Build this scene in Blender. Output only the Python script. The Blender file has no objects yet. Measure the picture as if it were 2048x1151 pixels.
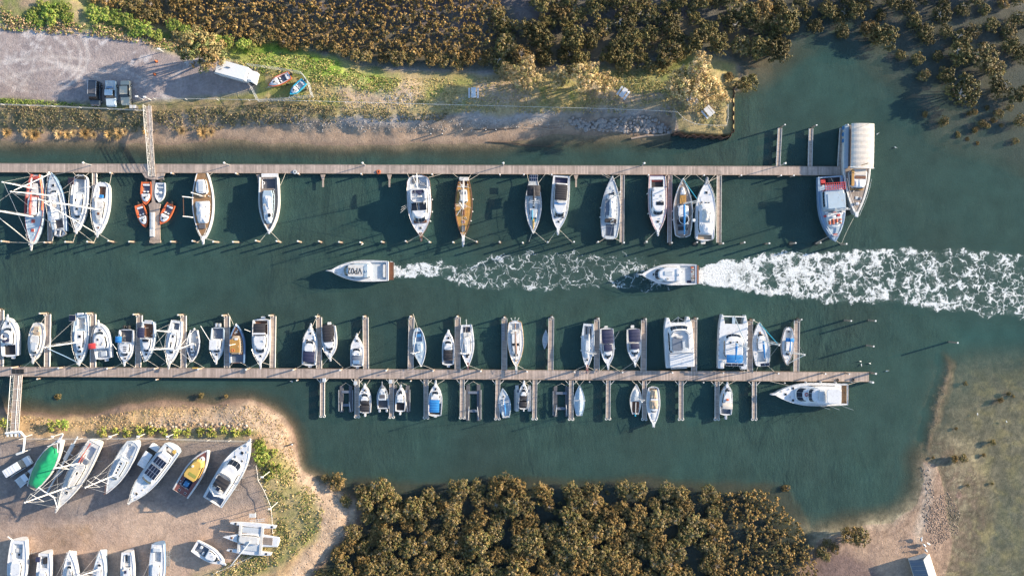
import bpy, math, random
import numpy as np
from mathutils import Vector, noise as mnoise
random.seed(7); RS = np.random.RandomState(11)
D = bpy.data; SC = bpy.context.scene; COL = SC.collection

# ------------------------------------------------------------------ camera, sky, sun, exposure
H = 137.0                                    # height of the drone above the water, metres
cam = D.cameras.new('camera'); cam.sensor_width = 36; cam.lens = 36*H/204.8
cam.clip_start = 1; cam.clip_end = 6000
camo = D.objects.new('camera', cam); camo.location = (0, 0, H); COL.objects.link(camo); SC.camera = camo
SUN_EL, SUN_AZ = math.radians(15.5), math.radians(16)      # azimuth counter-clockwise from +X
W = D.worlds.new('World'); SC.world = W; W.use_nodes = True
wn = W.node_tree.nodes; wl = W.node_tree.links
sky = wn.new('ShaderNodeTexSky'); sky.sky_type = 'NISHITA'; sky.sun_disc = False
sky.sun_elevation = SUN_EL; sky.sun_rotation = math.radians(90)-SUN_AZ
sky.air_density = 1.0; sky.dust_density = 0.6; sky.ozone_density = 2.5
wl.new(sky.outputs[0], wn['Background'].inputs[0]); wn['Background'].inputs[1].default_value = 0.135
sun = D.lights.new('sun', 'SUN'); sun.energy = 5.0; sun.angle = math.radians(0.5); sun.color = (1.0, 0.83, 0.62)
suno = D.objects.new('sun', sun); COL.objects.link(suno)
sd = Vector((math.cos(SUN_EL)*math.cos(SUN_AZ), math.cos(SUN_EL)*math.sin(SUN_AZ), math.sin(SUN_EL)))
suno.rotation_euler = sd.to_track_quat('Z', 'Y').to_euler(); suno.location = sd*150
SC.view_settings.view_transform = 'Standard'; SC.view_settings.look = 'None'; SC.view_settings.gamma = 1
SC.view_settings.exposure = 1.25
SC.render.engine = 'CYCLES'
SC.cycles.max_bounces = 6; SC.cycles.transparent_max_bounces = 12; SC.cycles.diffuse_bounces = 3

# ------------------------------------------------------------------ helpers
def P(px, py, z=0.0):
    "world point at height z that the drone sees at plan position px, py (0.1 m per unit at water level)"
    k = 1-z/H
    return Vector(((px-1024)/10*k, (575.5-py)/10*k, z))

class MB:
    def __init__(s): s.v = []; s.f = []
    def add(s, vs, fs):
        n = len(s.v); s.v += [tuple(v) for v in vs]; s.f += [tuple(i+n for i in f) for f in fs]; return s
    def loft(s, loops, cap0=True, cap1=True):
        n = len(loops[0]); vs = [p for l in loops for p in l]; fs = []
        for k in range(len(loops)-1):
            for i in range(n):
                j = (i+1) % n; fs.append((k*n+i, k*n+j, (k+1)*n+j, (k+1)*n+i))
        if cap0: fs.append(tuple(reversed(range(n))))
        if cap1: fs.append(tuple((len(loops)-1)*n+i for i in range(n)))
        return s.add(vs, fs)
    def slab(s, out, z0, z1, b=0.0):
        "prism over outline out (x,y) with its top edge rounded by b"
        cx = sum(p[0] for p in out)/len(out); cy = sum(p[1] for p in out)/len(out)
        def ins(d):
            r = []
            for x, y in out:
                l = math.hypot(x-cx, y-cy) or 1; k = max(0.0, 1-d/l); r.append((cx+(x-cx)*k, cy+(y-cy)*k))
            return r
        L = [[(x, y, z0) for x, y in out]]
        if b > 0:
            L += [[(x, y, z1-b) for x, y in out], [(x, y, z1-b*.3) for x, y in ins(b*.35)], [(x, y, z1) for x, y in ins(b)]]
        else: L += [[(x, y, z1) for x, y in out]]
        return s.loft(L)
    def box(s, x0, x1, y0, y1, z0, z1, b=0.0, r=0.0):
        if x0 > x1: x0, x1 = x1, x0
        if y0 > y1: y0, y1 = y1, y0
        if r <= 0: out = [(x0, y0), (x1, y0), (x1, y1), (x0, y1)]
        else:
            out = []
            for cx, cy, a in ((x1-r, y0+r, -90), (x1-r, y1-r, 0), (x0+r, y1-r, 90), (x0+r, y0+r, 180)):
                for k in range(4):
                    t = math.radians(a+30*k); out.append((cx+r*math.cos(t), cy+r*math.sin(t)))
        return s.slab(out, z0, z1, b)
    def path(s, pts, rad, n=6, closed=False):
        pts = [Vector(p) for p in pts]
        if not hasattr(rad, '__len__'): rad = [rad]*len(pts)
        L = []
        for i, p in enumerate(pts):
            if closed: d = pts[(i+1) % len(pts)]-pts[i-1]
            else: d = pts[min(i+1, len(pts)-1)]-pts[max(i-1, 0)]
            d = d.normalized() if d.length > 1e-9 else Vector((0, 0, 1))
            u = d.cross(Vector((0, 0, 1)) if abs(d.z) < .95 else Vector((1, 0, 0))).normalized(); w = u.cross(d)
            L.append([p+(u*math.cos(a)+w*math.sin(a))*rad[i] for a in [2*math.pi*k/n for k in range(n)]])
        if closed: L.append(L[0]); return s.loft(L, False, False)
        return s.loft(L)
    def ring(s, c, R, r, n=14, m=6, axis='z'):
        pts = []
        for k in range(n):
            a = 2*math.pi*k/n; x, y = R*math.cos(a), R*math.sin(a)
            pts.append(Vector(c)+(Vector((x, y, 0)) if axis == 'z' else Vector((x, 0, y)) if axis == 'y' else Vector((0, x, y))))
        return s.path(pts, r, m, True)
    def disc(s, c, R, z0, z1, n=12, b=0.0):
        return s.slab([(c[0]+R*math.cos(2*math.pi*k/n), c[1]+R*math.sin(2*math.pi*k/n)) for k in range(n)], z0, z1, b)
    def build(s, name, m, parent=None, smooth=False, loc=None, rz=0):
        me = D.meshes.new(name); me.from_pydata(s.v, [], s.f); me.materials.append(m); me.update()
        if smooth:
            me.polygons.foreach_set('use_smooth', [True]*len(me.polygons))
        o = D.objects.new(name, me); COL.objects.link(o)
        if parent: o.parent = parent
        if loc is not None: o.location = loc
        o.rotation_euler.z = rz
        return o

def trim(l):
    "keep a label within 16 words: drop its last clause when the rest still says enough, then articles"
    import re
    n = lambda t: len(t.replace('-', ' ').split())
    if n(l) > 16 and ',' in l and n(l.rsplit(',', 1)[0]) >= 10: l = l.rsplit(',', 1)[0]
    for w in (' a ', ' the ', ' its ', ' an '):
        while n(l) > 16 and w in l: l = l[::-1].replace(w[::-1], ' ', 1)[::-1]
    return ' '.join(l.split())
def tag(o, label=None, cat=None, group=None, kind=None):
    if label: o['label'] = trim(label)
    if cat: o['category'] = cat
    if group: o['group'] = group
    if kind: o['kind'] = kind
    return o
def empty(name, loc, rz=0, label=None, cat=None, group=None):
    o = D.objects.new(name, None); COL.objects.link(o); o.location = loc; o.rotation_euler.z = rz
    o.empty_display_size = .5
    return tag(o, label, cat, group)
def copy_tree(o, parent=None):
    c = o.copy(); COL.objects.link(c)
    if parent: c.parent = parent
    for ch in list(o.children): copy_tree(ch, c)
    return c
ORD = ['first','second','third','fourth','fifth','sixth','seventh','eighth','ninth','tenth','eleventh','twelfth','thirteenth','fourteenth',
 'fifteenth','sixteenth','seventeenth','eighteenth','nineteenth','twentieth']+['twenty-'+w for w in ('first','second','third','fourth','fifth','sixth','seventh','eighth','ninth')]+['thirtieth']+['thirty-'+w for w in ('first','second','third','fourth','fifth','sixth','seventh','eighth','ninth')]

def np_mesh(name, v, f, col=None, extra=None, smooth=False):
    me = D.meshes.new(name); k = f.shape[1]
    me.vertices.add(len(v)); me.vertices.foreach_set('co', np.ascontiguousarray(v, dtype=np.float32).ravel())
    me.loops.add(f.size); me.loops.foreach_set('vertex_index', np.ascontiguousarray(f, dtype=np.int32).ravel())
    me.polygons.add(len(f)); me.polygons.foreach_set('loop_start', np.arange(0, f.size, k, dtype=np.int32))
    me.polygons.foreach_set('loop_total', np.full(len(f), k, dtype=np.int32))
    if smooth: me.polygons.foreach_set('use_smooth', np.ones(len(f), dtype=bool))
    if col is not None:
        a = me.attributes.new('tint', 'FLOAT_COLOR', 'POINT')
        c = np.ones((len(v), 4), np.float32); c[:, :3] = col; a.data.foreach_set('color', c.ravel())
    for nm, arr in (extra or {}).items():
        a = me.attributes.new(nm, 'FLOAT', 'POINT'); a.data.foreach_set('value', np.ascontiguousarray(arr, dtype=np.float32))
    me.update(calc_edges=True); me.validate(); return me

# ------------------------------------------------------------------ materials (all procedural)
def nd(nt, t, **kw):
    n = nt.nodes.new(t)
    for k, v in kw.items(): setattr(n, k, v)
    return n
def mathn(nt, op, a, b=None, c=None, clamp=False):
    n = nd(nt, 'ShaderNodeMath', operation=op, use_clamp=clamp)
    for i, x in enumerate((a, b, c)):
        if x is None: continue
        if isinstance(x, (int, float)): n.inputs[i].default_value = x
        else: nt.links.new(x, n.inputs[i])
    return n.outputs[0]
def noise(nt, vec, scale, detail=3, rough=.55, dist=0.0):
    n = nd(nt, 'ShaderNodeTexNoise'); n.inputs['Scale'].default_value = scale; n.inputs['Detail'].default_value = detail
    n.inputs['Roughness'].default_value = rough; n.inputs['Distortion'].default_value = dist
    if vec: nt.links.new(vec, n.inputs['Vector'])
    return n.outputs[0]
def rng(nt, x, a, b, c, d):
    n = nd(nt, 'ShaderNodeMapRange'); nt.links.new(x, n.inputs[0])
    for i, v in enumerate((a, b, c, d)): n.inputs[i+1].default_value = v
    return n.outputs[0]
def mul_col(nt, col, fac, tintcol=None):
    "col * fac (float socket)"
    n = nd(nt, 'ShaderNodeVectorMath', operation='SCALE')
    if isinstance(col, tuple): n.inputs[0].default_value = col[:3]
    else: nt.links.new(col, n.inputs[0])
    nt.links.new(fac, n.inputs['Scale']); return n.outputs[0]
def mix(nt, f, a, b):
    n = nd(nt, 'ShaderNodeMix', data_type='RGBA')
    for s, x in ((n.inputs[0], f), (n.inputs[6], a), (n.inputs[7], b)):
        if isinstance(x, (int, float)): s.default_value = x
        elif isinstance(x, tuple): s.default_value = (*x[:3], 1)
        else: nt.links.new(x, s)
    return n.outputs[2]
def newmat(name):
    m = D.materials.new(name); m.use_nodes = True; nt = m.node_tree; b = nt.nodes['Principled BSDF']
    tc = nd(nt, 'ShaderNodeTexCoord'); return m, nt, b, tc
def bump(nt, b, h, strength, dist=.1):
    n = nd(nt, 'ShaderNodeBump'); n.inputs['Strength'].default_value = strength; n.inputs['Distance'].default_value = dist
    nt.links.new(h, n.inputs['Height']); nt.links.new(n.outputs[0], b.inputs['Normal'])
MATS = {}
def mat(name, col, rough=.5, var=.12, scale=1.2, metal=0.0, dirt=None, coat=0.0, bmp=0.0, bscale=8, stripes=None):
    if name in MATS: return MATS[name]
    m, nt, b, tc = newmat(name); o = tc.outputs['Object']
    n1 = noise(nt, o, scale, 4, .6); n2 = noise(nt, o, scale*6, 3, .6)
    v = mathn(nt, 'ADD', mathn(nt, 'MULTIPLY', n1, .65), mathn(nt, 'MULTIPLY', n2, .35))
    c = mul_col(nt, tuple(col), rng(nt, v, .3, .7, 1-var, 1+var*.6))
    if dirt:
        f = rng(nt, noise(nt, o, scale*1.7, 5, .7, .6), .5, .72, 0, .75); c = mix(nt, f, c, dirt)
    if stripes:
        ax, per, amt = stripes
        sx = nd(nt, 'ShaderNodeSeparateXYZ'); nt.links.new(o, sx.inputs[0])
        fl = mathn(nt, 'FLOOR', mathn(nt, 'DIVIDE', sx.outputs[ax], per))
        wn_ = nd(nt, 'ShaderNodeTexWhiteNoise', noise_dimensions='1D'); nt.links.new(fl, wn_.inputs['W'])
        fr = mathn(nt, 'FRACT', mathn(nt, 'DIVIDE', sx.outputs[ax], per))
        gap = mathn(nt, 'GREATER_THAN', fr, .12)
        c = mul_col(nt, c, rng(nt, wn_.outputs[0], 0, 1, 1-amt, 1+amt))
        c = mul_col(nt, c, rng(nt, gap, 0, 1, .35, 1))
    nt.links.new(c, b.inputs['Base Color'])
    b.inputs['Roughness'].default_value = rough; b.inputs['Metallic'].default_value = metal
    if coat: b.inputs['Coat Weight'].default_value = coat; b.inputs['Coat Roughness'].default_value = .15
    if bmp: bump(nt, b, noise(nt, o, bscale, 4, .6), bmp, .05)
    MATS[name] = m; return m
C = {}
def defc(k, name, col, **kw): C[k] = mat(name, col, **kw)
grime = (.42, .36, .29)
defc('W', 'white_gelcoat', (.68, .69, .7), rough=.3, var=.1, dirt=(.45, .43, .4), coat=.3)
defc('V', 'weathered_white_paint', (.62, .61, .58), rough=.5, var=.14, dirt=(.38, .31, .24))
defc('P', 'pale_grey_deck_paint', (.5, .54, .57), rough=.55, var=.12, dirt=(.36, .38, .4))
defc('B', 'pale_blue_paint', (.36, .46, .54), rough=.45, var=.12, dirt=(.4, .45, .48))
defc('D', 'dusty_blue_paint', (.16, .27, .42), rough=.4, var=.15, dirt=(.25, .3, .38))
defc('L', 'bright_blue_canvas', (.02, .2, .5), rough=.8, var=.2, bmp=.2)
defc('N', 'navy_canvas', (.025, .03, .075), rough=.75, var=.3, bmp=.3, bscale=5)
defc('K', 'charcoal_canvas', (.03, .028, .032), rough=.75, var=.35, bmp=.3, bscale=5)
defc('Z', 'faded_slate_canvas', (.13, .16, .21), rough=.8, var=.25, bmp=.3)
defc('T', 'oiled_teak_deck', (.34, .19, .085), rough=.6, var=.25, stripes=(1, .14, .12), dirt=(.22, .17, .12))
defc('U', 'grey_aged_teak_deck', (.3, .24, .2), rough=.7, var=.25, stripes=(1, .14, .15), dirt=(.2, .17, .14))
defc('S', 'tan_canvas', (.42, .33, .24), rough=.85, var=.15, bmp=.25)
defc('E', 'cream_canvas_roof', (.66, .6, .52), rough=.8, var=.12, dirt=(.48, .38, .27))
defc('R', 'signal_red_paint', (.42, .08, .06), rough=.45, var=.2)
defc('O', 'orange_paint', (.6, .15, .055), rough=.4, var=.12, dirt=(.45, .1, .04))
defc('Y', 'ochre_yellow_roof_paint', (.62, .4, .09), rough=.6, var=.15, dirt=(.45, .33, .12))
defc('H', 'green_tarpaulin', (.01, .27, .11), rough=.5, var=.2, bmp=.4, bscale=2)
defc('X', 'varnished_brown_wood', (.19, .085, .045), rough=.4, var=.3, dirt=(.12, .07, .05))
defc('M', 'maroon_deck_paint', (.2, .07, .06), rough=.6, var=.2, dirt=(.25, .14, .11))
defc('G', 'mid_grey_metal', (.3, .31, .33), rough=.4, var=.15, metal=.3)
defc('A', 'bare_aluminium', (.62, .63, .65), rough=.35, var=.1, metal=.6)
defc('Q', 'dark_grey_decking', (.1, .1, .11), rough=.7, var=.25)
defc('J', 'amber_varnish_deck', (.5, .27, .07), rough=.45, var=.25, stripes=(1, .16, .15))
defc('g', 'tinted_glass', (.012, .016, .022), rough=.06, var=.1, coat=.5)
defc('p', 'solar_cell_panel', (.012, .016, .035), rough=.15, var=.2, coat=.5)
defc('b', 'black_rubber', (.02, .02, .02), rough=.7, var=.3)
defc('r', 'pale_rope', (.55, .5, .42), rough=.9, var=.2)
defc('w', 'white_spar_paint', (.78, .77, .74), rough=.35, var=.08)
defc('c', 'turquoise_paint', (.04, .42, .6), rough=.4, var=.12)
defc('f', 'red_canvas', (.55, .05, .05), rough=.8, var=.15, bmp=.3)
defc('k', 'clear_water_tank_blue', (.05, .2, .42), rough=.6, var=.2)
TIMB_X = mat('grey_brown_planks_across', (.44, .35, .295), rough=.85, var=.22, scale=.5, dirt=(.22, .19, .17), stripes=(0, .3, .2))
TIMB_F = mat('bleached_planks_across', (.42, .335, .275), rough=.85, var=.25, scale=.6, dirt=(.24, .2, .18), stripes=(0, .24, .15))
PILE = mat('weathered_timber_pile', (.38, .29, .22), rough=.9, var=.35, scale=2, bmp=.5, bscale=10)
PILED = mat('tarred_timber_pile', (.1, .075, .06), rough=.9, var=.35, scale=2, bmp=.5, bscale=10)
GALV = mat('galvanised_steel', (.5, .51, .52), rough=.45, var=.12, metal=.4)
CONC = mat('weathered_concrete', (.45, .42, .38), rough=.9, var=.2, scale=1.5, bmp=.3)
RUST = mat('rusty_steel', (.085, .045, .032), rough=.85, var=.35, scale=1.5, bmp=.4)

# ------------------------------------------------------------------ terrain height and ground colours
def _grid(seed, n=256): return np.random.RandomState(seed).rand(n, n).astype(np.float32)
_G = [_grid(100+i) for i in range(6)]
def vn(x, y, s, k=0):
    "value noise 0..1 with feature size s metres"
    g = _G[k]; n = 256; u = x/s+37.1*k; v = y/s+11.7*k
    i = np.floor(u).astype(int); j = np.floor(v).astype(int); a = u-i; b = v-j; a = a*a*(3-2*a); b = b*b*(3-2*b)
    return (g[i % n, j % n]*(1-a)*(1-b)+g[(i+1) % n, j % n]*a*(1-b)+g[i % n, (j+1) % n]*(1-a)*b+g[(i+1) % n, (j+1) % n]*a*b)
def fbm(x, y, s, k=0, o=4):
    r = 0; a = 1; t = 0
    for q in range(o): r = r+a*vn(x, y, s/2**q, (k+q) % 6); t += a; a *= .55
    return r/t
def sdist(px, py, poly):
    "signed distance in metres (positive inside), px coordinates"
    d = np.full(px.shape, 1e9); ins = np.zeros(px.shape, bool); n = len(poly)
    for i in range(n):
        x0, y0 = poly[i]; x1, y1 = poly[(i+1) % n]; dx, dy = x1-x0, y1-y0
        t = np.clip(((px-x0)*dx+(py-y0)*dy)/(dx*dx+dy*dy+1e-9), 0, 1)
        d = np.minimum(d, (px-x0-t*dx)**2+(py-y0-t*dy)**2)
        if y0 != y1:
            c = ((y0 > py) != (y1 > py)) & (px < (x1-x0)*(py-y0)/(y1-y0)+x0); ins ^= c
    return np.where(ins, 1, -1)*np.sqrt(d)/10
F = 3000
NP_ = [(-F, 268), (-400, 272), (0, 274), (150, 279), (300, 281), (420, 275), (520, 281), (700, 286), (860, 282), (1000, 278), (1100, 271), (1230, 267), (1350, 267), (1380, 272), (1458, 273),
  (1467, 262), (1467, 190), (1480, 155), (1475, 130), (1430, 118), (1380, 100), (1300, 135), (1200, 140), (1060, 138), (980, 148), (860, 148), (760, 140), (700, 125), (620, 105), (540, 90), (480, 95),
  (380, 70), (300, 45), (240, 25), (190, 0), (140, -60), (-400, -120), (-F, -200)]
MN_ = [(-F, -F), (F+2048, -F), (F+2048, 420), (2300, 380), (2048, 335), (1960, 300), (1870, 262), (1840, 200), (1775, 150), (1715, 95), (1650, 78), (1590, 98), (1550, 128), (1500, 150), (1478, 160), (1400, 180), (900, 200), (300, 120), (-F, 100)]
EF_ = [(1905, 722), (1960, 702), (2048, 695), (F+2048, 680), (F+2048, F), (1580, F), (1625, 1151), (1600, 1045), (1660, 1052), (1720, 1040), (1790, 1020), (1832, 985), (1846, 930), (1858, 880), (1868, 800), (1885, 750)]
SP_ = [(1843, 925), (1868, 930), (1893, 1000), (1905, 1080), (1890, 1151), (1890, F), (1560, F), (1590, 1151), (1640, 1085), (1700, 1062), (1790, 1050), (1832, 1010), (1850, 960)]
SL_ = [(-F, 835), (-400, 828), (0, 822), (100, 829), (200, 831), (260, 815), (330, 807), (420, 811), (500, 804), (545, 822), (578, 855), (590, 900), (602, 940), (640, 962), (690, 985), (722, 1010), (715, 1050), (690, 1080), (650, 1110), (625, 1151), (600, F), (-F, F)]
SM_ = [(590, F), (628, 1110), (690, 1050), (712, 1000), (690, 968), (760, 968), (850, 976), (1000, 968), (1200, 970), (1400, 970), (1530, 976), (1565, 992), (1600, 1045), (1630, 1080), (1650, 1151), (1650, F)]
def height(x, y):
    px = x*10+1024; py = 575.5-y*10
    wx = (fbm(x, y, 9, 0)-.5)*26; wy = (fbm(x, y, 9, 2)-.5)*26
    qx, qy = px+wx, py+wy
    dw = np.clip((1400-px)/60, 0.15, 1)
    sx, sy = px+wx*dw, py+wy*dw
    z = np.full(x.shape, -2.7)
    def lay(sd, prof):
        a, b = zip(*prof); return np.interp(sd, a, b)
    zn = lay(sdist(sx, sy, NP_), [(-11, -2.7), (-6, -1.7), (-3.2, -.6), (-1.2, -.12), (0, .06), (1.8, .35), (3.4, 1.2), (5, 1.75), (30, 1.9)])
    wall = (px > 1345) & (px < 1600) & (py > 185)
    zw = lay(sdist(px, py, NP_), [(-.25, -1.9), (-.05, -1.4), (.1, 1.4), (3, 1.8)])
    z = np.maximum(z, np.where(wall, zw, zn))
    z = np.maximum(z, lay(sdist(qx, qy, MN_), [(-16, -2.7), (-7, -1.3), (-2, -.45), (0, -.3), (5, -.16), (14, .0)])-.22*np.clip((px-1560)/80, 0, 1)*np.clip((py+20)/60, .3, 1))
    z = np.maximum(z, lay(sdist(qx, qy, EF_), [(-13, -2.7), (-7, -1.5), (-3, -.85), (0, -.6), (4, -.4), (9, -.32), (40, -.42)]))
    z = np.maximum(z, lay(sdist(qx, qy, SP_), [(-5, -.8), (-2.2, -.25), (0, .02), (4, .16), (10, .25)]))
    z = np.maximum(z, lay(sdist(qx, qy, SL_), [(-9, -2.7), (-4.5, -1.2), (-2, -.4), (0, .06), (1.4, .75), (3, 1.35), (5, 1.75), (30, 1.8)]))
    z = np.maximum(z, lay(sdist(qx, qy, SM_), [(-5, -2.7), (-2.2, -1.1), (-.8, -.4), (0, -.26), (5, -.2)]))
    z = np.maximum(z, lay(sdist(qx, qy, [(1790, 470), (1850, 340), (2100, 330), (2600, 340), (2600, 760), (1990, 760), (1850, 700)]), [(-12, -2.7), (0, -1.55), (12, -1.05)]))
    z = np.maximum(z, lay(sdist(qx, qy, [(1850, 900), (1900, 860), (1960, 900), (1990, 1000), (1975, 1100), (1940, 1151), (1940, 1500), (1850, 1500)]), [(-5, -2), (-1, -.25), (2, -.06), (6, .02)])-.1*(1-fbm(x, y, 2.5, 2)))
    z = z-np.clip(sdist(px, py, [(1860, 600), (2600, 600), (2600, 800), (1880, 830)])/9, 0, 1)*.2
    # oyster reef along the edge of the eastern flat
    rd = sdist(qx, qy, [(1890, 715), (1912, 730), (1900, 800), (1885, 860), (1868, 915), (1845, 915), (1860, 850), (1876, 780)])
    z = np.maximum(z, lay(rd, [(-2, -1.2), (0, -.4), (1, -.12)])+(fbm(x, y, 1, 3)-.5)*.25)
    land = np.clip((z-.1)/.8, 0, 1)
    z = z+(fbm(x, y, 1.4, 1, 3)-.5)*(.05+.22*land*lot_free(px, py))+(fbm(x, y, 8, 4, 2)-.5)*.12
    return z
LOT_ = [(-F, 60), (0, 64), (90, 66), (190, 72), (300, 84), (312, 104), (360, 112), (430, 118), (520, 140), (520, 190), (430, 200), (318, 206), (230, 214), (110, 206), (0, 200), (-F, 200)]
YARD_ = [(-F, 880), (0, 876), (60, 874), (250, 873), (500, 879), (516, 900), (520, 955), (545, 1018), (550, 1060), (470, 1130), (400, 1138), (320, 1200), (300, F), (-F, F)]
def lot_free(px, py):
    return 1-np.clip(np.maximum(sdist(px, py, LOT_), sdist(px, py, YARD_))/1.5+.5, 0, 1)*.85
def zt(px, py):
    return float(height(np.array([(px-1024)/10.0]), np.array([(575.5-py)/10.0]))[0])
def Pg(px, py, up=0.0):
    "point on the ground seen at px, py, lifted by up"
    z = zt(px, py); z = zt(1024+(px-1024)*(1-z/H), 575.5+(py-575.5)*(1-z/H)); return P(px, py, z+up)

def axis(lo, hi, step, far):
    a = list(np.arange(lo, hi+1e-6, step)); d = step; x = hi; up = []
    while x < far: d *= 1.45; x += d; up.append(x)
    d = step; x = lo; dn = []
    while x > -far: d *= 1.45; x -= d; dn.append(x)
    return np.array(dn[::-1]+a+up)
def sheet(step, far=2500):
    xs = axis(-125, 125, step, far); ys = axis(-80, 80, step, far)
    X, Y = np.meshgrid(xs, ys, indexing='ij'); nx, ny = len(xs), len(ys)
    i = np.arange(nx-1)[:, None]*ny+np.arange(ny-1)[None, :]
    f = np.stack([i, i+ny, i+ny+1, i+1], -1).reshape(-1, 4)
    return X.ravel(), Y.ravel(), f

def ground_colours(x, y, z):
    px = x*10+1024; py = 575.5-y*10
    n0 = fbm(x, y, 3, 0); n1 = fbm(x, y, 12, 1); n2 = fbm(x, y, .9, 2, 3); n3 = fbm(x, y, 5, 3); n4 = vn(x, y, .35, 4)
    wx = (n3-.5)*30+(n2-.5)*14; wy = (fbm(x, y, 5, 5)-.5)*30+(n0-.5)*14
    qx, qy = px+wx, py+wy
    c = np.zeros((len(x), 3))+np.array([.15, .12, .095])
    def lay(m, a, b=None, n=None):
        nonlocal c
        a = np.array(a)
        if b is not None: a = a[None, :]*(1-n[:, None])+np.array(b)[None, :]*n[:, None]
        m = np.clip(m, 0, 1)[:, None]; c = c*(1-m)+a*m
    def pm(poly, soft, ax=qx, ay=qy): return np.clip(sdist(ax, ay, poly)/soft+.5, 0, 1)
    s1 = np.clip(n0*2.2-.6, 0, 1); s2 = np.clip(n2*2.4-.7, 0, 1); s3 = np.clip(n1*2.6-.8, 0, 1)
    # mud of the mangrove flats
    lay(pm(MN_, 2), (.17, .155, .155), (.27, .23, .21), s1)
    lay(pm(SM_, 2), (.085, .085, .085), (.14, .12, .1), s1)
    # sand flats in the east
    lay(pm(EF_, 3), (.6, .46, .33), (.46, .36, .26), np.clip(s1*.7+s2*.3, 0, 1))
    # streaked yellow weed on the far east flat
    st = vn(x*.35+y*.9, y*.25-x*.6, 1.1, 3)
    lay(pm([(1930, 730), (2700, 690), (2700, 1500), (1900, 1500), (1900, 1130), (1960, 1000), (1950, 900)], 6)*np.clip(st*2.4-.9, 0, 1)*.6, (.66, .5, .24))
    reef = [(1890, 712), (1914, 728), (1900, 800), (1890, 870), (1920, 900), (1975, 960), (1980, 1040), (1960, 1100), (1925, 1300), (1880, 1300), (1872, 1080), (1850, 1000), (1842, 920), (1858, 850), (1874, 780)]
    lay(pm(reef, 2)*np.clip(n2*3-.75, 0, 1), (.14, .1, .08), (.3, .21, .16), s2)
    # spit
    lay(pm(SP_, 1.6, px+wx*.5, py+wy*.5), (.43, .3, .21), (.34, .24, .18), s1)
    lay(pm([(1640, 1100), (1700, 1100), (1760, 1151), (1760, 1500), (1500, 1500)], 3), (.24, .165, .14), (.17, .12, .105), s2)
    lay(pm([(1846, 925), (1868, 935), (1862, 1000), (1850, 1050), (1835, 1090), (1828, 1060), (1845, 1000)], 1.2, px, py), (.5, .4, .31))
    # peninsula: beach, dark bank, dry grass, green grass
    dN = sdist(px+wx*.6, py+wy*.6, NP_)
    sm = np.clip((py-196)/16+wy*.02, 0, 1)*np.clip((1350-px)/12+.5+np.clip((205-py)/5, 0, 1)*9, 0, 1)
    dN = dN+(1-sm)*5
    lay(dN/1.5+1.6, (.42, .3, .21), (.33, .24, .175), s1)
    lay((dN-1.6-n3*1.2)/1.0, (.16, .13, .1), (.28, .23, .18), s2)
    lay((dN-2.2)/1*(s3*.6+.1)*(qx > 560), (.34, .31, .29))
    lay((dN-4.2)/1.2, (.46, .36, .17), (.3, .25, .12), s2)
    lay((dN-4.5)/2*np.clip(s1*1.3-.35, 0, .8), (.24, .25, .08))
    lay((dN-4.5)/2*np.clip(s3*1.3-.5, 0, .65), (.46, .35, .24))
    lay(pm([(400, 100), (470, 85), (560, 90), (640, 110), (720, 140), (800, 160), (780, 190), (690, 175), (640, 160), (560, 150), (470, 130)], 3)*(.55+.6*s1), (.13, .24, .035), (.27, .36, .06), s2)
    lay(pm([(1210, 140), (1350, 140), (1350, 175), (1280, 185), (1215, 170)], 3)*.8, (.2, .24, .07), (.3, .28, .12), s2)
    lay(pm([(1170, 190), (1440, 200), (1440, 245), (1380, 245), (1330, 225), (1170, 215)], 4)*(.3+.5*s1), (.3, .23, .18))
    lay(pm([(860, 205), (960, 200), (960, 216), (880, 214)], 2)*s2, (.45, .41, .37)); lay(pm([(780, 186), (830, 190), (825, 205), (770, 200)], 2)*s2, (.5, .46, .42))
    # left part of the peninsula: scrubby bank below the car park, green verge on top
    lay(pm([(-F, 205), (0, 208), (110, 212), (280, 220), (310, 222), (300, 262), (-F, 262)], 1.5, px, py), (.15, .14, .075), (.28, .21, .125), s2)
    lay(pm([(310, 205), (560, 205), (700, 222), (560, 240), (310, 240)], 1.5)*.8, (.14, .13, .06), (.3, .22, .14), s2)
    lay(pm([(-F, 190), (-100, 190), (110, 199), (280, 212), (280, 219), (110, 210), (-F, 206)], .8, px, py), (.1, .13, .03), (.17, .16, .06), s2)
    lay(pm([(-F, -60), (60, -10), (250, 30), (330, 60), (420, 85), (430, 118), (360, 112), (300, 90), (190, 74), (0, 64), (-F, 60)], 1.5), (.36, .27, .18), (.16, .22, .05), np.clip(s1*1.2-.1, 0, 1))
    # gravel car park with arcs of tyre tracks
    lot = pm(LOT_, 1.4, px+wx*.35, py+wy*.35)
    lay(lot, (.37, .31, .29), (.3, .255, .25), s1)
    for (cx, cy, r, w, a) in ((90, 118, 72, 3, .5), (92, 120, 60, 2.2, .4), (88, 122, 47, 2.4, .35), (200, 40, 110, 3, .35), (150, 330, 190, 3.5, .35), (60, 300, 175, 3, .4), (120, 330, 210, 4, .3), (260, 60, 120, 3, .3), (-40, 120, 90, 3, .3)):
        d = np.abs(np.hypot((px-cx)/1.35, py-cy)-r); lay(lot*np.clip(1.3-d/w, 0, 1)*a*1.5*np.clip(n3*3-.9, .2, 1), (.6, .54, .5))
    lay(lot*np.clip((n2*n0)*9-2.9, 0, 1)*.6*(py < 135), (.66, .62, .6)); lay(lot*np.clip((n1*n2)*7-2.3, 0, .5), (.2, .17, .165))
    lay(lot*np.clip((py-150)/50, 0, 1)*np.clip((130-px)/100, 0, 1)*.5, (.36, .26, .2))
    # southern bank, boatyard, rubble
    dS = sdist(px+wx*.6, py+wy*.6, SL_)
    lay(dS/1.4+1.5, (.3, .2, .14), (.2, .14, .1), s1)
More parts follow.
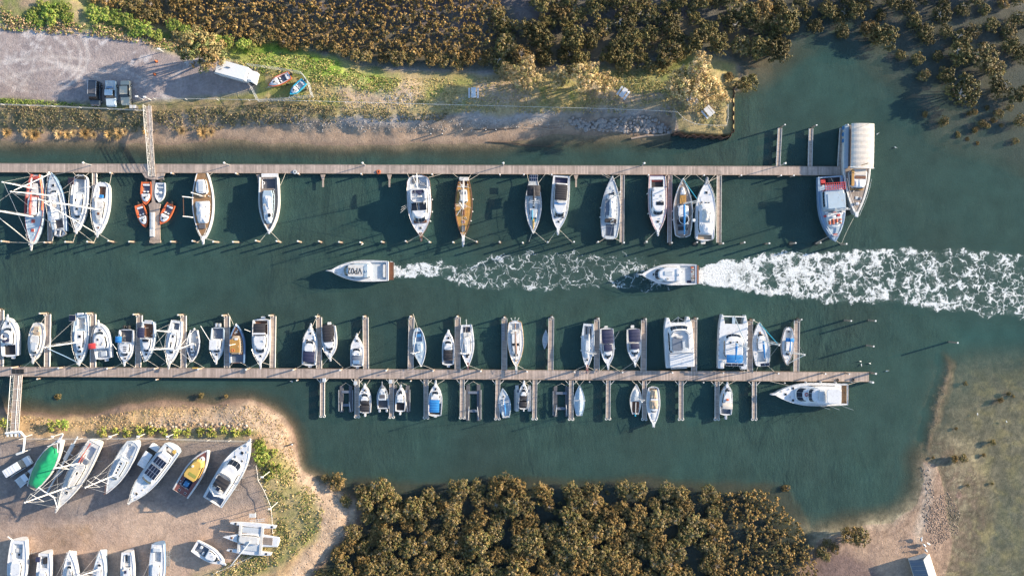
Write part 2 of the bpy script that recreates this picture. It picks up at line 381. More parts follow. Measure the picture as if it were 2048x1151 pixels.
    lay((dS-.2)/.8, (.55, .39, .22), (.36, .24, .13), s2)
    lay((dS-3)/2*np.clip(s1*1.5-.5, 0, .8)*(py < 880), (.2, .2, .06))
    lay(pm([(500, 800), (560, 830), (600, 930), (650, 965), (725, 1010), (690, 1085), (600, 1180), (560, 1180), (640, 1060), (600, 960), (560, 890), (520, 860), (420, 845), (300, 850), (300, 830), (420, 822)], 2), (.56, .42, .3), (.33, .24, .17), s2)
    lay(pm([(505, 890), (560, 900), (590, 950), (640, 1010), (640, 1060), (590, 1110), (540, 1140), (400, 1170), (380, 1135), (470, 1125), (548, 1062), (540, 1010), (518, 955)], 2), (.36, .29, .15), (.2, .21, .07), s1)
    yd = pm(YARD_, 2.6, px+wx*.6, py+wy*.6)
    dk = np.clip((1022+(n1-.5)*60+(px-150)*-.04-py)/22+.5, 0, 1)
    lay(yd, (.52, .38, .285), (.38, .285, .225), np.clip(s1*.7+s3*.3, 0, 1))
    lay(yd*pm([(90, 1040), (185, 1052), (190, 1080), (150, 1090), (110, 1075)], 2), (.33, .22, .13))
    lay(yd*dk*.9, (.18, .16, .155), (.27, .225, .2), s1)  # dark asphalt grey, which also paints the boat shadows deeper
    lay(yd*np.clip((n1*n3)*7-2.4, 0, .5), (.22, .17, .15)); lay(yd*np.clip((py-1020)/60, 0, 1)*np.clip(n0*2-.6, 0, .7), (.46, .32, .24))
    for k in range(9):
        yy = 1010+k*9+(px-150)*.02*k+12*np.sin(px/70+k*.4); lay(yd*np.clip(1-np.abs(py-yy)/1.8, 0, 1)*.3*np.clip(n3*3-.9, 0, 1), (.4, .32, .27))
    lay(pm([(-200, 880), (10, 876), (14, 900), (8, 925), (-200, 940)], .6, px, py), (.36, .32, .29))
    ef = pm(EF_, 3)*(1-np.clip(z*4, 0, 1)); c *= 1+(ef*((n4-.5)*.55+(n2-.5)*.6+(st-.5)*.3))[:, None]
    c *= (.86+.28*n4)[:, None]*(.85+.3*n2)[:, None]
    # below water the bed is darker and greener; wet rim at the shore
    wet = np.clip((.16-z)/.12, 0, 1)[:, None]; c = c*(1-wet*.22)
    deep = np.clip((-.6-z)/1.2, 0, 1)[:, None]; c = c*(1-deep)+np.array([.07, .08, .05])*deep
    return np.clip(c, .01, .9)

def terrain():
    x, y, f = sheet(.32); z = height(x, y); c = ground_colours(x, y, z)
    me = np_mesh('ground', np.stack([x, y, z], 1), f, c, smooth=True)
    m, nt, b, tc = newmat('ground_soil'); at = nd(nt, 'ShaderNodeAttribute', attribute_name='tint'); o = tc.outputs['Object']
    v = mathn(nt, 'ADD', mathn(nt, 'MULTIPLY', noise(nt, o, 2.2, 4, .65), .5), mathn(nt, 'MULTIPLY', noise(nt, o, 9, 3, .7), .5))
    nt.links.new(mul_col(nt, at.outputs['Color'], rng(nt, v, .3, .7, .7, 1.25)), b.inputs['Base Color'])
    b.inputs['Roughness'].default_value = .95; b.inputs['Specular IOR Level'].default_value = .2
    bump(nt, b, noise(nt, o, 3.5, 5, .7), .55, .25)
    me.materials.append(m); o = D.objects.new('ground', me); COL.objects.link(o)
    tag(o, kind='structure')
terrain()

def water():
    x, y, f = sheet(.6); d = np.clip(-height(x, y), 0, 3)
    n = fbm(x, y, 14, 2)
    me = np_mesh('water', np.stack([x, y, np.zeros_like(x)], 1), f, None, {'depth': d}, smooth=True)
    m, nt, b, tc = newmat('harbour_water'); o = tc.outputs['Object']
    at = nd(nt, 'ShaderNodeAttribute', attribute_name='depth').outputs['Fac']
    big = noise(nt, o, .035, 3, .5); med = noise(nt, o, .25, 3, .6)
    c = mix(nt, rng(nt, big, .35, .65, 0, 1), (.002, .056, .068), (.01, .094, .098))
    c = mix(nt, rng(nt, at, .2, 1.7, .75, 0), c, (.085, .098, .066))
    c = mul_col(nt, c, rng(nt, med, .3, .7, .86, 1.14))
    nt.links.new(c, b.inputs['Base Color']); b.inputs['Roughness'].default_value = .1; b.inputs['IOR'].default_value = 1.33; b.inputs['Specular IOR Level'].default_value = .25
    # small wind ripples, stretched across the wind
    mp = nd(nt, 'ShaderNodeMapping'); nt.links.new(o, mp.inputs[0]); mp.inputs['Scale'].default_value = (1.1, .45, 1); mp.inputs['Rotation'].default_value = (0, 0, .35)
    rp = noise(nt, mp.outputs[0], 1.6, 4, .6, .4); rp2 = noise(nt, mp.outputs[0], .22, 3, .5, .5)
    wind = rng(nt, noise(nt, o, .025, 3, .5), .4, .65, .1, 1.6)
    h = mathn(nt, 'MULTIPLY', mathn(nt, 'ADD', mathn(nt, 'MULTIPLY', rp, .35), mathn(nt, 'MULTIPLY', rp2, 1.1)), wind)
    bump(nt, b, h, .5, .35)
    tr = nd(nt, 'ShaderNodeBsdfTransparent'); tr.inputs[0].default_value = (.93, .97, .93, 1); ms = nd(nt, 'ShaderNodeMixShader')
    a = mathn(nt, 'SUBTRACT', 1.0, mathn(nt, 'EXPONENT', mathn(nt, 'MULTIPLY', at, -1.7)))
    a = mathn(nt, 'MULTIPLY_ADD', a, .97, .03)
    nt.links.new(a, ms.inputs[0]); nt.links.new(tr.outputs[0], ms.inputs[1]); nt.links.new(b.outputs[0], ms.inputs[2])
    nt.links.new(ms.outputs[0], nt.nodes['Material Output'].inputs[0])
    me.materials.append(m); ob = D.objects.new('water', me); COL.objects.link(ob); tag(ob, kind='structure')
water()

# ------------------------------------------------------------------ wakes: foam floating on the water
def foam_mat(name, s1, s2):
    m, nt, b, tc = newmat(name); o = tc.outputs['Object']
    den = nd(nt, 'ShaderNodeAttribute', attribute_name='foam_cover').outputs['Fac']
    ns = nd(nt, 'ShaderNodeTexNoise'); ns.inputs['Scale'].default_value = .5; ns.inputs['Detail'].default_value = 3; ns.inputs['Distortion'].default_value = .8; nt.links.new(o, ns.inputs[0])
    sub = nd(nt, 'ShaderNodeVectorMath', operation='SUBTRACT'); nt.links.new(ns.outputs['Color'], sub.inputs[0]); sub.inputs[1].default_value = (.5, .5, .5)
    sc = nd(nt, 'ShaderNodeVectorMath', operation='SCALE'); nt.links.new(sub.outputs[0], sc.inputs[0]); sc.inputs['Scale'].default_value = 4.0
    ad = nd(nt, 'ShaderNodeVectorMath', operation='ADD'); nt.links.new(o, ad.inputs[0]); nt.links.new(sc.outputs[0], ad.inputs[1])
    ds = []
    for s in (s1, s2, s2*2.2):
        v = nd(nt, 'ShaderNodeTexVoronoi', feature='DISTANCE_TO_EDGE'); v.inputs['Scale'].default_value = s; v.inputs['Randomness'].default_value = 1
        nt.links.new(ad.outputs[0], v.inputs['Vector']); ds.append(v.outputs['Distance'])
    thick = rng(nt, noise(nt, o, .42, 4, .65), .32, .68, .05, 1.75)          # strands swell and thin out
    w = mathn(nt, 'MULTIPLY', den, thick)
    a1 = mathn(nt, 'SUBTRACT', mathn(nt, 'MULTIPLY', w, .15), ds[0]); a1 = rng(nt, a1, -.015, .07, 0, 1)
    a2 = mathn(nt, 'SUBTRACT', mathn(nt, 'MULTIPLY', mathn(nt, 'MULTIPLY', w, w), .2), ds[1]); a2 = rng(nt, a2, -.02, .1, 0, 1)
    a3 = rng(nt, mathn(nt, 'SUBTRACT', mathn(nt, 'MULTIPLY', mathn(nt, 'SUBTRACT', w, .35), .2), ds[2]), -.02, .1, 0, .8); a2 = mathn(nt, 'MAXIMUM', a2, a3)
    mp = nd(nt, 'ShaderNodeMapping'); nt.links.new(o, mp.inputs[0]); mp.inputs['Scale'].default_value = (.55, 1.5, 1)
    solid = rng(nt, mathn(nt, 'ADD', den, mathn(nt, 'MULTIPLY', noise(nt, mp.outputs[0], 1.1, 5, .75, .6), 1.6)), 1.75, 2.5, 0, 1)
    a = mathn(nt, 'MAXIMUM', mathn(nt, 'MAXIMUM', a1, mathn(nt, 'MULTIPLY', a2, .8)), solid)
    a = mathn(nt, 'MULTIPLY', a, rng(nt, noise(nt, o, 4, 4, .75), .3, .55, .45, 1), clamp=True)
    a = mathn(nt, 'MULTIPLY', a, rng(nt, den, .03, .3, 0, 1), clamp=True)
    under = mathn(nt, 'MULTIPLY', rng(nt, den, .05, .9, 0, .38), rng(nt, noise(nt, o, .8, 4, .6, .8), .35, .62, .1, 1))
    nt.links.new(mix(nt, rng(nt, a, .05, .6, 0, 1), (.1, .2, .18), (.74, .77, .77)), b.inputs['Base Color']); a = mathn(nt, 'MAXIMUM', a, under); b.inputs['Roughness'].default_value = .8
    nt.links.new(a, b.inputs['Alpha']); bump(nt, b, noise(nt, o, 3, 4, .7), .6, .3); return m
def wake(name, label, xs, top, bot, dens, m):
    X = np.arange(xs[0], xs[-1], 3.0); n = 45; V = []; dn = []
    for x in X:
        t = np.interp(x, xs, top); b_ = np.interp(x, xs, bot); d = np.interp(x, xs, dens)
        for k in range(n):
            s = k/(n-1); y = t-12+(b_-t+24)*s
            wob = (fbm(np.array([x/10.]), np.array([y/10.]), 2.6, 1)[0]-.5)*26
            e = min(y-t+wob, b_-y+wob)
            q = np.clip(e/11, 0, 1)*d*(1+.45*math.exp(-((e-7)/6)**2))
            q *= .3+1.35*fbm(np.array([x/10.]), np.array([y/10.]), 4, 3)[0]
            V.append(((x-1024)/10, (575.5-y)/10, .012+.03*q)); dn.append(q)
    V = np.array(V); nx = len(X); i = np.arange(nx-1)[:, None]*n+np.arange(n-1)[None, :]
    f = np.stack([i, i+1, i+n+1, i+n], -1).reshape(-1, 4)
    me = np_mesh(name, V, f, None, {'foam_cover': np.array(dn)}, smooth=True); me.materials.append(m)
    o = D.objects.new(name, me); COL.objects.link(o); tag(o, label, 'foam', kind='stuff')
wake('foam', 'dense white foam fanning out behind the right hand moving launch', [1396, 1430, 1500, 1600, 1700, 1800, 1900, 1980, 2060, 2300],
     [531, 524, 510, 498, 495, 491, 495, 500, 505, 520], [568, 575, 590, 602, 610, 614, 628, 636, 642, 660], [1.7, 1.45, 1.1, .82, .68, .62, .56, .5, .46, .42], foam_mat('thick_wake_foam', .34, 1.1))
wake('foam', 'thin lacy trail of foam behind the launch marked VP02', [780, 830, 870, 930, 1000, 1100, 1200, 1260, 1290, 1400],
     [524, 524, 522, 518, 505, 500, 500, 505, 510, 512], [560, 562, 560, 575, 585, 585, 580, 580, 585, 575], [1.15, 1.0, .62, .4, .36, .38, .34, .32, .28, .05], foam_mat('thin_wake_foam', .42, 1.3))

# ------------------------------------------------------------------ jetties, fingers, gangways, piles
def seg_frame(a, b): d = b-a; return math.atan2(d.y, d.x), d.length
def pile(loc, h, r=.16, name='mooring_pile', label=None, cat='pile', group=None, lean=(0, 0), m=None, tyre=False, z0=-1.6):
    e = empty(name, (loc.x, loc.y, 0), 0, label, cat, group)
    b = MB(); b.path([(0, 0, z0), (0, 0, 0), (lean[0]*h, lean[1]*h, h)], [r*1.08, r*1.05, r*.92], 9)
    b.build('shaft', m or PILE, e)
    cp = MB(); cp.disc((lean[0]*h, lean[1]*h), r*.98, h-.01, h+.05, 9, .03); cp.build('cap', C['w'] if not tyre else C['V'], e)
    if tyre: MB().ring((lean[0]*.4, lean[1]*.4-.02, .42), r+.16, .07).build('rubber_collar', C['b'], e)
    return e
def dock(name, label, cat, a, b, wid, deckz=.6, m=TIMB_X, ribs=2.6, piles=True, group=None, rail=None, floats=True):
    rz, L = seg_frame(a, b)
    e = empty(name, (a.x, a.y, 0), rz, label, cat, group); h = wid/2
    MB().box(0, L, -h, h, deckz-.1, deckz, .015).build('deck', m, e)
    bm = MB()
    for s in (-1, 1): bm.box(.02, L-.02, s*h, s*(h+.07), deckz-.28, deckz+.05, .01)
    bm.build('edge_beam', rail or PILE, e)
    if floats:
        n = max(2, int(L/3.2)); 
        for k in range(n if n < 8 else n//2):
            q = n if n < 8 else n//2
            x = (k+.5)*L/q; MB().box(x-.8, x+.8, -h*.8, h*.8, -.3, deckz-.12, .05).build('float', C['Q'], e)
    return e
Z = .7
main_n = dock('timber_jetty', 'long grey-brown timber jetty crossing the upper part of the marina', 'jetty', P(-60, 335.2, Z), P(1690, 341.8, Z), 1.66, Z)
main_s = dock('timber_walkway', 'long wide timber walkway with berths on both sides in the lower part of the marina', 'walkway', P(-60, 742, Z), P(1738, 753.2, Z), 1.78, Z)
# platform where the gangway lands
def outline_obj(pts, z0, z1, nm, m, parent, org, b=.02):
    o = MB(); o.slab([((p-org).x, (p-org).y) for p in pts], z0, z1, b); return o.build(nm, m, parent)
o0 = P(307, 350, Z); e = empty('landing_platform', (o0.x, o0.y, 0), 0, 'eight-sided timber landing platform under the foot of the upper gangway', 'platform')
outline_obj([P(x, y, Z) for x, y in ((284, 346), (290, 355), (301, 359), (317, 359), (326, 355), (330, 346), (329.5, 344.6), (284.5, 344.6))], .45, Z-.004, 'deck', TIMB_X, e, o0)
MB().box(-1.8, 1.8, -.9, -.2, -.2, .42, .05).build('float', C['Q'], e)
o0 = P(308, 480, .5); e = empty('floating_pontoon', (o0.x, o0.y, 0), 0, 'narrow floating pontoon with a long white locker, between four small orange and white boats', 'pontoon')
outline_obj([P(x, y, .5) for x, y in ((303.5, 358), (303.5, 404), (297, 409), (299, 418), (300, 480), (320, 480), (319, 418), (321, 408), (310.5, 404), (310.5, 358))][::1], .3, .5, 'deck', TIMB_F, e, o0)
outline_obj([P(x, y, .56) for x, y in ((298.5, 480.5), (298.5, 485), (307, 487), (311, 486), (321, 485), (321, 480.5))], .3, .55, 'end_platform', PILE, e, o0)
for k in range(3): MB().box(-.9, .9, 1+1.9*k, 2.3+1.9*k, -.3, .28, .05).build('float', C['Q'], e)
o0 = P(306, 449, .5); e = empty('dock_locker', (o0.x, o0.y, .5), 0, 'long narrow white locker standing on the floating pontoon', 'locker')
MB().box(-.38, .38, -2.4, 2.4, 0, .45, .04).build('body', C['W'], e)
for k in range(3): MB().box(-.4, .4, -2.38+1.6*k, -.84+1.6*k, .455, .5, .02).build('lid', C['V'], e)

def finger(root, tip, wid, label, group, m=TIMB_F, rail=C['V'], brace=0, wheels=False, z=.62, taper=None, name='finger_pier'):
    a, b = P(*root, z), P(*tip, z); rz, L = seg_frame(a, b)
    e = empty(name, (a.x, a.y, 0), rz, label, 'finger pier', group); h = wid/2
    if taper:
        MB().slab([(0, -taper/2), (L*.4, -h), (L, -h), (L, h), (L*.4, h), (0, taper/2)], z-.12, z, .01).build('deck', m, e)
    else: MB().box(0, L, -h+.05, h-.05, z-.1, z, .01).build('deck', m, e)
    for s in (-1, 1):
        if not taper: MB().box(0.02, L, s*(h-.05), s*(h+.03), z-.2, z+.09, .01).build('side_rail', rail, e)
    for k in range(3 if L > 5 else 1): MB().box(L*(.2+.3*k)-.5, L*(.2+.3*k)+.5, -h*.8, h*.8, -.3, z-.12, .04).build('float', C['Q'], e)
    if brace:
        for s in (-1, 1): MB().path([(.05, s*(h+.75), z-.06), (.85, s*(h+.02), z-.06)], .06, 5).build('brace', rail, e)
    if wheels:
        for s in (-1, 1): MB().ring((L+.08, s*(h-.08), z-.1), .22, .09).build('corner_wheel', C['V'], e)
    return e
ups = [(3,620,2,733), (95.5,628,94,733), (186,628,186,734), (279,630,276,734), (367,631,367,735), (454,632,454,735), (546.5,632,545,735), (638,634,638,737), (731,634,732,740), (823,634,821,741), (915.5,634,915,742),
 (1009,636,1008.6,743), (1102.6,635,1101,744), (1194,638,1193.5,744), (1288,639,1287,744), (1388.5,638,1388,744), (1500,641,1500,745), (1594,640,1592.5,745)]
nearU = ['at the left edge of the photo', 'right of the dirty white motor boat', 'left of the red canopy', 'left of the navy square canopy', 'left of the small grey-decked sloop', 'left of the blue work boat', 'right of the long cruiser with black soft top', 'between the navy-canopied and brown-canopied cruisers', 'right of the blue-grey hood',
 'left of the small light blue yacht', 'left of the narrow white sloop', 'carrying an aluminium ladder', 'right of the white canoe', 'left of the first ribbed navy roof', 'right of the second ribbed navy roof', 'right of the power catamaran', 'right of the blue-shaded catamaran', 'at its far right end']
for i, (tx, ty, rx, ry) in enumerate(ups):
    wd = 1.05 if i > 0 else .8
    finger((rx, ry), (tx, ty), wd, 'upper finger pier of the lower walkway '+nearU[i], 'finger piers above the lower walkway')
    p = P(tx, ty-2, 0); h = 2.3
    q = pile(p, h, .17, 'finger_end_pile', 'pile at the outer end of the %s finger pier from the left above the lower walkway' % ORD[i], 'pile', 'piles at the ends of the upper finger piers', tyre=True, lean=(RS.uniform(-.03, .03), .02))
    MB().ring((0, -.25, .75), .3, .05).build('pile_hoop', GALV, q)
lows = [(645,756,644.6,831), (714,757,714,832), (783.6,757,783,833), (852,758,852,834), (924.6,758,924,834), (996,759,994.6,836), (1070,759,1069,836), (1142.6,760,1142,837), (1216.8,760,1216,836), (1289,761,1288.7,837), (1362,761,1362,837), (1434.4,762,1434,837), (1508.7,762,1508.7,837)]
for i, (rx, ry, tx, ty) in enumerate(lows):
    finger((rx, ry), (tx, ty), .84, 'short plank finger pier with two corner wheels, %s from the left below the lower walkway' % ORD[i], 'finger piers below the lower walkway', brace=1, wheels=True, rail=C['V'])
for lab, rt, tp, w in (('narrow plank pier between the red rigged ship and the blue-grey sloop', (99, 344), (100.5, 481), .85), ('half hidden plank pier between the two white sloops on the left', (189, 344), (190, 440), .85), ('long thin pier right of the grey sloop with the white boom cover', (1245, 350), (1243.5, 484), .8), ('long thin pier right of the white boat with the red side stripe', (1340, 350), (1339, 485), .8),
    ('long thin pier on the right side of the large white covered yacht', (1438.5, 350), (1437.5, 485), .9)):
    finger(rt, tp, w, lab, 'long piers below the upper jetty')
for lab, rt, tp in (('left one of the two thin piers reaching up from the upper jetty', (1556, 334), (1560, 256)), ('right thin pier reaching up from the upper jetty, with a flared root', (1620, 334), (1622, 257)), ('short grey pier alongside the big ferry', (1679, 334), (1684, 256))):
    finger(rt, tp, .75, lab, 'piers above the upper jetty')
    pile(P(tp[0]+.5, tp[1]-1), 2.4, .15, 'finger_end_pile', 'pale pile at the outer end of the '+lab.split(' reaching')[0].replace('one of the two thin piers', 'thin pier above the upper jetty'), 'pile', 'piles of the piers above the upper jetty')
for x, lab in ((517, 'left of the dark-decked cruiser'), (645.6, 'in the gap right of the dark-decked cruiser'), (778.5, 'left of the white trawler yacht'), (1152, 'right of the cruiser with the black roof')):
    finger((x, 349), (x+.3, 374 if x > 600 else 366), .32, 'stubby tapered timber catwalk below the upper jetty, '+lab, 'stubby catwalks', taper=.95)
pile(P(1488+252, 744), 2.2, .2, 'corner_pile', 'white capped pile at the upper right corner of the lower walkway end', 'pile')
pile(P(1737.5, 762), 1.6, .22, 'corner_pile', 'round white fender pile at the lower right corner of the lower walkway end', 'pile', m=C['V'])

# outer row of mooring piles and guide piles
row = [(20,484), (104,485), (146,484), (187,485), (229,484), (269,483.5), (352,483.5), (395,484), (437,484), (477,484), (519,483), (561,484), (602,484), (643,484.5), (684,485), (724,485.5), (768,484.5), (814,484), (861,484.5), (908,485), (954,484), (1000,485), (1046,486), (1094,485), (1145,485), (1194,485), (1244,486.5),
  (1289,486), (1339,487), (1388,487), (1438,488), (1482,486.5), (1531,487), (1579,487), (1630,487), (1682,488)]
for i, (x, y) in enumerate(row):
    pile(P(x, y), 2.35+RS.uniform(-.35, .3), .17, label='%s timber mooring pile from the left in the long row below the upper berths' % ORD[i], group='mooring piles below the upper berths', lean=(RS.uniform(-.06, .06), RS.uniform(-.05, .05)), tyre=RS.rand() < .4)
gp = [228, 350, 478, 600, 725, 866, 1000, 1047, 1103, 1295, 1404, 1478, 1556, 1581]
for i, x in enumerate(gp):
    pile(P(x, 347+x*.004), 1.5, .16, 'guide_pile', '%s pale capped guide pile from the left along the lower edge of the upper jetty' % ORD[i], 'pile', 'guide piles of the upper jetty', lean=(RS.uniform(-.05, .05), 0))
gw = [40, 132, 228, 320, 407, 500, 593, 685, 776, 869, 963, 1053, 1147, 1241, 1340, 1440, 1548, 1641, 1687]
for i, x in enumerate(gw):
    pile(P(x, 732+x*.0075), 2.3, .17, 'guide_pile', '%s timber guide pile from the left on the upper edge of the lower walkway' % ORD[i], 'pile', 'guide piles of the lower walkway', lean=(RS.uniform(-.03, .03), 0), tyre=i % 3 == 0)
for i, x in enumerate([82, 318, 597, 823, 1178, 1404, 1565]):
    pile(P(x, 755.5+x*.0052), 1.2, .13, 'guide_pile', '%s short pale guide pile from the left on the lower edge of the lower walkway' % ORD[i], 'pile', 'short guide piles of the lower walkway')
for x, y, lab in ((1689, 640, 'left pile of the pair standing in open water above the walkway end'), (1737, 640, 'right pile of the pair standing in open water above the walkway end'), (1733, 690, 'single pile in open water just above the end of the walkway'), (1898, 683, 'single reddish pile in open water at the edge of the eastern shallows')):
    pile(P(x, y), 2.7, .17, label='timber '+lab, group='channel piles')
for i, x in enumerate([172, 452, 727, 1007, 1287, 1567]):
    p = P(x+(1024-x)*.018, 331.5+i*.2, 0); e = empty('dock_lamp_post', (p.x, p.y, 0), 0, '%s pale lamp post from the left on the upper edge of the upper jetty' % ORD[i], 'lamp post', 'lamp posts of the upper jetty')
    MB().path([(0, 0, -.5), (0, 0, 3.3)], [.09, .07], 8).build('post', GALV, e)
    MB().disc((0, 0), .2, 3.3, 3.5, 10, .06).build('lamp_head', C['w'], e); MB().path([(0, 0, 3.1), (-.35, .1, 3.2)], .04, 5).build('arm', GALV, e)

def gangway(name, label, a, b, wid, za, zb, mdeck=GALV, dbl=False):
    rz, L = seg_frame(a, b); e = empty(name, (a.x, a.y, 0), rz, label, 'gangway'); h = wid/2
    sl = (zb-za)/L
    o = MB(); vs = []
    for x, z in ((0, za), (L, zb)):
        for y in (-h, h): vs += [(x, y, z), (x, y, z-.12)]
    o.add(vs, [(0, 4, 6, 2), (1, 3, 7, 5), (0, 1, 5, 4), (2, 6, 7, 3), (0, 2, 3, 1), (4, 5, 7, 6)]); o.build('walk_deck', mdeck, e)
    for s in ((-1, 1) if not dbl else (-1, 1)):
        r = MB(); n = int(L/1.3)
        for lv in (.08, .55, 1.05): r.path([(0, s*(h+.02), za+lv), (L, s*(h+.02), zb+lv)], .04 if lv > 1 else .02, 5)
        for k in range(n+1):
            x = k*L/n; z = za+sl*x; r.path([(x, s*(h+.02), z), (x, s*(h+.02), z+1.05)], .025, 5)
            if k < n: r.path([(x, s*(h+.05), z+.06), (x+L/n, s*(h+.05), z+sl*L/n+1.03)], .015, 4)
        r.build('truss_rail', C['w'] if s < 0 and not dbl else GALV, e)
    if dbl:
        MB().add([(0, -.08, za+.02), (L, -.08, zb+.02), (L, .08, zb+.02), (0, .08, za+.02)], [(0, 1, 2, 3)]).build('cable_tray', C['Q'], e)
        r = MB()
        for k in range(1, int(L/2.2)): x = k*2.2; z = za+sl*x; r.box(x-.05, x+.05, -h, h, z+.01, z+.05)
        r.build('cross_bar', C['V'], e)
    return e
gangway('steel_gangway', 'narrow galvanised truss gangway from the peninsula down to the upper jetty', P(300.5, 262, 2.0), P(307, 352, Z+.1), .8, 2.0, Z+.12, TIMB_F)
e = gangway('timber_footbridge', 'short timber footbridge from the car park edge across the scrubby bank', P(297, 212, 2.1), P(300, 262, 2.05), 1.05, 2.05, 2.0, TIMB_X)
gangway('steel_gangway', 'wide double railed gangway from the boatyard up to the lower walkway', P(29, 868, 1.95), P(37, 750, Z+.1), 1.55, 1.95, Z+.12, TIMB_F, True)
p = P(36, 742, Z); e = empty('gangway_landing_mat', (p.x, p.y, Z), 0, 'black rubber landing mats at the head of the wide gangway on the lower walkway', 'landing mat')
for k in (-1, 0, 1): MB().box(k*.82-.36, k*.82+.36, -.45, .45, .004, .05, .02).build('mat_tile', C['b'], e)
for (x, y, sx, sy, m, lab, nm, ca) in ((1002, 651, .25, 1.25, 'A', 'aluminium ladder lying on the finger pier left of the big ketch', 'ladder', 'ladder'),):
    p = P(x+4, y+12, .7); e = empty('ladder', (p.x, p.y, .7), 0, lab, ca)
    for s in (-1, 1): MB().box(s*.22-.04, s*.22+.04, -1.7, 1.7, .0, .1).build('stile', C['A'], e)
    for k in range(11): MB().box(-.2, .2, -1.55+k*.31-.04, -1.55+k*.31+.04, .03, .09).build('rung', C['A'], e)
for (x, y, lab) in ((648.5, 759, 'beside the root of the first finger pier'), (711, 765, 'beside the root of the second finger pier'), (781, 762, 'beside the root of the third finger pier')):
    p = P(x, y, Z); e = empty('dock_box', (p.x+.05, p.y, .58), 0, 'small pale dock box '+lab+' below the lower walkway', 'dock box', 'small dock boxes')
    MB().box(-.3, .3, -.35, .35, 0, .4, .03).build('body', C['V'], e); MB().box(-.33, .33, -.38, .38, .404, .46, .02).build('lid', C['P'], e)
for (x, y, m, lab) in ((590, 345, 'P', 'blue-grey hose coil on the upper jetty beside the dark-decked cruiser'), (757, 345, 'O', 'orange hose coil on the upper jetty left of the trawler yacht'), (1056, 614, None, '')):
    if m: p = P(x, y-1, Z); o = MB().ring((0, 0, .06), .3, .06).ring((0, 0, .16), .24, .06).ring((0, 0, .1), .4, .05).build('hose_coil', C[m]); o.location = (p.x, p.y, Z); tag(o, lab, 'hose')
for (x, lab) in ((1675, 'left'), (1706, 'right')):
    p = P(x, 759, Z); o = MB().ring((0, 0, .08), .22, .08).build('tyre_fender', C['b']); o.location = (p.x, p.y, Z); tag(o, lab+' one of the two small black tyres lying on the end of the lower walkway', 'tyre', 'tyres on the walkway end')
p = P(390, 735.5, .8); e = empty('rescue_board', (p.x, p.y, .72), 0, 'small bright yellow board on the upper edge of the lower walkway', 'board'); MB().box(-.6, .6, -.12, .12, 0, .08, .02, .05).build('board', C['Y'], e)

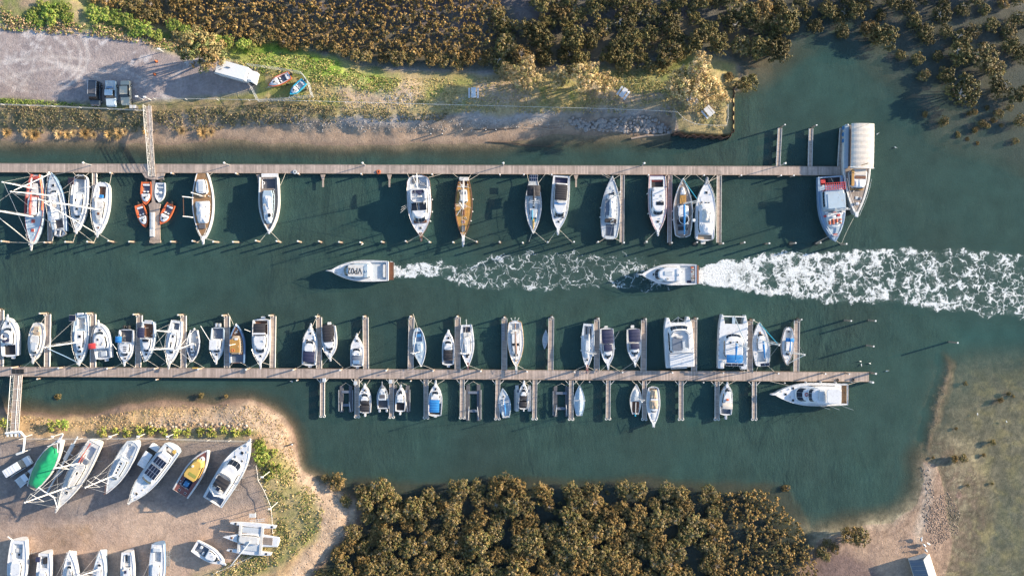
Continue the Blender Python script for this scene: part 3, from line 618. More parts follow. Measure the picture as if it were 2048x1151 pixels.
# ------------------------------------------------------------------ boats
SHAPE = {'m': (.86, .38, 2.4), 'y': (.9, .42, 2.5), 's': (.52, .46, 1.9), 'S': (.74, .42, 2.0), 'd': (.04, .5, 2.0), 'k': (.86, .42, 2.6), 't': (.5, .42, 2.3), 'f': (.92, .4, 2.2)}
class Boat:
    def __init__(s, label, bow, stern, beam, kind='m', fb=1.0, hull='W', deck='W', rail=None, zb=0.0, name='motor_boat', cat='motor boat', group=None,
                 well=None, floor='P', depth=.55, rs=0, keel=.55, short=None, deckin=.1):
        zd = zb+fb; a, c = P(*bow, zd), P(*stern, zd); d = a-c; s.L = d.length; s.B = beam/20*(1-zd/H)
        s.o = (a+c)/2; s.rz = math.atan2(d.y, d.x); s.zb = zb; s.fb = fb; s.s0, s.tm, s.p = SHAPE[kind]; s.rs = rs; s.short = short or label
        s.e = empty(name, (s.o.x, s.o.y, zb), s.rz, label, cat, group); s.roofs = []; s.kind = kind; s.hullc = hull; s.keel = keel
        s.well = well; s.din = deckin
        T = sorted(set([i/20 for i in range(21)]+[.97, .99, .03]+(list(well[:2]) if well else [])))
        lv = [(1, lambda t: s.sheer(t), 0), (.985, lambda t: s.sheer(t)*.6, .22), (.94, lambda t: s.sheer(t)*.25, .45), (.86, lambda t: -.02, .62), (.5, lambda t: -keel*.7, .95), (.04, lambda t: -keel, 1.3)]
        rk = min(.9, .075*s.L); h = MB(); n = len(lv); vs = []
        for t in T:
            for sd_ in (1, -1):
                for k, (wf, zf, rf) in enumerate(lv):
                    x = s.X(t)-rk*rf*max(0, (t-.55)/.45)**2; vs.append((x, sd_*s.w(t)*(wf if t > 0 else wf*.98), zf(t)))
        fs = []
        for i in range(len(T)-1):
            for q in (0, 1):
                for k in range(n-1):
                    a0 = i*2*n+q*n+k; b0 = a0+2*n; fs.append((a0, b0, b0+1, a0+1) if q == 0 else (a0, a0+1, b0+1, b0))
            fs.append((i*2*n+n-1, (i+1)*2*n+n-1, (i+1)*2*n+2*n-1, i*2*n+2*n-1))
        fs.append(tuple(range(n))+tuple(reversed(range(n, 2*n))))
        # gunwale cap and inner face
        g = len(vs)
        for t in T:
            for sd_ in (1, -1):
                w = max(s.w(t)-deckin, .005); vs.append((min(s.X(t), s.X(1)-.06), sd_*w, s.sheer(t))); vs.append((min(s.X(t), s.X(1)-.06), sd_*w, s.sheer(t)-.09))
        for i in range(len(T)-1):
            for q in (0, 1):
                o_ = i*2*n+q*n; p_ = o_+2*n; a0 = g+i*4+q*2; b0 = a0+4
                fs.append((o_, a0, b0, p_) if q == 0 else (o_, p_, b0, a0)); fs.append((a0, a0+1, b0+1, b0) if q == 0 else (a0, b0, b0+1, a0+1))
        h.add(vs, fs); h.build('hull', C[hull], s.e, smooth=False)
        if rail:
            for q in (1, -1): MB().path([(s.X(t), q*(s.w(t)+.015), s.sheer(t)-.05) for t in T], .065, 5).build('rub_rail', C[rail], s.e)
        # deck with a sunken well
        dk = MB(); wl_ = MB(); fl = MB(); W_ = lambda t: max(s.w(t)-deckin+.002, .004); zk = lambda t: s.sheer(t)-.07
        for i in range(len(T)-1):
            t0, t1 = T[i], T[i+1]; x0, x1 = s.X(t0), min(s.X(t1), s.X(1)-.07)
            if x0 >= x1: continue
            if well and t0 >= well[0]-1e-6 and t1 <= well[1]+1e-6:
                c0, c1 = min(well[2]*s.B, W_(t0)-.06), min(well[2]*s.B, W_(t1)-.06); zf = s.fb-depth
                for q in (1, -1):
                    dk.add([(x0, q*W_(t0), zk(t0)), (x1, q*W_(t1), zk(t1)), (x1, q*c1, zk(t1)+.02), (x0, q*c0, zk(t0)+.02)], [(0, 1, 2, 3) if q < 0 else (3, 2, 1, 0)])
                    wl_.add([(x0, q*c0, zk(t0)+.02), (x1, q*c1, zk(t1)+.02), (x1, q*c1, zf), (x0, q*c0, zf)], [(0, 1, 2, 3)])
                fl.add([(x0, -c0, zf), (x1, -c1, zf), (x1, c1, zf), (x0, c0, zf)], [(0, 1, 2, 3)])
                if abs(t0-well[0]) < 1e-6: wl_.add([(x0, -c0, zk(t0)), (x0, c0, zk(t0)), (x0, c0, zf), (x0, -c0, zf)], [(0, 1, 2, 3)])
                if abs(t1-well[1]) < 1e-6: wl_.add([(x1, -c1, zk(t1)), (x1, c1, zk(t1)), (x1, c1, zf), (x1, -c1, zf)], [(0, 1, 2, 3)])
            else: dk.add([(x0, -W_(t0), zk(t0)), (x1, -W_(t1), zk(t1)), (x1, W_(t1), zk(t1)), (x0, W_(t0), zk(t0))], [(0, 1, 2, 3)])
        dk.build('deck', C[deck], s.e)
        if well:
            wl_.build('cockpit_wall', C['W' if hull != 'O' else 'O'], s.e); fl.build('cockpit_floor', C[floor], s.e)
    def X(s, t): return (t-.5)*s.L
    def w(s, t):
        if t <= s.tm: v = s.s0+(1-s.s0)*math.sin(math.pi/2*t/s.tm)
        else: v = max(0, 1-((t-s.tm)/(1-s.tm))**s.p)
        if s.rs and t < s.rs: v *= .35+.65*math.sqrt(max(0, 1-(1-t/s.rs)**2))
        return max(v*s.B, .01)
    def sheer(s, t): return s.fb*(.96+.24*max(0, t-.3)**1.6)
    def zat(s, t, v=0.0):
        z = s.sheer(t)-.07
        if s.well and s.well[0] <= t <= s.well[1] and abs(v) <= s.well[2]: z = s.fb-.55
        for (a, b_, f, zz) in s.roofs:
            if a <= t <= b_ and abs(v) <= f: z = max(z, zz)
        return z
    def oline(s, t0, t1, f, wmax=9, n=7, bulge=.25, r=.5, sh0=0.0, sh1=0.0, ins=0.0):
        x0, x1 = s.X(t0)+sh0, s.X(t1)-sh1; R = []; hw = []
        for k in range(n+1):
            u = k/n; x = x0+(x1-x0)*u; t = t0+(t1-t0)*u; y = min(f*s.w(t), wmax)-ins
            dd = min(x-x0, x1-x); 
            if dd < r: y *= .8+.2*math.sqrt(max(0, 1-(1-dd/r)**2))
            R.append((x, -max(y, .02)))
        F_ = [(x1+bulge*math.cos(a), abs(R[-1][1])*math.sin(a)) for a in (-.9, -.35, .35, .9)]
        L_ = [(x, -y) for x, y in reversed(R)]
        return R+F_+L_, n
    def cab(s, t0, t1, f=.7, h=.6, m='W', slope=.5, bulge=.25, z0=None, wmax=9, win='fs', ins=.15, name='cabin', r=.4, aft=.05, panes=3, lo=.42, hi=.85):
        zz = s.zat((t0+t1)/2) if z0 is None else z0; lev = [(-.1, 0, 0, 0), (lo*h, slope*.12, .03, aft*.3), (hi*h, slope*.8, ins*.8, aft*.8), (h-.05, slope*.9, ins*.9, aft), (h, slope+.06, ins+.08, aft+.08)]
        loops = []
        for dz, sl, i_, af in lev:
            o, n = s.oline(t0, t1, f, wmax, bulge=bulge, sh1=sl, sh0=af, ins=i_, r=r); loops.append([(x, y, zz+dz) for x, y in o])
        o_ = MB().loft(loops).build(name, C[m], s.e); N = len(loops[0]); s.roofs.append((t0+.01, t1-slope/s.L*.9, f*.8, zz+h))
        A, B_ = loops[1], loops[2]; cx = sum(p[0] for p in A)/N
        def strip(ids, nm='window'):
            q = MB()
            for i in ids:
                j = (i+1) % N; P4 = []
                for L0, k in ((A, i), (A, j), (B_, j), (B_, i)):
                    x, y, z = L0[k]; d = math.hypot(x-cx, y) or 1; P4.append(Vector((x+(x-cx)/d*.03, y*(1+.03/max(abs(y), .1)), z+.015)))
                c_ = sum(P4, Vector())/4; P4 = [c_+(p-c_)*.93 for p in P4]; q.add(P4, [(0, 1, 2, 3)])
            q.build(nm, C['g'], o_)
        if 'f' in win:
            strip([n, n+1], 'front_window'); strip([n+2], 'front_window'); strip([n+3, n+4], 'front_window')
        if 's' in win:
            for base in (0, n+5):
                for a_ in range(0, n-1, 2): strip([base+a_+(1 if base else 0), base+a_+1+(1 if base else 0)])
        return o_
    def hatch(s, t, v=0, w=.5, l=None, m='g', z=None):
        l = l or w; zz = (s.zat(t, v) if z is None else z); x = s.X(t); y = v*s.B
        o = MB().box(x-l/2-.05, x+l/2+.05, y-w/2-.05, y+w/2+.05, zz-.02, zz+.05, .01).build('hatch', C['V'], s.e)
        MB().box(x-l/2, x+l/2, y-w/2, y+w/2, zz+.052, zz+.075, .01).build('hatch_pane', C[m], o)
    def box(s, t0, t1, v0, v1, h, m='W', name='locker', z=None, b=.05, r=.12, z0=None):
        zz = s.zat((t0+t1)/2, (v0+v1)/2) if z is None else z
        return MB().box(s.X(t0), s.X(t1), v0*s.B, v1*s.B, zz-.03, zz+h, b, min(r, abs(v1-v0)*s.B*.45, abs(t1-t0)*s.L*.45)).build(name, C[m], s.e)
    def canopy(s, t0, t1, f=.7, h=1.9, m='N', arch=.25, z=None, ribs=4, posts=True, v0=0, name='canopy', taper=0.0):
        zd = s.fb if z is None else z; zc = zd+h; o = MB(); nx, ny = 4*ribs, 10; hw = f*s.B
        for k, off in ((0, 0), (1, -.06)):
            pts = []
            for i in range(nx+1):
                u = i/nx; hh = hw*(1-taper*u)
                for j in range(ny+1):
                    q = -1+2*j/ny; pts.append((s.X(t0)+(s.X(t1)-s.X(t0))*u, v0*s.B+q*hh, zc-arch*abs(q)**2.5-.05*math.sin(math.pi*ribs*u)**2*1.0-.12*abs(2*u-1)**4+off))
            fs = [(i*(ny+1)+j, (i+1)*(ny+1)+j, (i+1)*(ny+1)+j+1, i*(ny+1)+j+1) for i in range(nx) for j in range(ny)]
            o.add(pts, fs if k == 0 else [tuple(reversed(q)) for q in fs])
        ob = o.build(name, C[m], s.e, smooth=False)
        if posts:
            for a in (t0+.01, t1-.01):
                for q in (-1, 1): MB().path([(s.X(a), v0*s.B+q*hw*.94, zd-.3), (s.X(a), v0*s.B+q*hw*.94, zc-arch-.03)], .03, 5).build('pole', C['A'], ob)
        return ob
    def cover(s, t0, t1, f=.95, h=.6, m='S', z=None, pw=2.2, wr=.06, name='boat_cover', taper=.0, seed=0):
        zz = s.fb-.05 if z is None else z; nx, ny = 26, 14; pts = []
        for i in range(nx+1):
            u = i/nx; t = t0+(t1-t0)*u; hw = f*s.w(t); e_ = 1-abs(2*u-1)**6*.7
            for j in range(ny+1):
                q = -1+2*j/ny; n_ = mnoise.noise(Vector((t*s.L*.9, q*2+seed, seed)))+.5*mnoise.noise(Vector((t*s.L*2.5, q*6, seed)))
                pts.append((s.X(t), q*hw, zz-.12+(h*(1-taper*u)*(1-abs(q)**pw)+n_*wr*2)*e_))
        fs = [(i*(ny+1)+j, (i+1)*(ny+1)+j, (i+1)*(ny+1)+j+1, i*(ny+1)+j+1) for i in range(nx) for j in range(ny)]
        s.roofs.append((t0+.02, t1-.02, f*.6, zz+h*.6)); return MB().add(pts, fs).build(name, C[m], s.e, smooth=True)
    def solar(s, t0, t1, v0, v1, nx=1, ny=2, h=.06, z=None, frame='A'):
        zz = s.zat((t0+t1)/2, (v0+v1)/2)+h if z is None else z; x0, x1, y0, y1 = s.X(t0), s.X(t1), v0*s.B, v1*s.B
        o = MB().box(x0, x1, y0, y1, zz-.05, zz, .005).build('solar_panel', C[frame], s.e)
        for i in range(nx):
            for j in range(ny):
                a, b_ = x0+(x1-x0)*i/nx+.04, x0+(x1-x0)*(i+1)/nx-.04; c, d = y0+(y1-y0)*j/ny+.04, y0+(y1-y0)*(j+1)/ny-.04
                MB().box(a, b_, c, d, zz+.003, zz+.02).build('solar_cell', C['p'], o)
    def loc(s, pw):
        d = pw-Vector((s.o.x, s.o.y, s.zb)); c, q = math.cos(-s.rz), math.sin(-s.rz); return Vector((d.x*c-d.y*q, d.x*q+d.y*c, d.z))
    def mast(s, t, h, top=None, v=0, m='w', spread=(.5, .75), r=.1, stays=True, boom=None, bm='w', bl=.3, jib=None, sw=1.1, bz=1.0, mr=.14):
        b0 = Vector((s.X(t), v*s.B, s.zat(t, v)-.02))
        T_ = s.loc(P(*top, h)) if top else Vector((b0.x, b0.y, h-s.zb))
        o = MB().path([b0, b0.lerp(T_, .5), T_], [r, r*.95, r*.6], 8).build('mast', C[m], s.e)
        MB().box(T_.x-.12, T_.x+.12, T_.y-.12, T_.y+.12, T_.z, T_.z+.12, .02).build('masthead', C['w'], o)
        tips = []
        for q in spread:
            c = b0.lerp(T_, q); k = sw*(1.25-q*.5); 
            for sg in (-1, 1):
                tip = c+Vector((-.1, sg*k, .05)); tips.append(tip); MB().path([c, tip], [.05, .035], 5).build('spreader', C[m], o)
        if stays:
            st = MB()
            for sg in (-1, 1):
                w_ = s.w(t)*.93
                st.path([Vector((b0.x-.15, sg*w_, s.sheer(t)))]+[p for p in tips if (p.y-b0.y) * sg > 0 or abs(p.y) > 99][:2]+[T_], .022, 4)
                st.path([Vector((b0.x-.4, sg*w_, s.sheer(t))), b0.lerp(T_, .55)], .018, 4)
            st.path([Vector((s.X(.985), 0, s.sheer(1))), b0.lerp(T_, .97)], .022, 4); st.path([Vector((s.X(.01), 0, s.sheer(0))), T_], .022, 4)
            st.build('rigging', C['A'], o)
        if boom:
            z = b0.z+bz; tl = t-boom/s.L; oo = MB().path([(s.X(t)-.05, b0.y, z), (s.X(t)-boom*.5, b0.y, z+.02), (s.X(tl), b0.y+bl*.1, z+.03)], [.07, .07, .06], 6).build('boom', C['w'], o)
            MB().path([(s.X(t)-.15, b0.y, z+.16), (s.X(t)-boom*.3, b0.y, z+.2), (s.X(tl)+.15, b0.y+bl*.1, z+.13)], [mr, mr*1.15, mr*.55], 8).build('sail_cover', C[bm], oo, smooth=True)
        if jib: MB().path([(s.X(.975), 0, s.sheer(1)+.3), Vector((s.X(.975), 0, s.sheer(1))).lerp(T_, .45), Vector((s.X(.975), 0, s.sheer(1))).lerp(T_, .93)], [.1, .09, .05], 6).build('furled_headsail', C[jib], s.e, smooth=True)
        return o
    def pulpit(s, t0=.8, h=.65, m='A', aft=False, t1=1.0):
        T = [t0+(t1-t0)*k/6 for k in range(7)]; z = lambda t: s.sheer(t)
        o = MB(); pts = [(s.X(t), -max(s.w(t)-.08, .08), z(t)+h) for t in T]; pts += [(x, -y, zz) for x, y, zz in reversed(pts)]
        o.path(pts, .022, 4)
        for k in range(0, len(pts), 2): x, y, zz = pts[k]; o.path([(x, y, zz-h), (x, y, zz)], .018, 4)
        o.build('bow_rail', C[m], s.e)
        return s
    def rails(s, t0=.1, t1=.82, h=.6, m='A'):
        for q in (1, -1):
            o = MB(); T = [t0+(t1-t0)*k/6 for k in range(7)]; pts = [(s.X(t), q*(s.w(t)-.06), s.sheer(t)+h) for t in T]; o.path(pts, .018, 4)
            for x, y, zz in pts: o.path([(x, y, zz-h), (x, y, zz)], .016, 4)
            o.build('guard_rail', C[m], s.e)
    def eng(s, v=0, sz=1.0, m='b', tilt=0):
        x = s.X(0); y = v*s.B; o = MB().slab([(x-.75*sz, y-.13*sz), (x-.62*sz, y-.22*sz), (x-.12*sz, y-.2*sz), (x-.05*sz, y), (x-.12*sz, y+.2*sz), (x-.62*sz, y+.22*sz), (x-.75*sz, y+.13*sz)], s.fb*.55, s.fb*.55+.55*sz, .1*sz).build('outboard_engine', C[m], s.e)
        MB().box(x-.48*sz, x-.3*sz, y-.07, y+.07, -.5, s.fb*.54, .02).build('engine_leg', C['Q'], o)
    def plat(s, l=.6, f=.8, m='W', z=.32):
        h = f*s.w(0); MB().box(s.X(0)-l, s.X(0)-.02, -h, h, z-.1, z, .03, .15).build('swim_platform', C[m], s.e)
    def sprit(s, l=.7, m='W', w=.28, dark=False):
        z = s.sheer(1)-.02; o = MB().slab([(s.X(1)-.8, -w), (s.X(1)+l*.6, -w*.8), (s.X(1)+l, -w*.45), (s.X(1)+l, w*.45), (s.X(1)+l*.6, w*.8), (s.X(1)-.8, w)], z, z+.1, .03).build('bow_sprit', C[m], s.e)
        MB().box(s.X(1)+l*.35, s.X(1)+l*.85, -.07, .07, z+.1, z+.22, .02).build('anchor', C['G'], o)
    def fly(s, t0, t1, f=.6, z=None, h=.5, seat='P', m='W', ws=True):
        zz = s.zat((t0+t1)/2) if z is None else z; o, n = s.oline(t0, t1, f, bulge=.3); N = len(o); cx = sum(p[0] for p in o)/N
        inn = [(cx+(x-cx)*.87, y*.86) for x, y in o]; L = [[(x, y, zz-.05) for x, y in o], [(x, y, zz+h) for x, y in o], [(x, y, zz+h) for x, y in inn], [(x, y, zz+.08) for x, y in inn]]
        oo = MB().loft(L, True, False).add([(x, y, zz+.09) for x, y in inn], [tuple(range(N))]).build('flybridge', C[m], s.e)
        x0, x1 = s.X(t0), s.X(t1); hw = f*s.w((t0+t1)/2)
        MB().box(x0+.25, x0+.75, -hw*.7, hw*.7, zz+.1, zz+.48, .06, .1).build('bench_seat', C[seat], oo)
        MB().box(x1-1.1, x1-.75, -hw*.15, hw*.5, zz+.1, zz+.75, .06, .08).build('helm_console', C['V'], oo)
        MB().box(x1-1.75, x1-1.35, -.05*hw, hw*.4, zz+.1, zz+.55, .08, .1).build('helm_seat', C[seat], oo)
        if ws: MB().path([(x, y, zz+h+.12) for x, y in o[n-1:n+7]], .05, 5).build('windscreen', C['g'], oo)
        s.roofs.append((t0, t1, f*.8, zz+.1)); return oo
    def bits(s, k=5, t0=.1, t1=.95, f=.75):
        for i in range(k):
            t = RS.uniform(t0, t1); q = RS.choice([-1, 1])*RS.uniform(.25, f); v = q*s.w(t)/s.B; z = s.zat(t, v); x, y = s.X(t), v*s.B; r = RS.uniform(.07, .13)
            c = RS.randint(4)
            if c == 0: MB().disc((x, y), r, z-.02, z+.16, 8, .03).build('winch', C['A'], s.e)
            elif c == 1: MB().box(x-.12, x+.12, y-.04, y+.04, z-.02, z+.09, .02).build('cleat', C['G'], s.e)
            elif c == 2: MB().ring((x, y, z+.05), r*1.6, .045, 10, 5).build('rope_coil', C['r'], s.e)
            else: MB().disc((x, y), r*.9, z-.02, z+.13, 8, .05).build('deck_vent', C['V'], s.e)
    def fenders(s, ts=(.3, .5, .7), side=1, m='W'):
        for t in ts:
            y = side*(s.w(t)+.12); MB().path([(s.X(t), y, s.fb*.2), (s.X(t), y, s.fb*.27), (s.X(t), y, s.fb*.75), (s.X(t), y, s.fb*.85)], [.05, .13, .13, .04], 8).build('fender', C[m], s.e)
    def life(s, t, v, m='O'): MB().ring((s.X(t), v*s.B, s.zat(t, v)+.07), .26, .07).build('life_ring', C[m], s.e)
    def pt(s, t, v=0, dz=0):
        x, y = s.X(t), v*s.w(t); c, q = math.cos(s.rz), math.sin(s.rz); return Vector((s.o.x+x*c-y*q, s.o.y+x*q+y*c, s.zb+s.sheer(t)+dz))
    def moor(s, *ends):
        for (t, v, px, py, z, what) in ends:
            a = s.pt(t, v, .02); b = P(px, py, z); n = 7; sag = .05*(b-a).length
            pts = [a.lerp(b, k/n)+Vector((0, 0, -sag*4*(k/n)*(1-k/n))) for k in range(n+1)]
            for p in pts: p.z = max(p.z, .06)
            o = MB().path([p-a for p in pts], .035, 4).build('mooring_line', C['r']); o.location = a
            dx, dy = (b-a).x, (b-a).y
            dr = ('running down and ' if dy < -.4 else 'running up and ' if dy > .4 else 'running ')+('left' if dx < 0 else 'right')
            lb = 'line from %s of %s %s to %s' % ('bow' if t > .6 else 'stern', s.short.replace(' with the', ', ').replace(' ,', ',').replace('white boom cover', 'white boom'), 'left' if dx < 0 else 'right', what)
            if len(lb.split()) > 16: lb = lb.replace('the ', '')
            tag(o, lb, 'rope', 'mooring lines')
SAIL = dict(name='sailing_yacht', cat='sailing boat')

# ================================================================== upper row of berths
JT = 'the upper jetty'; OP = 'an outer pile'
b = Boat('long red-railed two-masted ship with an ice-blue foredeck, leftmost of the upper berths', (64, 490), (71, 349), 36, 't', 1.5, 'B', 'B', rail='R', well=(.1, .3, .5), floor='V', short='red-railed ship', **SAIL)
MB().path([(b.X(t), -(b.w(t)-.25), b.sheer(t)+.15) for t in [.0, .1, .2, .3, .4, .5, .58]], .26, 6).build('red_side_deck', C['R'], b.e)
MB().path([(b.X(t), (b.w(t)-.12), b.sheer(t)+.08) for t in [.0, .1, .2, .3, .4, .5]], .16, 6).build('orange_bulwark', C['O'], b.e)
b.cab(.32, .58, .6, .7, 'W', .3, name='deckhouse'); b.cab(.12, .28, .55, .55, 'V', .25); b.hatch(.66, 0, .7, m='R'); b.hatch(.79, 0, .6, m='R'); b.box(.36, .45, -.15, .3, .3, 'W'); b.box(.3, .34, -.5, .5, .2, 'R', 'bench')
b.box(.02, .07, -.4, .4, .35, 'R', 'stern_locker'); b.box(.08, .11, -.3, .3, .12, 'N', 'skylight')
b.mast(.2, 9, (5, 364), m='w', r=.13, boom=2, bm='w', sw=1.2); b.mast(.6, 14.5, (-24, 418), r=.16, sw=1.6, boom=5, bm='R', jib='V', mr=.22)
b.sprit(1.1, 'V', .3); b.pulpit(.85); b.bits(10); b.life(.3, .3)
b.moor((.97, 0, 104, 482, 1.6, 'the pile by the plank pier'), (.97, 0, 20, 484, 1.8, 'the leftmost outer pile'), (.02, -.9, 55, 344, 1, JT))
b = Boat('blue-grey sloop with bow against the upper jetty and a grey dinghy slung at its stern', (103, 345), (119, 463), 34, 'S', 1.2, 'D', 'P', rail='B', well=(.06, .22, .5), floor='Q', short='blue-grey sloop', **SAIL)
b.cab(.3, .68, .62, .55, 'W', .6, panes=3); b.canopy(.18, .34, .62, 1.5, 'W', .2); b.hatch(.78, 0, .5); b.hatch(.5, .15, .4); b.box(.4, .47, -.25, .25, .12, 'E', 'skylight')
b.mast(.6, 12.5, (22, 383), r=.13, boom=4.2, bm='w', jib='w', sw=1.5); b.pulpit(.85); b.rails(); b.bits(8); b.moor((.96, .5, 92, 345, 1, JT), (.96, -.5, 130, 345, 1, JT), (.03, .8, 104, 484, 1.6, 'the pile at the end of the plank pier'))
b = Boat('small grey inflatable dinghy hung across the stern of the blue-grey sloop', (131, 467), (109, 464), 16, 'k', .55, 'G', 'P', zb=.9, well=(.1, .72, .55), floor='Z', depth=.3, name='inflatable_dinghy', cat='dinghy')
MB().box(-.1, .1, -.6, .6, .45, .55, .02).build('thwart', C['V'], b.e)
b = Boat('white sloop with a striped solar panel over its stern, second white yacht from the left in the upper berths', (153.5, 464), (161, 349), 34, 'S', 1.2, 'W', 'P', rail='w', well=(.06, .3, .5), floor='P', rs=.1, short='white sloop with the striped solar panel', **SAIL)
b.cab(.34, .74, .62, .5, 'W', .7); b.solar(.08, .2, -.75, -.05, 1, 5, z=3.0, frame='X'); b.hatch(.82, 0, .5); b.hatch(.6, 0, .45); b.hatch(.45, -.25, .4); b.box(.03, .08, -.5, .6, .5, 'b', 'stern_gear')
b.mast(.55, 14, (92, 404), r=.12, boom=4, bm='w', jib=None); b.sprit(.4); b.pulpit(.82); b.rails(); b.bits(12)
b.moor((.96, -.3, 146, 484, 1.6, OP), (.96, .3, 186, 484, 1.8, OP), (.03, .8, 178, 345, 1, JT), (.03, -.8, 146, 345, 1, JT)); b.fenders((.2, .5), 1)
b = Boat('white sloop with a tan cabin top and small blue cover, rightmost of the four yachts at the left end of the upper jetty', (195.5, 470), (205, 364), 34, 'S', 1.15, 'W', 'W', rail='w', well=(.08, .3, .45), floor='X', rs=.12, short='white sloop with the blue cover', **SAIL)
b.cab(.36, .76, .58, .45, 'V', .8, win='s'); b.box(.3, .45, -.75, -.2, .25, 'E', 'cream_hood'); b.box(.24, .3, -.15, .3, .3, 'L', 'folded_cover', z=1.2); b.hatch(.72, 0, .5, m='X'); b.hatch(.6, 0, .5, m='X'); b.hatch(.86, 0, .35, m='X')
b.mast(.53, 15.5, (78, 399), r=.13, boom=3.4, bm='w', jib='w'); b.sprit(.5, 'P'); b.pulpit(.84); b.rails(); b.bits(7)
b.moor((.97, .3, 222, 483, 1.8, OP), (.97, -.3, 188, 484, 1.8, OP), (.1, .9, 223, 345, 1, JT), (.05, -.8, 180, 366, 1, 'the half hidden plank pier'))

def runabout(label, bow, stern, beam, hull, deck, short, name='trailer_boat', zb=0., floor='Z', seats='W', eng='b', trim=None, fb=.62):
    b = Boat(label, bow, stern, beam, 'k', fb, hull, deck, rail=trim, zb=zb, well=(.08, .58, .68), floor=floor, depth=.4, name=name, cat='motor boat', short=short, deckin=.16)
    z = b.zat(.7); b.cab(.52, .8, .82, .32, seats, .3, win='', name='cuddy', ins=.08); b.hatch(.7, 0, .3)
    o, n = b.oline(.5, .6, .8, bulge=.3); MB().path([(x, y, z+.5) for x, y in o[n-1:n+7]], .045, 5).build('windscreen', C['g'], b.e)
    b.box(.1, .18, -.6, .6, .25, seats, 'rear_seat', z=zb*0+fb-.4+.12); b.box(.4, .46, .15, .5, .35, seats, 'helm_seat', z=fb-.3); b.box(.4, .46, -.5, -.15, .35, seats, 'passenger_seat', z=fb-.3)
    b.eng(0, .8, eng); return b
runabout('orange half-cabin boat nosing down at the left side of the narrow pontoon walkway', (291, 410), (292, 363), 22, 'O', 'O', 'upper left orange boat')
runabout('orange half-cabin boat lying aslant at the left of the pontoon locker, bow lower right', (291.5, 455), (277, 409), 20, 'O', 'O', 'lower left orange boat')
runabout('orange half-cabin boat lying aslant at the right of the pontoon locker, bow lower left', (321, 449), (342, 408), 21, 'O', 'O', 'right orange boat')
b = Boat('small open white runabout beside the narrow pontoon walkway, opposite an orange boat', (318.5, 405), (320.5, 365), 21, 'k', .6, 'W', 'W', well=(.08, .75, .7), floor='P', depth=.4, name='open_runabout', deckin=.15); b.box(.2, .28, -.6, .6, .2, 'P', 'thwart', z=.3); b.box(.45, .55, -.1, .35, .5, 'W', 'console', z=.3); b.eng(0, .85, 'b')
b = Boat('white motor sailer with honey teak decks and two stern davits on its left side, in the upper berths', (407, 480), (403.5, 346), 41, 't', 1.5, 'W', 'T', rail='w', rs=0, short='teak-decked motor sailer', name='motor_sailer', cat='motor sailer')
b.cab(.1, .31, .62, .8, 'W', .3, win='fs', wmax=1.25, name='aft_cabin'); b.box(.13, .29, -.2, .3, .12, 'P', 'roof_mat'); b.cover(.42, .75, .74, .75, 'W', seed=3, wr=.09, name='white_tarpaulin'); b.box(.76, .83, -.4, .25, .25, 'Q', 'dark_locker'); b.box(.3, .36, -.3, .3, .3, 'S', 'companionway')
for t in (.37, .66):
    MB().path([(b.X(t), -b.B*.9, 1.3), (b.X(t), -b.B*1.0, 2.8), (b.X(t)-.1, -b.B-1.1, 3.3)], .09, 6).build('davit', C['w'], b.e)
MB().path([(b.X(.37), -b.B-.95, 3.2), (b.X(.66), -b.B-.95, 3.2)], .045, 5).build('davit_bar', C['X'], b.e)
b.sprit(.9, 'W', .3); b.pulpit(.82, m='w'); b.bits(8); b.mast(.34, 6, r=.08, spread=(), stays=False)
b.moor((.97, .3, 437, 484, 1.6, OP), (.97, -.3, 395, 484, 1.6, OP), (.06, .8, 425, 346, 1, JT))
b = Boat('classic motor yacht with a dark plank deck, pink-white bulwarks and a long pale wheelhouse, in the upper berths', (538.5, 466), (537, 354), 41, 'f', 1.6, 'V', 'U', rail='W', well=(.03, .2, .65), floor='Q', rs=0, short='dark-decked motor yacht', name='motor_yacht', deckin=.28)
MB().path([(b.X(t), q*(b.w(t)-.14), b.sheer(t)+.1) for q in (-1,) for t in [k/16*.98 for k in range(17)]], .08, 6).path([(b.X(t), (b.w(t)-.14), b.sheer(t)+.1) for t in [k/16*.98 for k in range(17)]], .08, 6).build('bulwark_cap', C['V'], b.e)
b.cab(.24, .82, .56, .8, 'B', .5, wmax=1.15, aft=.1, win='s', bulge=.2); b.cover(.34, .78, .5, .35, 'W', z=2.3, seed=5, wr=.08, name='white_cover'); b.box(.66, .72, .1, .35, .35, 'g', 'skylight'); b.plat(.85, .9, 'W', .9); b.sprit(.2, 'W', .25); b.bits(5)
b.moor((.96, -.5, 519, 483, 1.6, OP), (.96, .5, 561, 484, 1.6, OP), (.2, 1, 571, 346, 1, JT)); b.life(.1, -.6, 'W')
b = Boat('broad white trawler yacht with two dark roof windows and a round flybridge, largest in the middle of the upper berths', (842, 473), (836, 350), 48, 'y', 1.7, 'W', 'W', rail='X', well=(.03, .22, .7), floor='P', rs=.12, short='white trawler yacht', name='trawler_yacht')
b.cab(.22, .74, .74, 1.0, 'W', 1.1, wmax=1.75, aft=.15, bulge=.5); b.box(.46, .58, -.62, -.03, .07, 'g', 'roof_window', b=.01); b.box(.46, .58, .03, .62, .07, 'g', 'roof_window', b=.01); b.fly(.24, .44, .62, h=.6, seat='N'); b.box(.05, .12, -.5, .0, .35, 'K', 'gear_heap', z=1.2); b.box(.12, .17, .1, .5, .3, 'Z', 'gear_heap', z=1.2)
b.box(.02, .2, -.85, -.5, .12, 'P', 'side_deck_mat'); b.box(.73, .78, -.55, .55, .22, 'X', 'deck_bench'); b.hatch(.86, 0, .45); b.mast(.24, 8.5, (826, 352), r=.08, spread=(), boom=3, bm='w'); b.sprit(1.0, 'X', .3); b.pulpit(.72, m='w'); b.rails(.2, .72); b.bits(10); b.fenders((.4, .6, .75), 1)
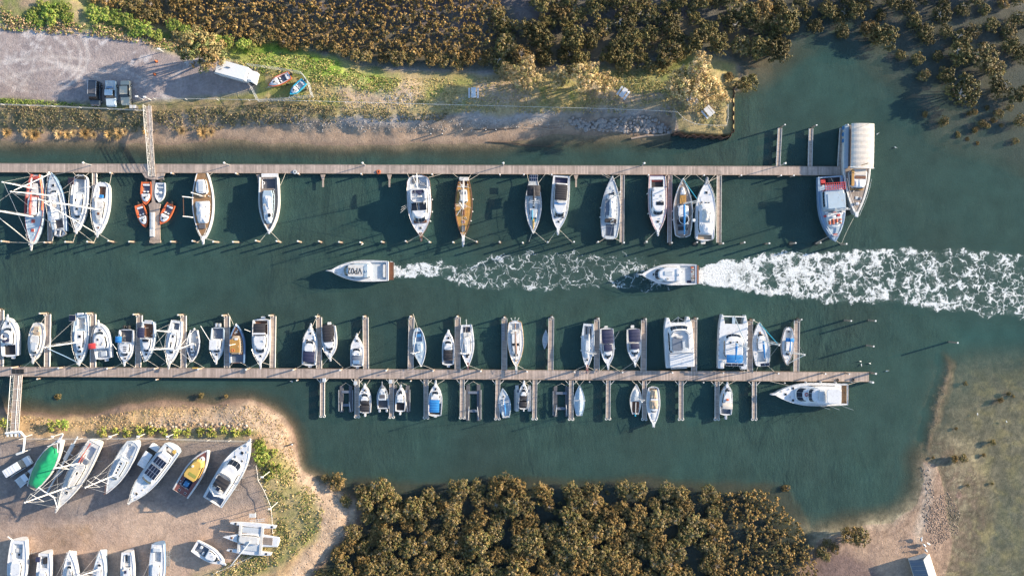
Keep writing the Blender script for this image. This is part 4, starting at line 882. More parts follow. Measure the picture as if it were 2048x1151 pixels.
for q in range(3): MB().path([(b.X(.5)-.2*q, -b.B*.98, 1.7), (b.X(.62)-.5*q, -b.B-1.0+.1*q, 4.5)], .035, 4).build('fishing_outrigger', C['A'], b.e)
b.moor((.97, -.4, 814, 484, 1.6, OP), (.97, .4, 861, 484, 1.8, OP), (.05, .95, 889, 346, 1, JT), (.04, -.95, 814, 346, 1, JT))
b = Boat('narrow varnished wooden ketch with amber deck planks and a grey coachroof, in the upper berths', (926.5, 478), (928, 354), 34, 's', 1.3, 'X', 'J', rail='X', well=(.05, .18, .4), floor='X', short='wooden ketch', **SAIL)
b.cab(.2, .4, .52, .5, 'V', .3); b.box(.24, .28, -.3, .3, .12, 'Z', 'skylight'); b.hatch(.47, .1, .5, m='X'); b.box(.52, .62, -.2, .15, .28, 'X', 'deck_crate'); b.hatch(.72, 0, .5, m='M'); b.box(.78, .88, -.22, .22, .2, 'Q', 'chain_locker')
b.mast(.52, 11, None, r=.12, boom=4.2, bm='w', bl=.2, m='w'); b.mast(.2, 7, None, r=.09, boom=1.8, bm='V', spread=(.6,)); b.sprit(1.5, 'W', .3); b.pulpit(.9, m='w'); b.bits(12); b.fenders((.35, .55, .7), 1); b.fenders((.5,), -1); b.box(.0, .06, -.55, .55, .25, 'V', 'stern_seat')
MB().path([(b.X(.62), -b.B*.8, 1.5), (b.X(.5), -.1, 3.2)], .07, 5).build('gaff_pole', C['w'], b.e)
b.moor((.95, .4, 954, 484, 1.6, OP), (.03, -.9, 905, 346, 1, JT), (.03, .9, 943, 346, 1, JT), (.05, .95, 961, 346, 1, JT))
b = Boat('slim grey yacht with a black cockpit hood and a square solar panel over its pointed stern, in the upper berths', (1066.7, 467), (1067, 362), 32, 's', 1.1, 'G', 'P', rail='W', rs=0, short='slim grey yacht with the black hood', **SAIL)
b.cab(.32, .72, .6, .45, 'P', .6); b.canopy(.1, .3, .82, 1.5, 'K', .3, ribs=3); b.solar(-.1, .02, -.5, .5, 2, 4, z=2.3); b.box(.55, .75, -.18, -.1, .12, 'c', 'kayak_rack'); b.hatch(.78, 0, .4); b.cover(.7, .92, .22, .3, 'Y', z=1.2, seed=2, name='yellow_sail_bag'); b.box(.62, .78, .16, .3, .16, 'c', 'folded_turquoise_board'); b.hatch(.5, 0, .4)
b.mast(.48, 12, None, r=.1, boom=3.6, bm='K', bl=0, mr=.17); b.pulpit(.85); b.rails(); b.bits(6)
b.moor((.95, .3, 1094, 485, 1.6, OP), (.95, -.3, 1058, 483, .6, 'the water in front of it'), (.05, .9, 1091, 347, 1, JT), (.05, -.9, 1054, 347, 1, JT))
b = Boat('white express cruiser with a long black ribbed roof and a blue curved brow, in the upper berths', (1116, 462), (1123.5, 351), 37, 'y', 1.5, 'W', 'W', rail=None, well=(.03, .14, .7), floor='N', short='cruiser with the black roof', name='cabin_cruiser')
b.cab(.14, .72, .78, .95, 'W', 1.0, bulge=.5, aft=.1); b.canopy(.18, .46, .66, 1.1, 'K', .12, z=2.0, ribs=7, posts=False); 
for q in range(2): MB().path([(b.X(.51+.018*q)-.25*abs(y)**1.6*.4, y, b.zat(.5)+.06) for y in [-1.2+.3*k for k in range(9)]], .05, 5).build('blue_brow', C['L'], b.e)
for t, v in ((.745, -.42), (.745, .42), (.83, 0)): b.hatch(t, v, .38)
b.sprit(.8, 'W', .28); b.pulpit(.7, m='w'); b.bits(6); b.rails(.3, .7)
b.moor((.96, -.3, 1096, 485, 1.6, OP), (.96, .3, 1145, 485, 1.6, OP), (.02, -.9, 1093, 347, 1, JT), (.02, .9, 1147, 347, 1, JT))
b = Boat('grey sloop berthed bow to the upper jetty with a white boom cover over slate solar sheets', (1224.5, 353), (1219, 478), 38, 'S', 1.2, 'G', 'P', rail='W', well=(.05, .24, .45), floor='Z', rs=.06, short='grey sloop with the white boom cover', **SAIL)
b.cab(.32, .72, .58, .5, 'W', .6); b.box(.37, .62, .08, .72, .12, 'Z', 'solar_sheet', z=1.95); b.cover(.34, .64, .3, .45, 'W', z=2.0, seed=9, name='boom_cover', wr=.1); b.box(.26, .32, -.6, .6, .35, 'K', 'dark_hood', z=1.4); b.hatch(.82, 0, .5, m='P'); b.hatch(.74, -.2, .4)
b.mast(.64, 12, (1240, 384), r=.1, spread=(.5,)); b.mast(.28, 5, None, spread=(), stays=False); b.pulpit(.84); b.pulpit(.0, t1=.2); b.bits(10); b.fenders((.35, .5), 1)
b.moor((.95, .3, 1203, 348, 1, JT), (.95, -.3, 1243, 348, 1, JT), (.98, .3, 1209, 348, .8, JT+' near its bow'), (.02, .6, 1194, 486, 1.6, OP), (.02, -.7, 1241, 482, .7, 'the tip of the long thin pier'))
b = Boat('long white cruiser with a red side stripe and a dark red-edged cockpit, in the upper berths', (1315.5, 466), (1315, 352), 36, 'y', 1.5, 'R', 'W', rail='W', well=(.06, .2, .66), floor='K', short='cruiser with the red side stripe', name='cabin_cruiser')
b.cab(.2, .66, .76, .9, 'W', .9, bulge=.4, win='fs', aft=.05); b.box(.06, .09, -.6, .6, .1, 'R', 'red_bench', z=.95); b.box(.455, .52, -.25, .62, .05, 'g', 'roof_window'); b.hatch(.66, .03, .5); b.hatch(.8, 0, .42); b.hatch(.36, .3, .3); b.sprit(.6, 'W', .25); b.pulpit(.7, m='w'); b.plat(.55, .85, 'P', .5); b.fenders((.3, .65), -1); b.bits(8)
b.mast(.4, 5.5, None, r=.05, spread=(.8,), stays=False, sw=.9)
b.moor((.95, -.4, 1289, 485, 1.6, OP), (.03, .9, 1335, 348, 1, JT), (.03, -.9, 1298, 348, 1, JT))
b = Boat('brown-decked sloop with a bright blue boom cover, bow to the upper jetty between two thin piers', (1365.6, 357), (1366, 474), 38, 'S', 1.25, 'V', 'U', rail='W', well=(.06, .28, .5), floor='P', rs=.05, short='brown-decked sloop', **SAIL)
b.cab(.34, .55, .62, .5, 'W', .4); b.box(.55, .72, -.32, .32, .18, 'J', 'teak_hatch_deck'); b.cab(.72, .84, .4, .3, 'W', .3, win=''); b.box(.22, .3, -.6, .6, .45, 'K', 'dark_seat', z=.9); b.box(.12, .18, -.5, .5, .35, 'K', 'dark_locker', z=.9); b.ring = MB().ring((b.X(.3), 0, 2.1), .95, .06, 16).build('white_frame', C['w'], b.e)
b.mast(.56, 12, (1396, 400), r=.1, boom=6.2, bm='L', bl=-.3, mr=.2, jib='c', sw=1.3); b.mast(.2, 5, None, r=.06, spread=(), stays=False); MB().disc((b.X(.27), -b.B*.85), .32, 3.2, 3.4, 14, .08).build('radar_dome', C['W'], b.e)
b.pulpit(.86); b.rails(); b.bits(8); b.fenders((.3, .45), 1)
b.moor((.96, .3, 1346, 348, 1, JT), (.96, -.3, 1383, 348, 1, JT), (.98, -.2, 1374, 348, .8, JT+' near its bow'))
b = Boat('large white motor yacht under white covers, bow to the upper jetty at the right of the brown-decked sloop', (1413.5, 361), (1410, 481), 40, 'y', 1.8, 'W', 'W', rail=None, well=(.02, .1, .7), floor='S', rs=.06, short='large covered white yacht', name='motor_yacht')
b.cab(.12, .58, .8, .9, 'W', .8, aft=.2, win='s', bulge=.5); b.cover(.3, .52, .55, .5, 'V', z=2.6, seed=12, wr=.13, name='wrinkled_cover'); b.cover(.12, .28, .6, .3, 'W', z=2.65, seed=13, name='aft_cover'); b.hatch(.8, 0, .45); b.hatch(.63, -.28, .24); b.hatch(.63, .0, .24); b.hatch(.635, .42, .24); b.plat(.6, .75, 'V', .5); b.sprit(.7, 'G', .32); b.pulpit(.68, m='w'); b.bits(6)
b.moor((.95, .3, 1391, 348, 1, JT), (.95, -.3, 1431, 349, 1, JT), (.97, -.3, 1444, 350, 1, 'the root of the thin pier'))
b = Boat('blue timber fishing boat with a pale blue cabin roof, red railings and orange floats on deck, right end of the upper jetty', (1670, 483), (1661, 352), 52, 'f', 1.9, 'D', 'B', rail='D', well=(.02, .13, .8), floor='K', short='blue fishing boat', name='fishing_boat', cat='fishing boat', deckin=.2)
b.cab(.2, .52, .8, 1.3, 'B', .2, win='s', aft=.05, bulge=.05, r=.1); b.box(.28, .5, -.55, .8, .08, 'B', 'roof_sheet', b=.02)
r = MB(); zr = b.fb+1.5
for k in range(10): v = -.7+k*.165; r.path([(b.X(.12), v*b.B, zr), (b.X(.22), v*b.B, zr)], .05, 5)
for t in (.12, .155, .19, .22): r.path([(b.X(t), -.7*b.B, zr), (b.X(t), .79*b.B, zr)], .05, 5)
for t in (.12, .22):
    for v in (-.7, .79): r.path([(b.X(t), v*b.B, 1.2), (b.X(t), v*b.B, zr)], .06, 5)
r.build('red_gantry', C['f'], b.e)
b.box(.03, .1, -.2, .3, .5, 'K', 'net_bin', z=1.3); b.box(.04, .1, -.75, -.4, .5, 'f', 'red_winch_box', z=1.3); b.cab(.56, .78, .66, .5, 'P', .3, win='', name='foredeck_house')
for i in range(3):
    for j in range(4): x = b.X(.67+i*.028); y = (-.42+j*.28)*b.B; MB().path([(x, y-.25, b.zat(.7)+.12), (x, y, b.zat(.7)+.14), (x, y+.22, b.zat(.7)+.12)], [.1, .2, .1], 8).build('float', C['O' if (i+j) % 4 else 'E'], b.e)
for i, (t, v, c_) in enumerate(((.55, -.5, 'W'), (.56, .1, 'R'), (.6, .3, 'f'), (.58, .6, 'W'), (.62, -.1, 'W'), (.55, .75, 'V'), (.6, -.6, 'f'))): b.box(t-.012, t+.02, v-.12, v+.12, .35, c_, 'fish_crate')
MB().path([(b.X(.52), -b.B*.9, 2.6), (b.X(.53), b.B*1.15, 2.9)], .08, 6).build('boom_gallows', C['V'], b.e)
b.mast(.54, 7.5, None, r=.1, spread=(.8,), boom=2, bm='V'); o, n = b.oline(.6, .88, .85, bulge=.4); MB().path([(x, y, b.sheer(.85)+.25) for x, y in o[n-3:n+9]], .09, 6).build('breakwater', C['P'], b.e); b.box(.88, .92, -.15, .2, .3, 'R', 'anchor_winch'); b.bits(8)
b.moor((.9, -.9, 1632, 486, 1.8, OP), (.98, .3, 1681, 487, 1.8, 'the last outer pile'))
b = Boat('large ferry with a long cream canvas canopy and a pointed grey foredeck, moored across the right end of the upper jetty', (1712.5, 432), (1716, 250), 54, 'f', 1.9, 'V', 'U', rail='W', rs=0, short='canvas-roofed ferry', name='passenger_ferry', cat='ferry', deckin=.3)
b.canopy(.0, .49, .84, 1.7, 'E', .3, z=b.fb, ribs=8, v0=.12, posts=True, taper=0)
b.box(.0, .48, -1.0, -.74, .5, 'B', 'side_walkway', b=.03); b.box(.02, .46, -.72, -.62, .75, 'Q', 'hand_rail_panel')
b.cab(.5, .7, .66, .95, 'P', .3, aft=.05, bulge=.15, name='wheelhouse', win='fs'); b.box(.49, .56, -.5, .5, .08, 'E', 'roof_panel'); b.box(.5, .68, -.6, -.4, .1, 'J', 'varnished_side_board', z=b.fb+1.0); b.box(.68, .715, -.5, .45, .12, 'J', 'varnished_front_board', z=b.fb+.1)
b.box(.565, .6, -.3, .5, .06, 'X', 'skylight'); b.cover(.6, .69, .5, .2, 'W', z=b.fb+.95, seed=4, name='white_cover'); b.hatch(.8, 0, .5, m='P'); b.box(.85, .88, -.12, .12, .35, 'A', 'capstan'); b.box(.79, .82, .2, .35, .2, 'G', 'bollard'); b.pulpit(.6, 1.0, 'w'); b.sprit(.25, 'W', .35); b.bits(9, .7, .95)
MB().path([(b.X(.46), -.1, b.fb+1.75), (b.X(.44), 1.0, b.fb+2.3)], .07, 5).build('amber_pole', C['J'], b.e); MB().path([(b.X(.48), -2.3, b.fb+1.9), (b.X(.49), 2.4, b.fb+1.9)], .06, 5).build('cross_rail', C['w'], b.e); MB().path([(b.X(.03), .4, b.fb+1.7), (b.X(.03), .4, b.fb+3.4)], .05, 5).build('flag_pole', C['w'], b.e)
for t in (.03, .1, .17): MB().ring((b.X(t), -b.B*1.02, 1.5), .3, .12, axis='y').build('tyre_fender', C['k'], b.e)
b.moor((.97, -.3, 1683, 487, 1.8, 'the last outer pile'),)

# ================================================================== two launches under way
def launch(label, short, bow, stern, beam, txt=None):
    b = Boat(label, bow, stern, beam, 'f', 1.5, 'W', 'W', rail=None, well=(.03, .3, .82), floor='P', depth=.5, short=short, name='harbour_launch', cat='launch')
    b.cab(.3, .72, .78, .95, 'B' if txt else 'W', .9, bulge=.6, aft=.1, wmax=1.5); b.hatch(.735 if txt else .77, 0, .42); b.sprit(.85, 'W', .14); b.bits(5); b.rails(.3, .8); b.pulpit(.66, m='A')
    zr = b.zat(.45)
    if txt: MB().box(b.X(.4), b.X(.68), -1.15, 1.15, zr-.25, zr+.06, .04, .3).build('roof_panel', C['V'], b.e); zr += .06
    MB().path([(b.X(.33), -1.2, zr), (b.X(.33), -1.2, zr+.22), (b.X(.33), 1.2, zr+.22), (b.X(.33), 1.2, zr)], .06, 6).build('radar_arch', C['w'], b.e); MB().disc((b.X(.36), .1), .24, zr, zr+.16, 12, .05).build('radar_dome', C['W'], b.e)
    for v in (-.9, .9): MB().path([(b.X(.34), v, zr), (b.X(.3), v*1.2, zr+2.2)], .025, 4).build('aerial', C['w'], b.e)
    b.box(.05, .09, -.6, .6, .3, 'V', 'stern_seat', z=1.05); return b, zr
b, zr = launch('white launch marked VP02 on its cabin roof, heading left through the channel', 'launch', (661, 541), (776, 541.5), 43, 'VP02')
fc = D.curves.new('roof_letters', 'FONT'); fc.body = 'VP02'; fc.size = 1.65; fc.align_x = 'CENTER'; fc.align_y = 'CENTER'; fc.extrude = .012; fc.offset = .02
fo = D.objects.new('tmp', fc); COL.objects.link(fo); dg = bpy.context.evaluated_depsgraph_get(); me = D.meshes.new_from_object(fo.evaluated_get(dg)); D.objects.remove(fo)
me.materials.clear(); me.materials.append(C['b']); me.name = 'roof_letters'; o = D.objects.new('roof_letters', me); COL.objects.link(o); o.parent = b.e; o.location = (b.X(.56), 0, zr+.015); o.scale = (.82, 1, 1)
for k in range(6): MB().box(b.X(0)-.9+.15*k, b.X(0)-.8+.15*k, -1.75, 1.75, .5, .56).build('boarding_grate', C['X'], b.e) if k < 6 else 0
MB().box(b.X(0)-.95, b.X(0)-.02, -1.8, 1.8, .36, .49, .03).build('boarding_platform', C['K'], b.e)
b, zr = launch('plain white launch trailing a wide foamy wake, heading left behind the marked launch', 'launch', (1282, 548.5), (1394, 548.5), 43)
MB().box(b.X(0)-.6, b.X(0)-.02, -1.8, 1.8, .4, .6, .03).build('boarding_platform', C['X'], b.e)
for k, c_ in enumerate('OXOTOXE'): MB().box(b.X(.03)+RS.uniform(0, .3), b.X(.03)+.6+RS.uniform(0, .2), -1.5+.42*k, -1.2+.42*k, 1.05, 1.35, .05).build('fishing_crate', C[c_], b.e)
b.box(.09, .17, .55, .8, .1, 'N', 'dark_mat'); b.box(.45, .6, -.3, .1, .1, 'P', 'roof_mat')

# ================================================================== upper side of the lower walkway
LW = 'the lower walkway'
def fishcruiser(label, short, bow, stern, beam, can=None, cx=(.1, .4), f=.7, name='cabin_cruiser', hull='W', kind='y', win=True, cabx=(.36, .74), hat=((.84, 0),), plat=.5, h=1.4, canh=.85, well=(.04, .34, .72), floor='K', sp=.6, cabf=.74, cabh=.6, rails=True, taper=0, slope=.7):
    b = Boat(label, bow, stern, beam, kind, h, hull, 'W', rail=None, well=well, floor=floor, short=short, name=name, rs=.04)
    b.cab(cabx[0], cabx[1], cabf, cabh, 'W', slope, bulge=.35, win='fs' if win else 's', aft=.05)
    if can: b.canopy(cx[0], cx[1], f, canh, can, .15, z=h, ribs=max(3, int((cx[1]-cx[0])*b.L/.55)), taper=taper)
    for t, v in hat: b.hatch(t, v, .36)
    if plat: b.plat(plat, .8)
    if sp: b.sprit(sp, 'W', .24)
    if rails: b.pulpit(.66, m='A')
    b.bits(6); return b
b = fishcruiser('white cruiser with a dark square cockpit, cut by the left edge of the photo, above the lower walkway', 'leftmost white cruiser', (16.5, 634), (18.5, 713), 34, None, cabx=(.32, .7), well=(.05, .3, .72)); b.fly(.36, .58, .55, h=.45, seat='N'); b.box(.42, .55, .25, .75, .15, 'N', 'navy_cushion')
b = Boat('tubby dirty white motor boat with tan stained deck and stern away from the lower walkway', (67, 722), (75, 645), 31, 't', 1.3, 'V', 'V', rail='V', short='dirty white motor boat', rs=.05); b.cab(.1, .3, .6, .3, 'S', .3, win=''); b.cab(.32, .78, .66, .5, 'V', .6); b.box(.5, .7, -.32, .32, .06, 'P', 'roof_panel'); b.hatch(.86, 0, .3, m='b'); b.sprit(.5, 'V'); b.bits(6)
b.moor((.95, .4, 82, 735, .9, LW+' at its right'), (.95, -.4, 48, 733, .9, LW), (.02, .7, 94, 626, 1.8, 'a finger end pile'))
b = Boat('blue-white ketch with a tall leaning mast and solar panels over its stern, above the lower walkway', (159, 727), (162, 627), 31, 'S', 1.25, 'B', 'B', rail='W', well=(.08, .3, .5), floor='V', short='blue-white ketch', **SAIL)
b.cab(.34, .76, .58, .5, 'W', .7); b.solar(.02, .14, -.75, .1, 1, 1, z=3.1, frame='V'); b.box(-.02, .03, -.3, .4, .4, 'W', 'stern_box', z=1.4); b.box(.12, .16, .3, .6, .1, 'b', 'dark_box'); b.hatch(.86, 0, .45); b.hatch(.66, .1, .4); b.hatch(.45, .1, .5)
b.mast(.56, 10.5, (90, 694), r=.12, boom=3.3, bm='w', jib='D', sw=1.3); b.sprit(.4); b.pulpit(.85); b.rails(); b.bits(8); b.moor((.95, .4, 132, 734, .9, LW), (.95, -.4, 177, 735, .9, LW))
b = fishcruiser('white flybridge cruiser with a red canopy at its left side, above the lower walkway', 'cruiser with the red canopy', (198, 645), (206.5, 718), 34, None, cabx=(.3, .72), cabh=.8, hat=((.8, 0),), floor='P', well=(.04, .28, .75)); b.box(.08, .22, -.4, .25, .35, 'P', 'engine_box', z=.95); b.canopy(.32, .47, .42, 1.2, 'f', .1, z=1.8, ribs=3, v0=.62, posts=True); b.hatch(.55, .1, .35)
b = fishcruiser('small white sport boat with a blue bimini and twin black engines, bow towards the lower walkway', 'sport boat with the blue bimini', (249.5, 726), (252, 658), 31, None, cabx=(.42, .74), hat=((.86, .05),), floor='Q', well=(.03, .38, .78), plat=0, name='sport_boat', h=1.2); b.canopy(.2, .38, .4, 1.5, 'L', .15, z=1.2, v0=-.45, ribs=3); b.eng(-.35, 1.0); b.eng(.25, 1.0); 
for k in range(4): b.box(.5+.055*k, .525+.055*k, -.1, .35, .05, 'K', 'vent_slat')
MB().path([(b.X(.6), -b.B*1.0, 1.5), (b.X(.42), -b.B*1.25, 2.4)], .05, 5).build('fishing_outrigger', C['w'], b.e)
b.moor((.95, .3, 271, 735, .9, LW), (.95, -.3, 228, 735, .9, LW))
b = Boat('pale sport cruiser with a faded navy square canopy leaning over the finger pier at its left', (292, 722), (296, 643), 28, 'S', 1.3, 'B', 'W', rail='W', well=(.05, .4, .75), floor='X', short='cruiser with the navy square canopy', name='sport_cruiser'); b.cab(.42, .74, .66, .45, 'W', .7); b.canopy(.14, .4, .5, 1.3, 'N', .12, z=1.4, v0=-.45, ribs=4); b.hatch(.82, 0, .4); b.box(.44, .5, -.5, .4, .2, 'g', 'windshield'); b.plat(.3, .8, 'W', 1.2); b.bits(5); b.pulpit(.75)
b.moor((.96, .4, 318, 735, .9, LW), (.5, .95, 305, 690, 1.2, 'the two-masted yacht beside it'))
b = Boat('white two-masted yacht with blue shaded decks and both masts leaning left, above the lower walkway', (339, 729), (353, 641), 28, 'S', 1.3, 'W', 'W', rail='W', well=(.05, .2, .5), floor='Z', short='two-masted white yacht', **SAIL)
b.cab(.26, .72, .55, .5, 'W', .7); b.hatch(.35, 0, .4); 
for k in range(3): b.hatch(.5+.04*k, -.12, .28)
b.mast(.62, 9, (300, 699), r=.13, sw=1.2, boom=2.8, bm='w'); b.mast(.26, 6.5, (311, 661), r=.11, boom=1.6, bm='w', spread=(.7,)); b.sprit(.9, 'V', .25); b.pulpit(.84); b.rails(); b.bits(8)
b.moor((.95, .4, 362, 735, .9, LW), (.9, -.6, 322, 730, .9, LW))
b = Boat('small slate-decked sloop with a white cabin strip and its mast leaning left over the finger pier', (384, 723), (387, 660), 25, 's', 1.0, 'W', 'Z', rail='W', well=(.08, .38, .5), floor='P', short='small slate-decked sloop', **SAIL)
b.cab(.4, .7, .45, .35, 'W', .4); b.hatch(.76, 0, .45, m='P'); b.hatch(.6, 0, .35); b.mast(.42, 4.2, (353, 699.5), r=.09, spread=(.6,), stays=True, boom=2, bm='w'); b.eng(0, .55, 'W'); b.pulpit(.85); b.bits(4)
b.moor((.96, .3, 407, 734, .9, LW), (.96, -.3, 372, 733, .9, LW))
b = fishcruiser('pale blue fishing cruiser with a white hard top and twin white outboards, above the lower walkway', 'fishing cruiser with the white hard top', (433, 722), (435, 654), 27, None, cabx=(.34, .7), hat=((.8, 0),), floor='Z', well=(.03, .34, .8), plat=0, hull='B', cabh=.5, h=1.2); b.box(.36, .66, -.78, .3, .08, 'W', 'hard_top', z=2.3); b.eng(-.22, 1.05, 'A'); b.eng(.25, 1.05, 'A')
MB().path([(b.X(.65), -b.B*.95, 1.6), (b.X(1.25), -b.B*1.7, 3.4)] [::-1], .05, 5).build('fishing_outrigger', C['w'], b.e) if False else MB().path([(b.X(.4), -b.B*.95, 1.6), (b.X(-.05), -b.B*1.7, 3.6)], .05, 5).build('fishing_outrigger', C['w'], b.e)
b = Boat('sturdy blue-hulled work boat with an amber wooden cabin roof and a round life ring, above the lower walkway', (473, 648), (473.5, 726), 31, 'f', 1.3, 'D', 'X', rail='D', well=(.02, .22, .8), floor='Z', short='blue-hulled work boat', name='work_boat', deckin=.2); b.cab(.24, .7, .76, .7, 'S', .2, win='s', bulge=.1, r=.15); b.box(.28, .62, -.55, .72, .08, 'J', 'plank_roof', b=.02); b.life(.34, .3); b.box(.6, .65, -.3, .1, .15, 'W', 'white_crate'); b.mast(.5, 4.5, None, r=.07, spread=(), stays=False); b.hatch(.8, 0, .25, m='W'); MB().box(b.X(1)-.35, b.X(1)+.15, -.1, .1, 1.4, 1.7, .04).build('bollard', C['W'], b.e); b.fenders((.4,), 1); b.bits(5)
b.moor((.02, .5, 458, 735, .9, 'the finger pier root'), (.02, -.5, 500, 735, .9, LW), (.9, .6, 456, 626, 1.5, 'a finger end pile'))
b = fishcruiser('long white cruiser with a black soft top and two dark deck hatches, bow touching the lower walkway', 'long cruiser with the black soft top', (521.5, 728), (521.5, 637), 36, 'K', (.1, .36), .68, cabx=(.36, .72), hat=((.64, -.3), (.64, .32), (.82, 0)), plat=.4, h=1.6, canh=1.0, cabh=.8, slope=1.0, floor='X', sp=.9); b.box(.3, .34, -.7, .7, .12, 'W', 'radar_arch', z=2.5)
MB().path([(b.X(.28), -b.B, 2.2), (b.X(.22), -b.B-.9, 3)], .045, 5).build('fishing_outrigger', C['w'], b.e)
b.moor((.95, .4, 545, 731, .9, 'the finger pier'), (.95, -.4, 500, 735, .9, LW))
b = fishcruiser('white sport cruiser with a deep navy cockpit cover, bow pointing up and away from the lower walkway', 'cruiser with the navy cockpit cover', (622, 652), (617, 731), 30, 'N', (.1, .38), .78, cabx=(.36, .6), hat=((.82, 0), (.64, .4), (.64, -.35)), h=1.3, canh=.45, floor='Z', cabf=.7); b.life
b.moor((.95, -.3, 636, 627, 1.5, 'a finger end pile'), (.03, .8, 594, 735, .9, LW))
b = fishcruiser('white sport cruiser with a long dark brown canopy, bow towards the lower walkway', 'cruiser with the long brown canopy', (661, 716), (656, 650), 30, 'K', (-.02, .5), .72, cabx=(.4, .72), hat=((.8, 0),), h=1.3, canh=.75, floor='X', sp=.6, plat=.6, taper=.0)
b.moor((.95, .4, 686, 735, .9, LW), (.95, -.4, 640, 735, .9, LW))
b = fishcruiser('small white cruiser with a blue-grey stern hood, bow pointing up, alone left of the long empty berth', 'small cruiser with the blue-grey hood', (714, 671), (713, 733), 26, 'Z', (.08, .36), .76, cabx=(.36, .56), hat=((.84, 0),), h=1.2, canh=.4, floor='D', sp=.5)
b.box(.1, .22, -.5, .5, .06, 'D', 'blue_hood_panel', z=1.62); b.moor((.03, .8, 688, 738, .9, LW), (.97, -.2, 722, 658, .3, 'the water beside the pier'))
b = Boat('little light blue yacht with blue seats and an unstepped crossed boom, above the lower walkway', (843, 732), (835, 655), 25, 's', 1.0, 'B', 'B', rail='W', well=(.1, .36, .55), floor='D', short='little light blue yacht', rs=.2, **SAIL); b.cab(.4, .62, .5, .35, 'B', .3, win=''); b.box(.16, .24, -.4, .4, .2, 'k', 'blue_cushion', z=.75); b.hatch(.75, 0, .35, m='B'); b.mast(.62, 4, (826, 707), r=.09, spread=(.7,), stays=True); b.pulpit(.88); b.bits(4)
b.moor((.96, .3, 869, 739, .9, LW), (.96, -.3, 824, 738, .9, LW), (.02, 0, 826, 627, 1.5, 'a finger end pile'))
b = fishcruiser('white half-cabin cruiser with a square black cockpit cover, bow pointing up, left of a finger pier', 'cruiser with the square black cover', (897, 660), (896, 730), 25, 'K', (.14, .46), .76, cabx=(.44, .66), hat=((.78, 0),), h=1.2, canh=.4, floor='Z', sp=.15)
b = Boat('narrow white sloop with a dark slatted cockpit and short bowsprit, right of the black-covered cruiser', (936, 733), (933, 649), 27, 'S', 1.1, 'W', 'W', rail='W', well=(.05, .26, .55), floor='Z', short='narrow white sloop', **SAIL); b.cab(.3, .72, .55, .45, 'W', .6); b.box(.04, .2, -.1, .12, .25, 'K', 'dark_slats', z=.8); b.box(.18, .27, -.5, .5, .25, 'V', 'white_hood', z=1.1); b.mast(.7, 5.5, (922, 706), r=.08, boom=3.2, bm='w', spread=(.6,)); b.hatch(.76, -.1, .4); b.sprit(.7, 'M', .22); b.pulpit(.84); b.rails(); b.bits(6); MB().path([(b.X(0), 0, 1.4), (b.X(0)-1.1, 0, 1.6)], .05, 5).build('stern_pole', C['w'], b.e)
b.moor((.96, .3, 963, 740, .9, LW), (.96, -.3, 918, 741, .9, 'the finger pier root'))
b = Boat('large white ketch with a brown furled boom and gold-edged decks, above the middle of the lower walkway', (1032.5, 735), (1030, 641), 32, 'S', 1.3, 'W', 'W', rail='J', well=(.06, .2, .55), floor='P', short='large white ketch', rs=.05, **SAIL); b.cab(.22, .74, .56, .5, 'W', .6); b.hatch(.5, -.28, .5); b.hatch(.5, .28, .5); b.box(.22, .27, -.6, .6, .3, 'V', 'white_hood', z=1.5); b.mast(.72, 10, None, r=.09, boom=5, bm='X', bl=0, mr=.2); b.mast(.18, 6, None, r=.07, boom=1.4, bm='X', spread=(.6,)); b.box(.8, .86, -.12, .12, .2, 'J', 'teak_box'); b.sprit(1.2, 'V', .25); b.pulpit(.84); b.rails(); b.bits(8); MB().path([(b.X(0), -.5, 1.5), (b.X(0)-.6, -.8, 2.2)], .05, 5).path([(b.X(0), .5, 1.5), (b.X(0)-.6, .8, 2.2)], .05, 5).path([(b.X(0), 0, 1.5), (b.X(0)-.7, 0, 2.2)], .05, 5).build('stern_davit', C['w'], b.e)
b.moor((.94, .5, 1053, 740, .9, LW),)
b = Boat('slim white canoe floating free beside a finger pier', (1089, 698), (1092, 659), 11, 'd', .35, 'W', 'W', well=(.12, .88, .7), floor='P', depth=.22, name='canoe', cat='canoe', keel=.15, deckin=.05); [MB().box(b.X(t)-.06, b.X(t)+.06, -.4, .4, .28, .34, .01).build('thwart', C['W'], b.e) for t in (.35, .62)]
b = Boat('pale yacht with long dark hatch slots and a red pulpit, left of a finger pier with a rusty end', (1174, 737), (1177, 647), 25, 'S', 1.1, 'B', 'W', rail='W', well=(.05, .34, .62), floor='P', short='pale yacht with dark slots', **SAIL); b.box(.06, .24, -.35, -.15, .15, 'g', 'dark_slot', z=.9); b.box(.1, .28, .25, .42, .15, 'g', 'dark_slot', z=.9); b.cab(.36, .74, .5, .45, 'W', .7, win=''); b.hatch(.8, 0, .35); b.mast(.6, 10, None, r=.08, boom=3.5, bm='w', bl=.1); b.sprit(1.0, 'M', .25); b.pulpit(.86); b.fenders((.3, .6), -1); b.bits(4)
b.moor((.92, -.6, 1148, 741, .9, LW), (.95, .5, 1190, 740, .9, LW))
b = fishcruiser('white cruiser with a long ribbed navy roof and a smaller navy hood ahead of it, right of the rusty-ended pier', 'first ribbed-roof cruiser', (1216, 732), (1213.5, 655), 29, 'N', (.05, .4), .78, cabx=(.4, .74), hat=((.78, 0),), h=1.4, canh=1.0, floor='K', sp=.7, plat=.3); b.canopy(.42, .6, .58, .85, 'N', .12, z=1.5, ribs=2)
MB().path([(b.X(.3), b.B, 1.6), (b.X(.08), b.B+.55, 4.2)], .035, 4).build('aerial', C['A'], b.e)
b.moor((.95, .4, 1240, 742, .9, LW+' at its right'), (.95, -.4, 1200, 742, .9, LW+' at its left')); b.fenders((.55,), 1); b.fenders((.55,), -1)
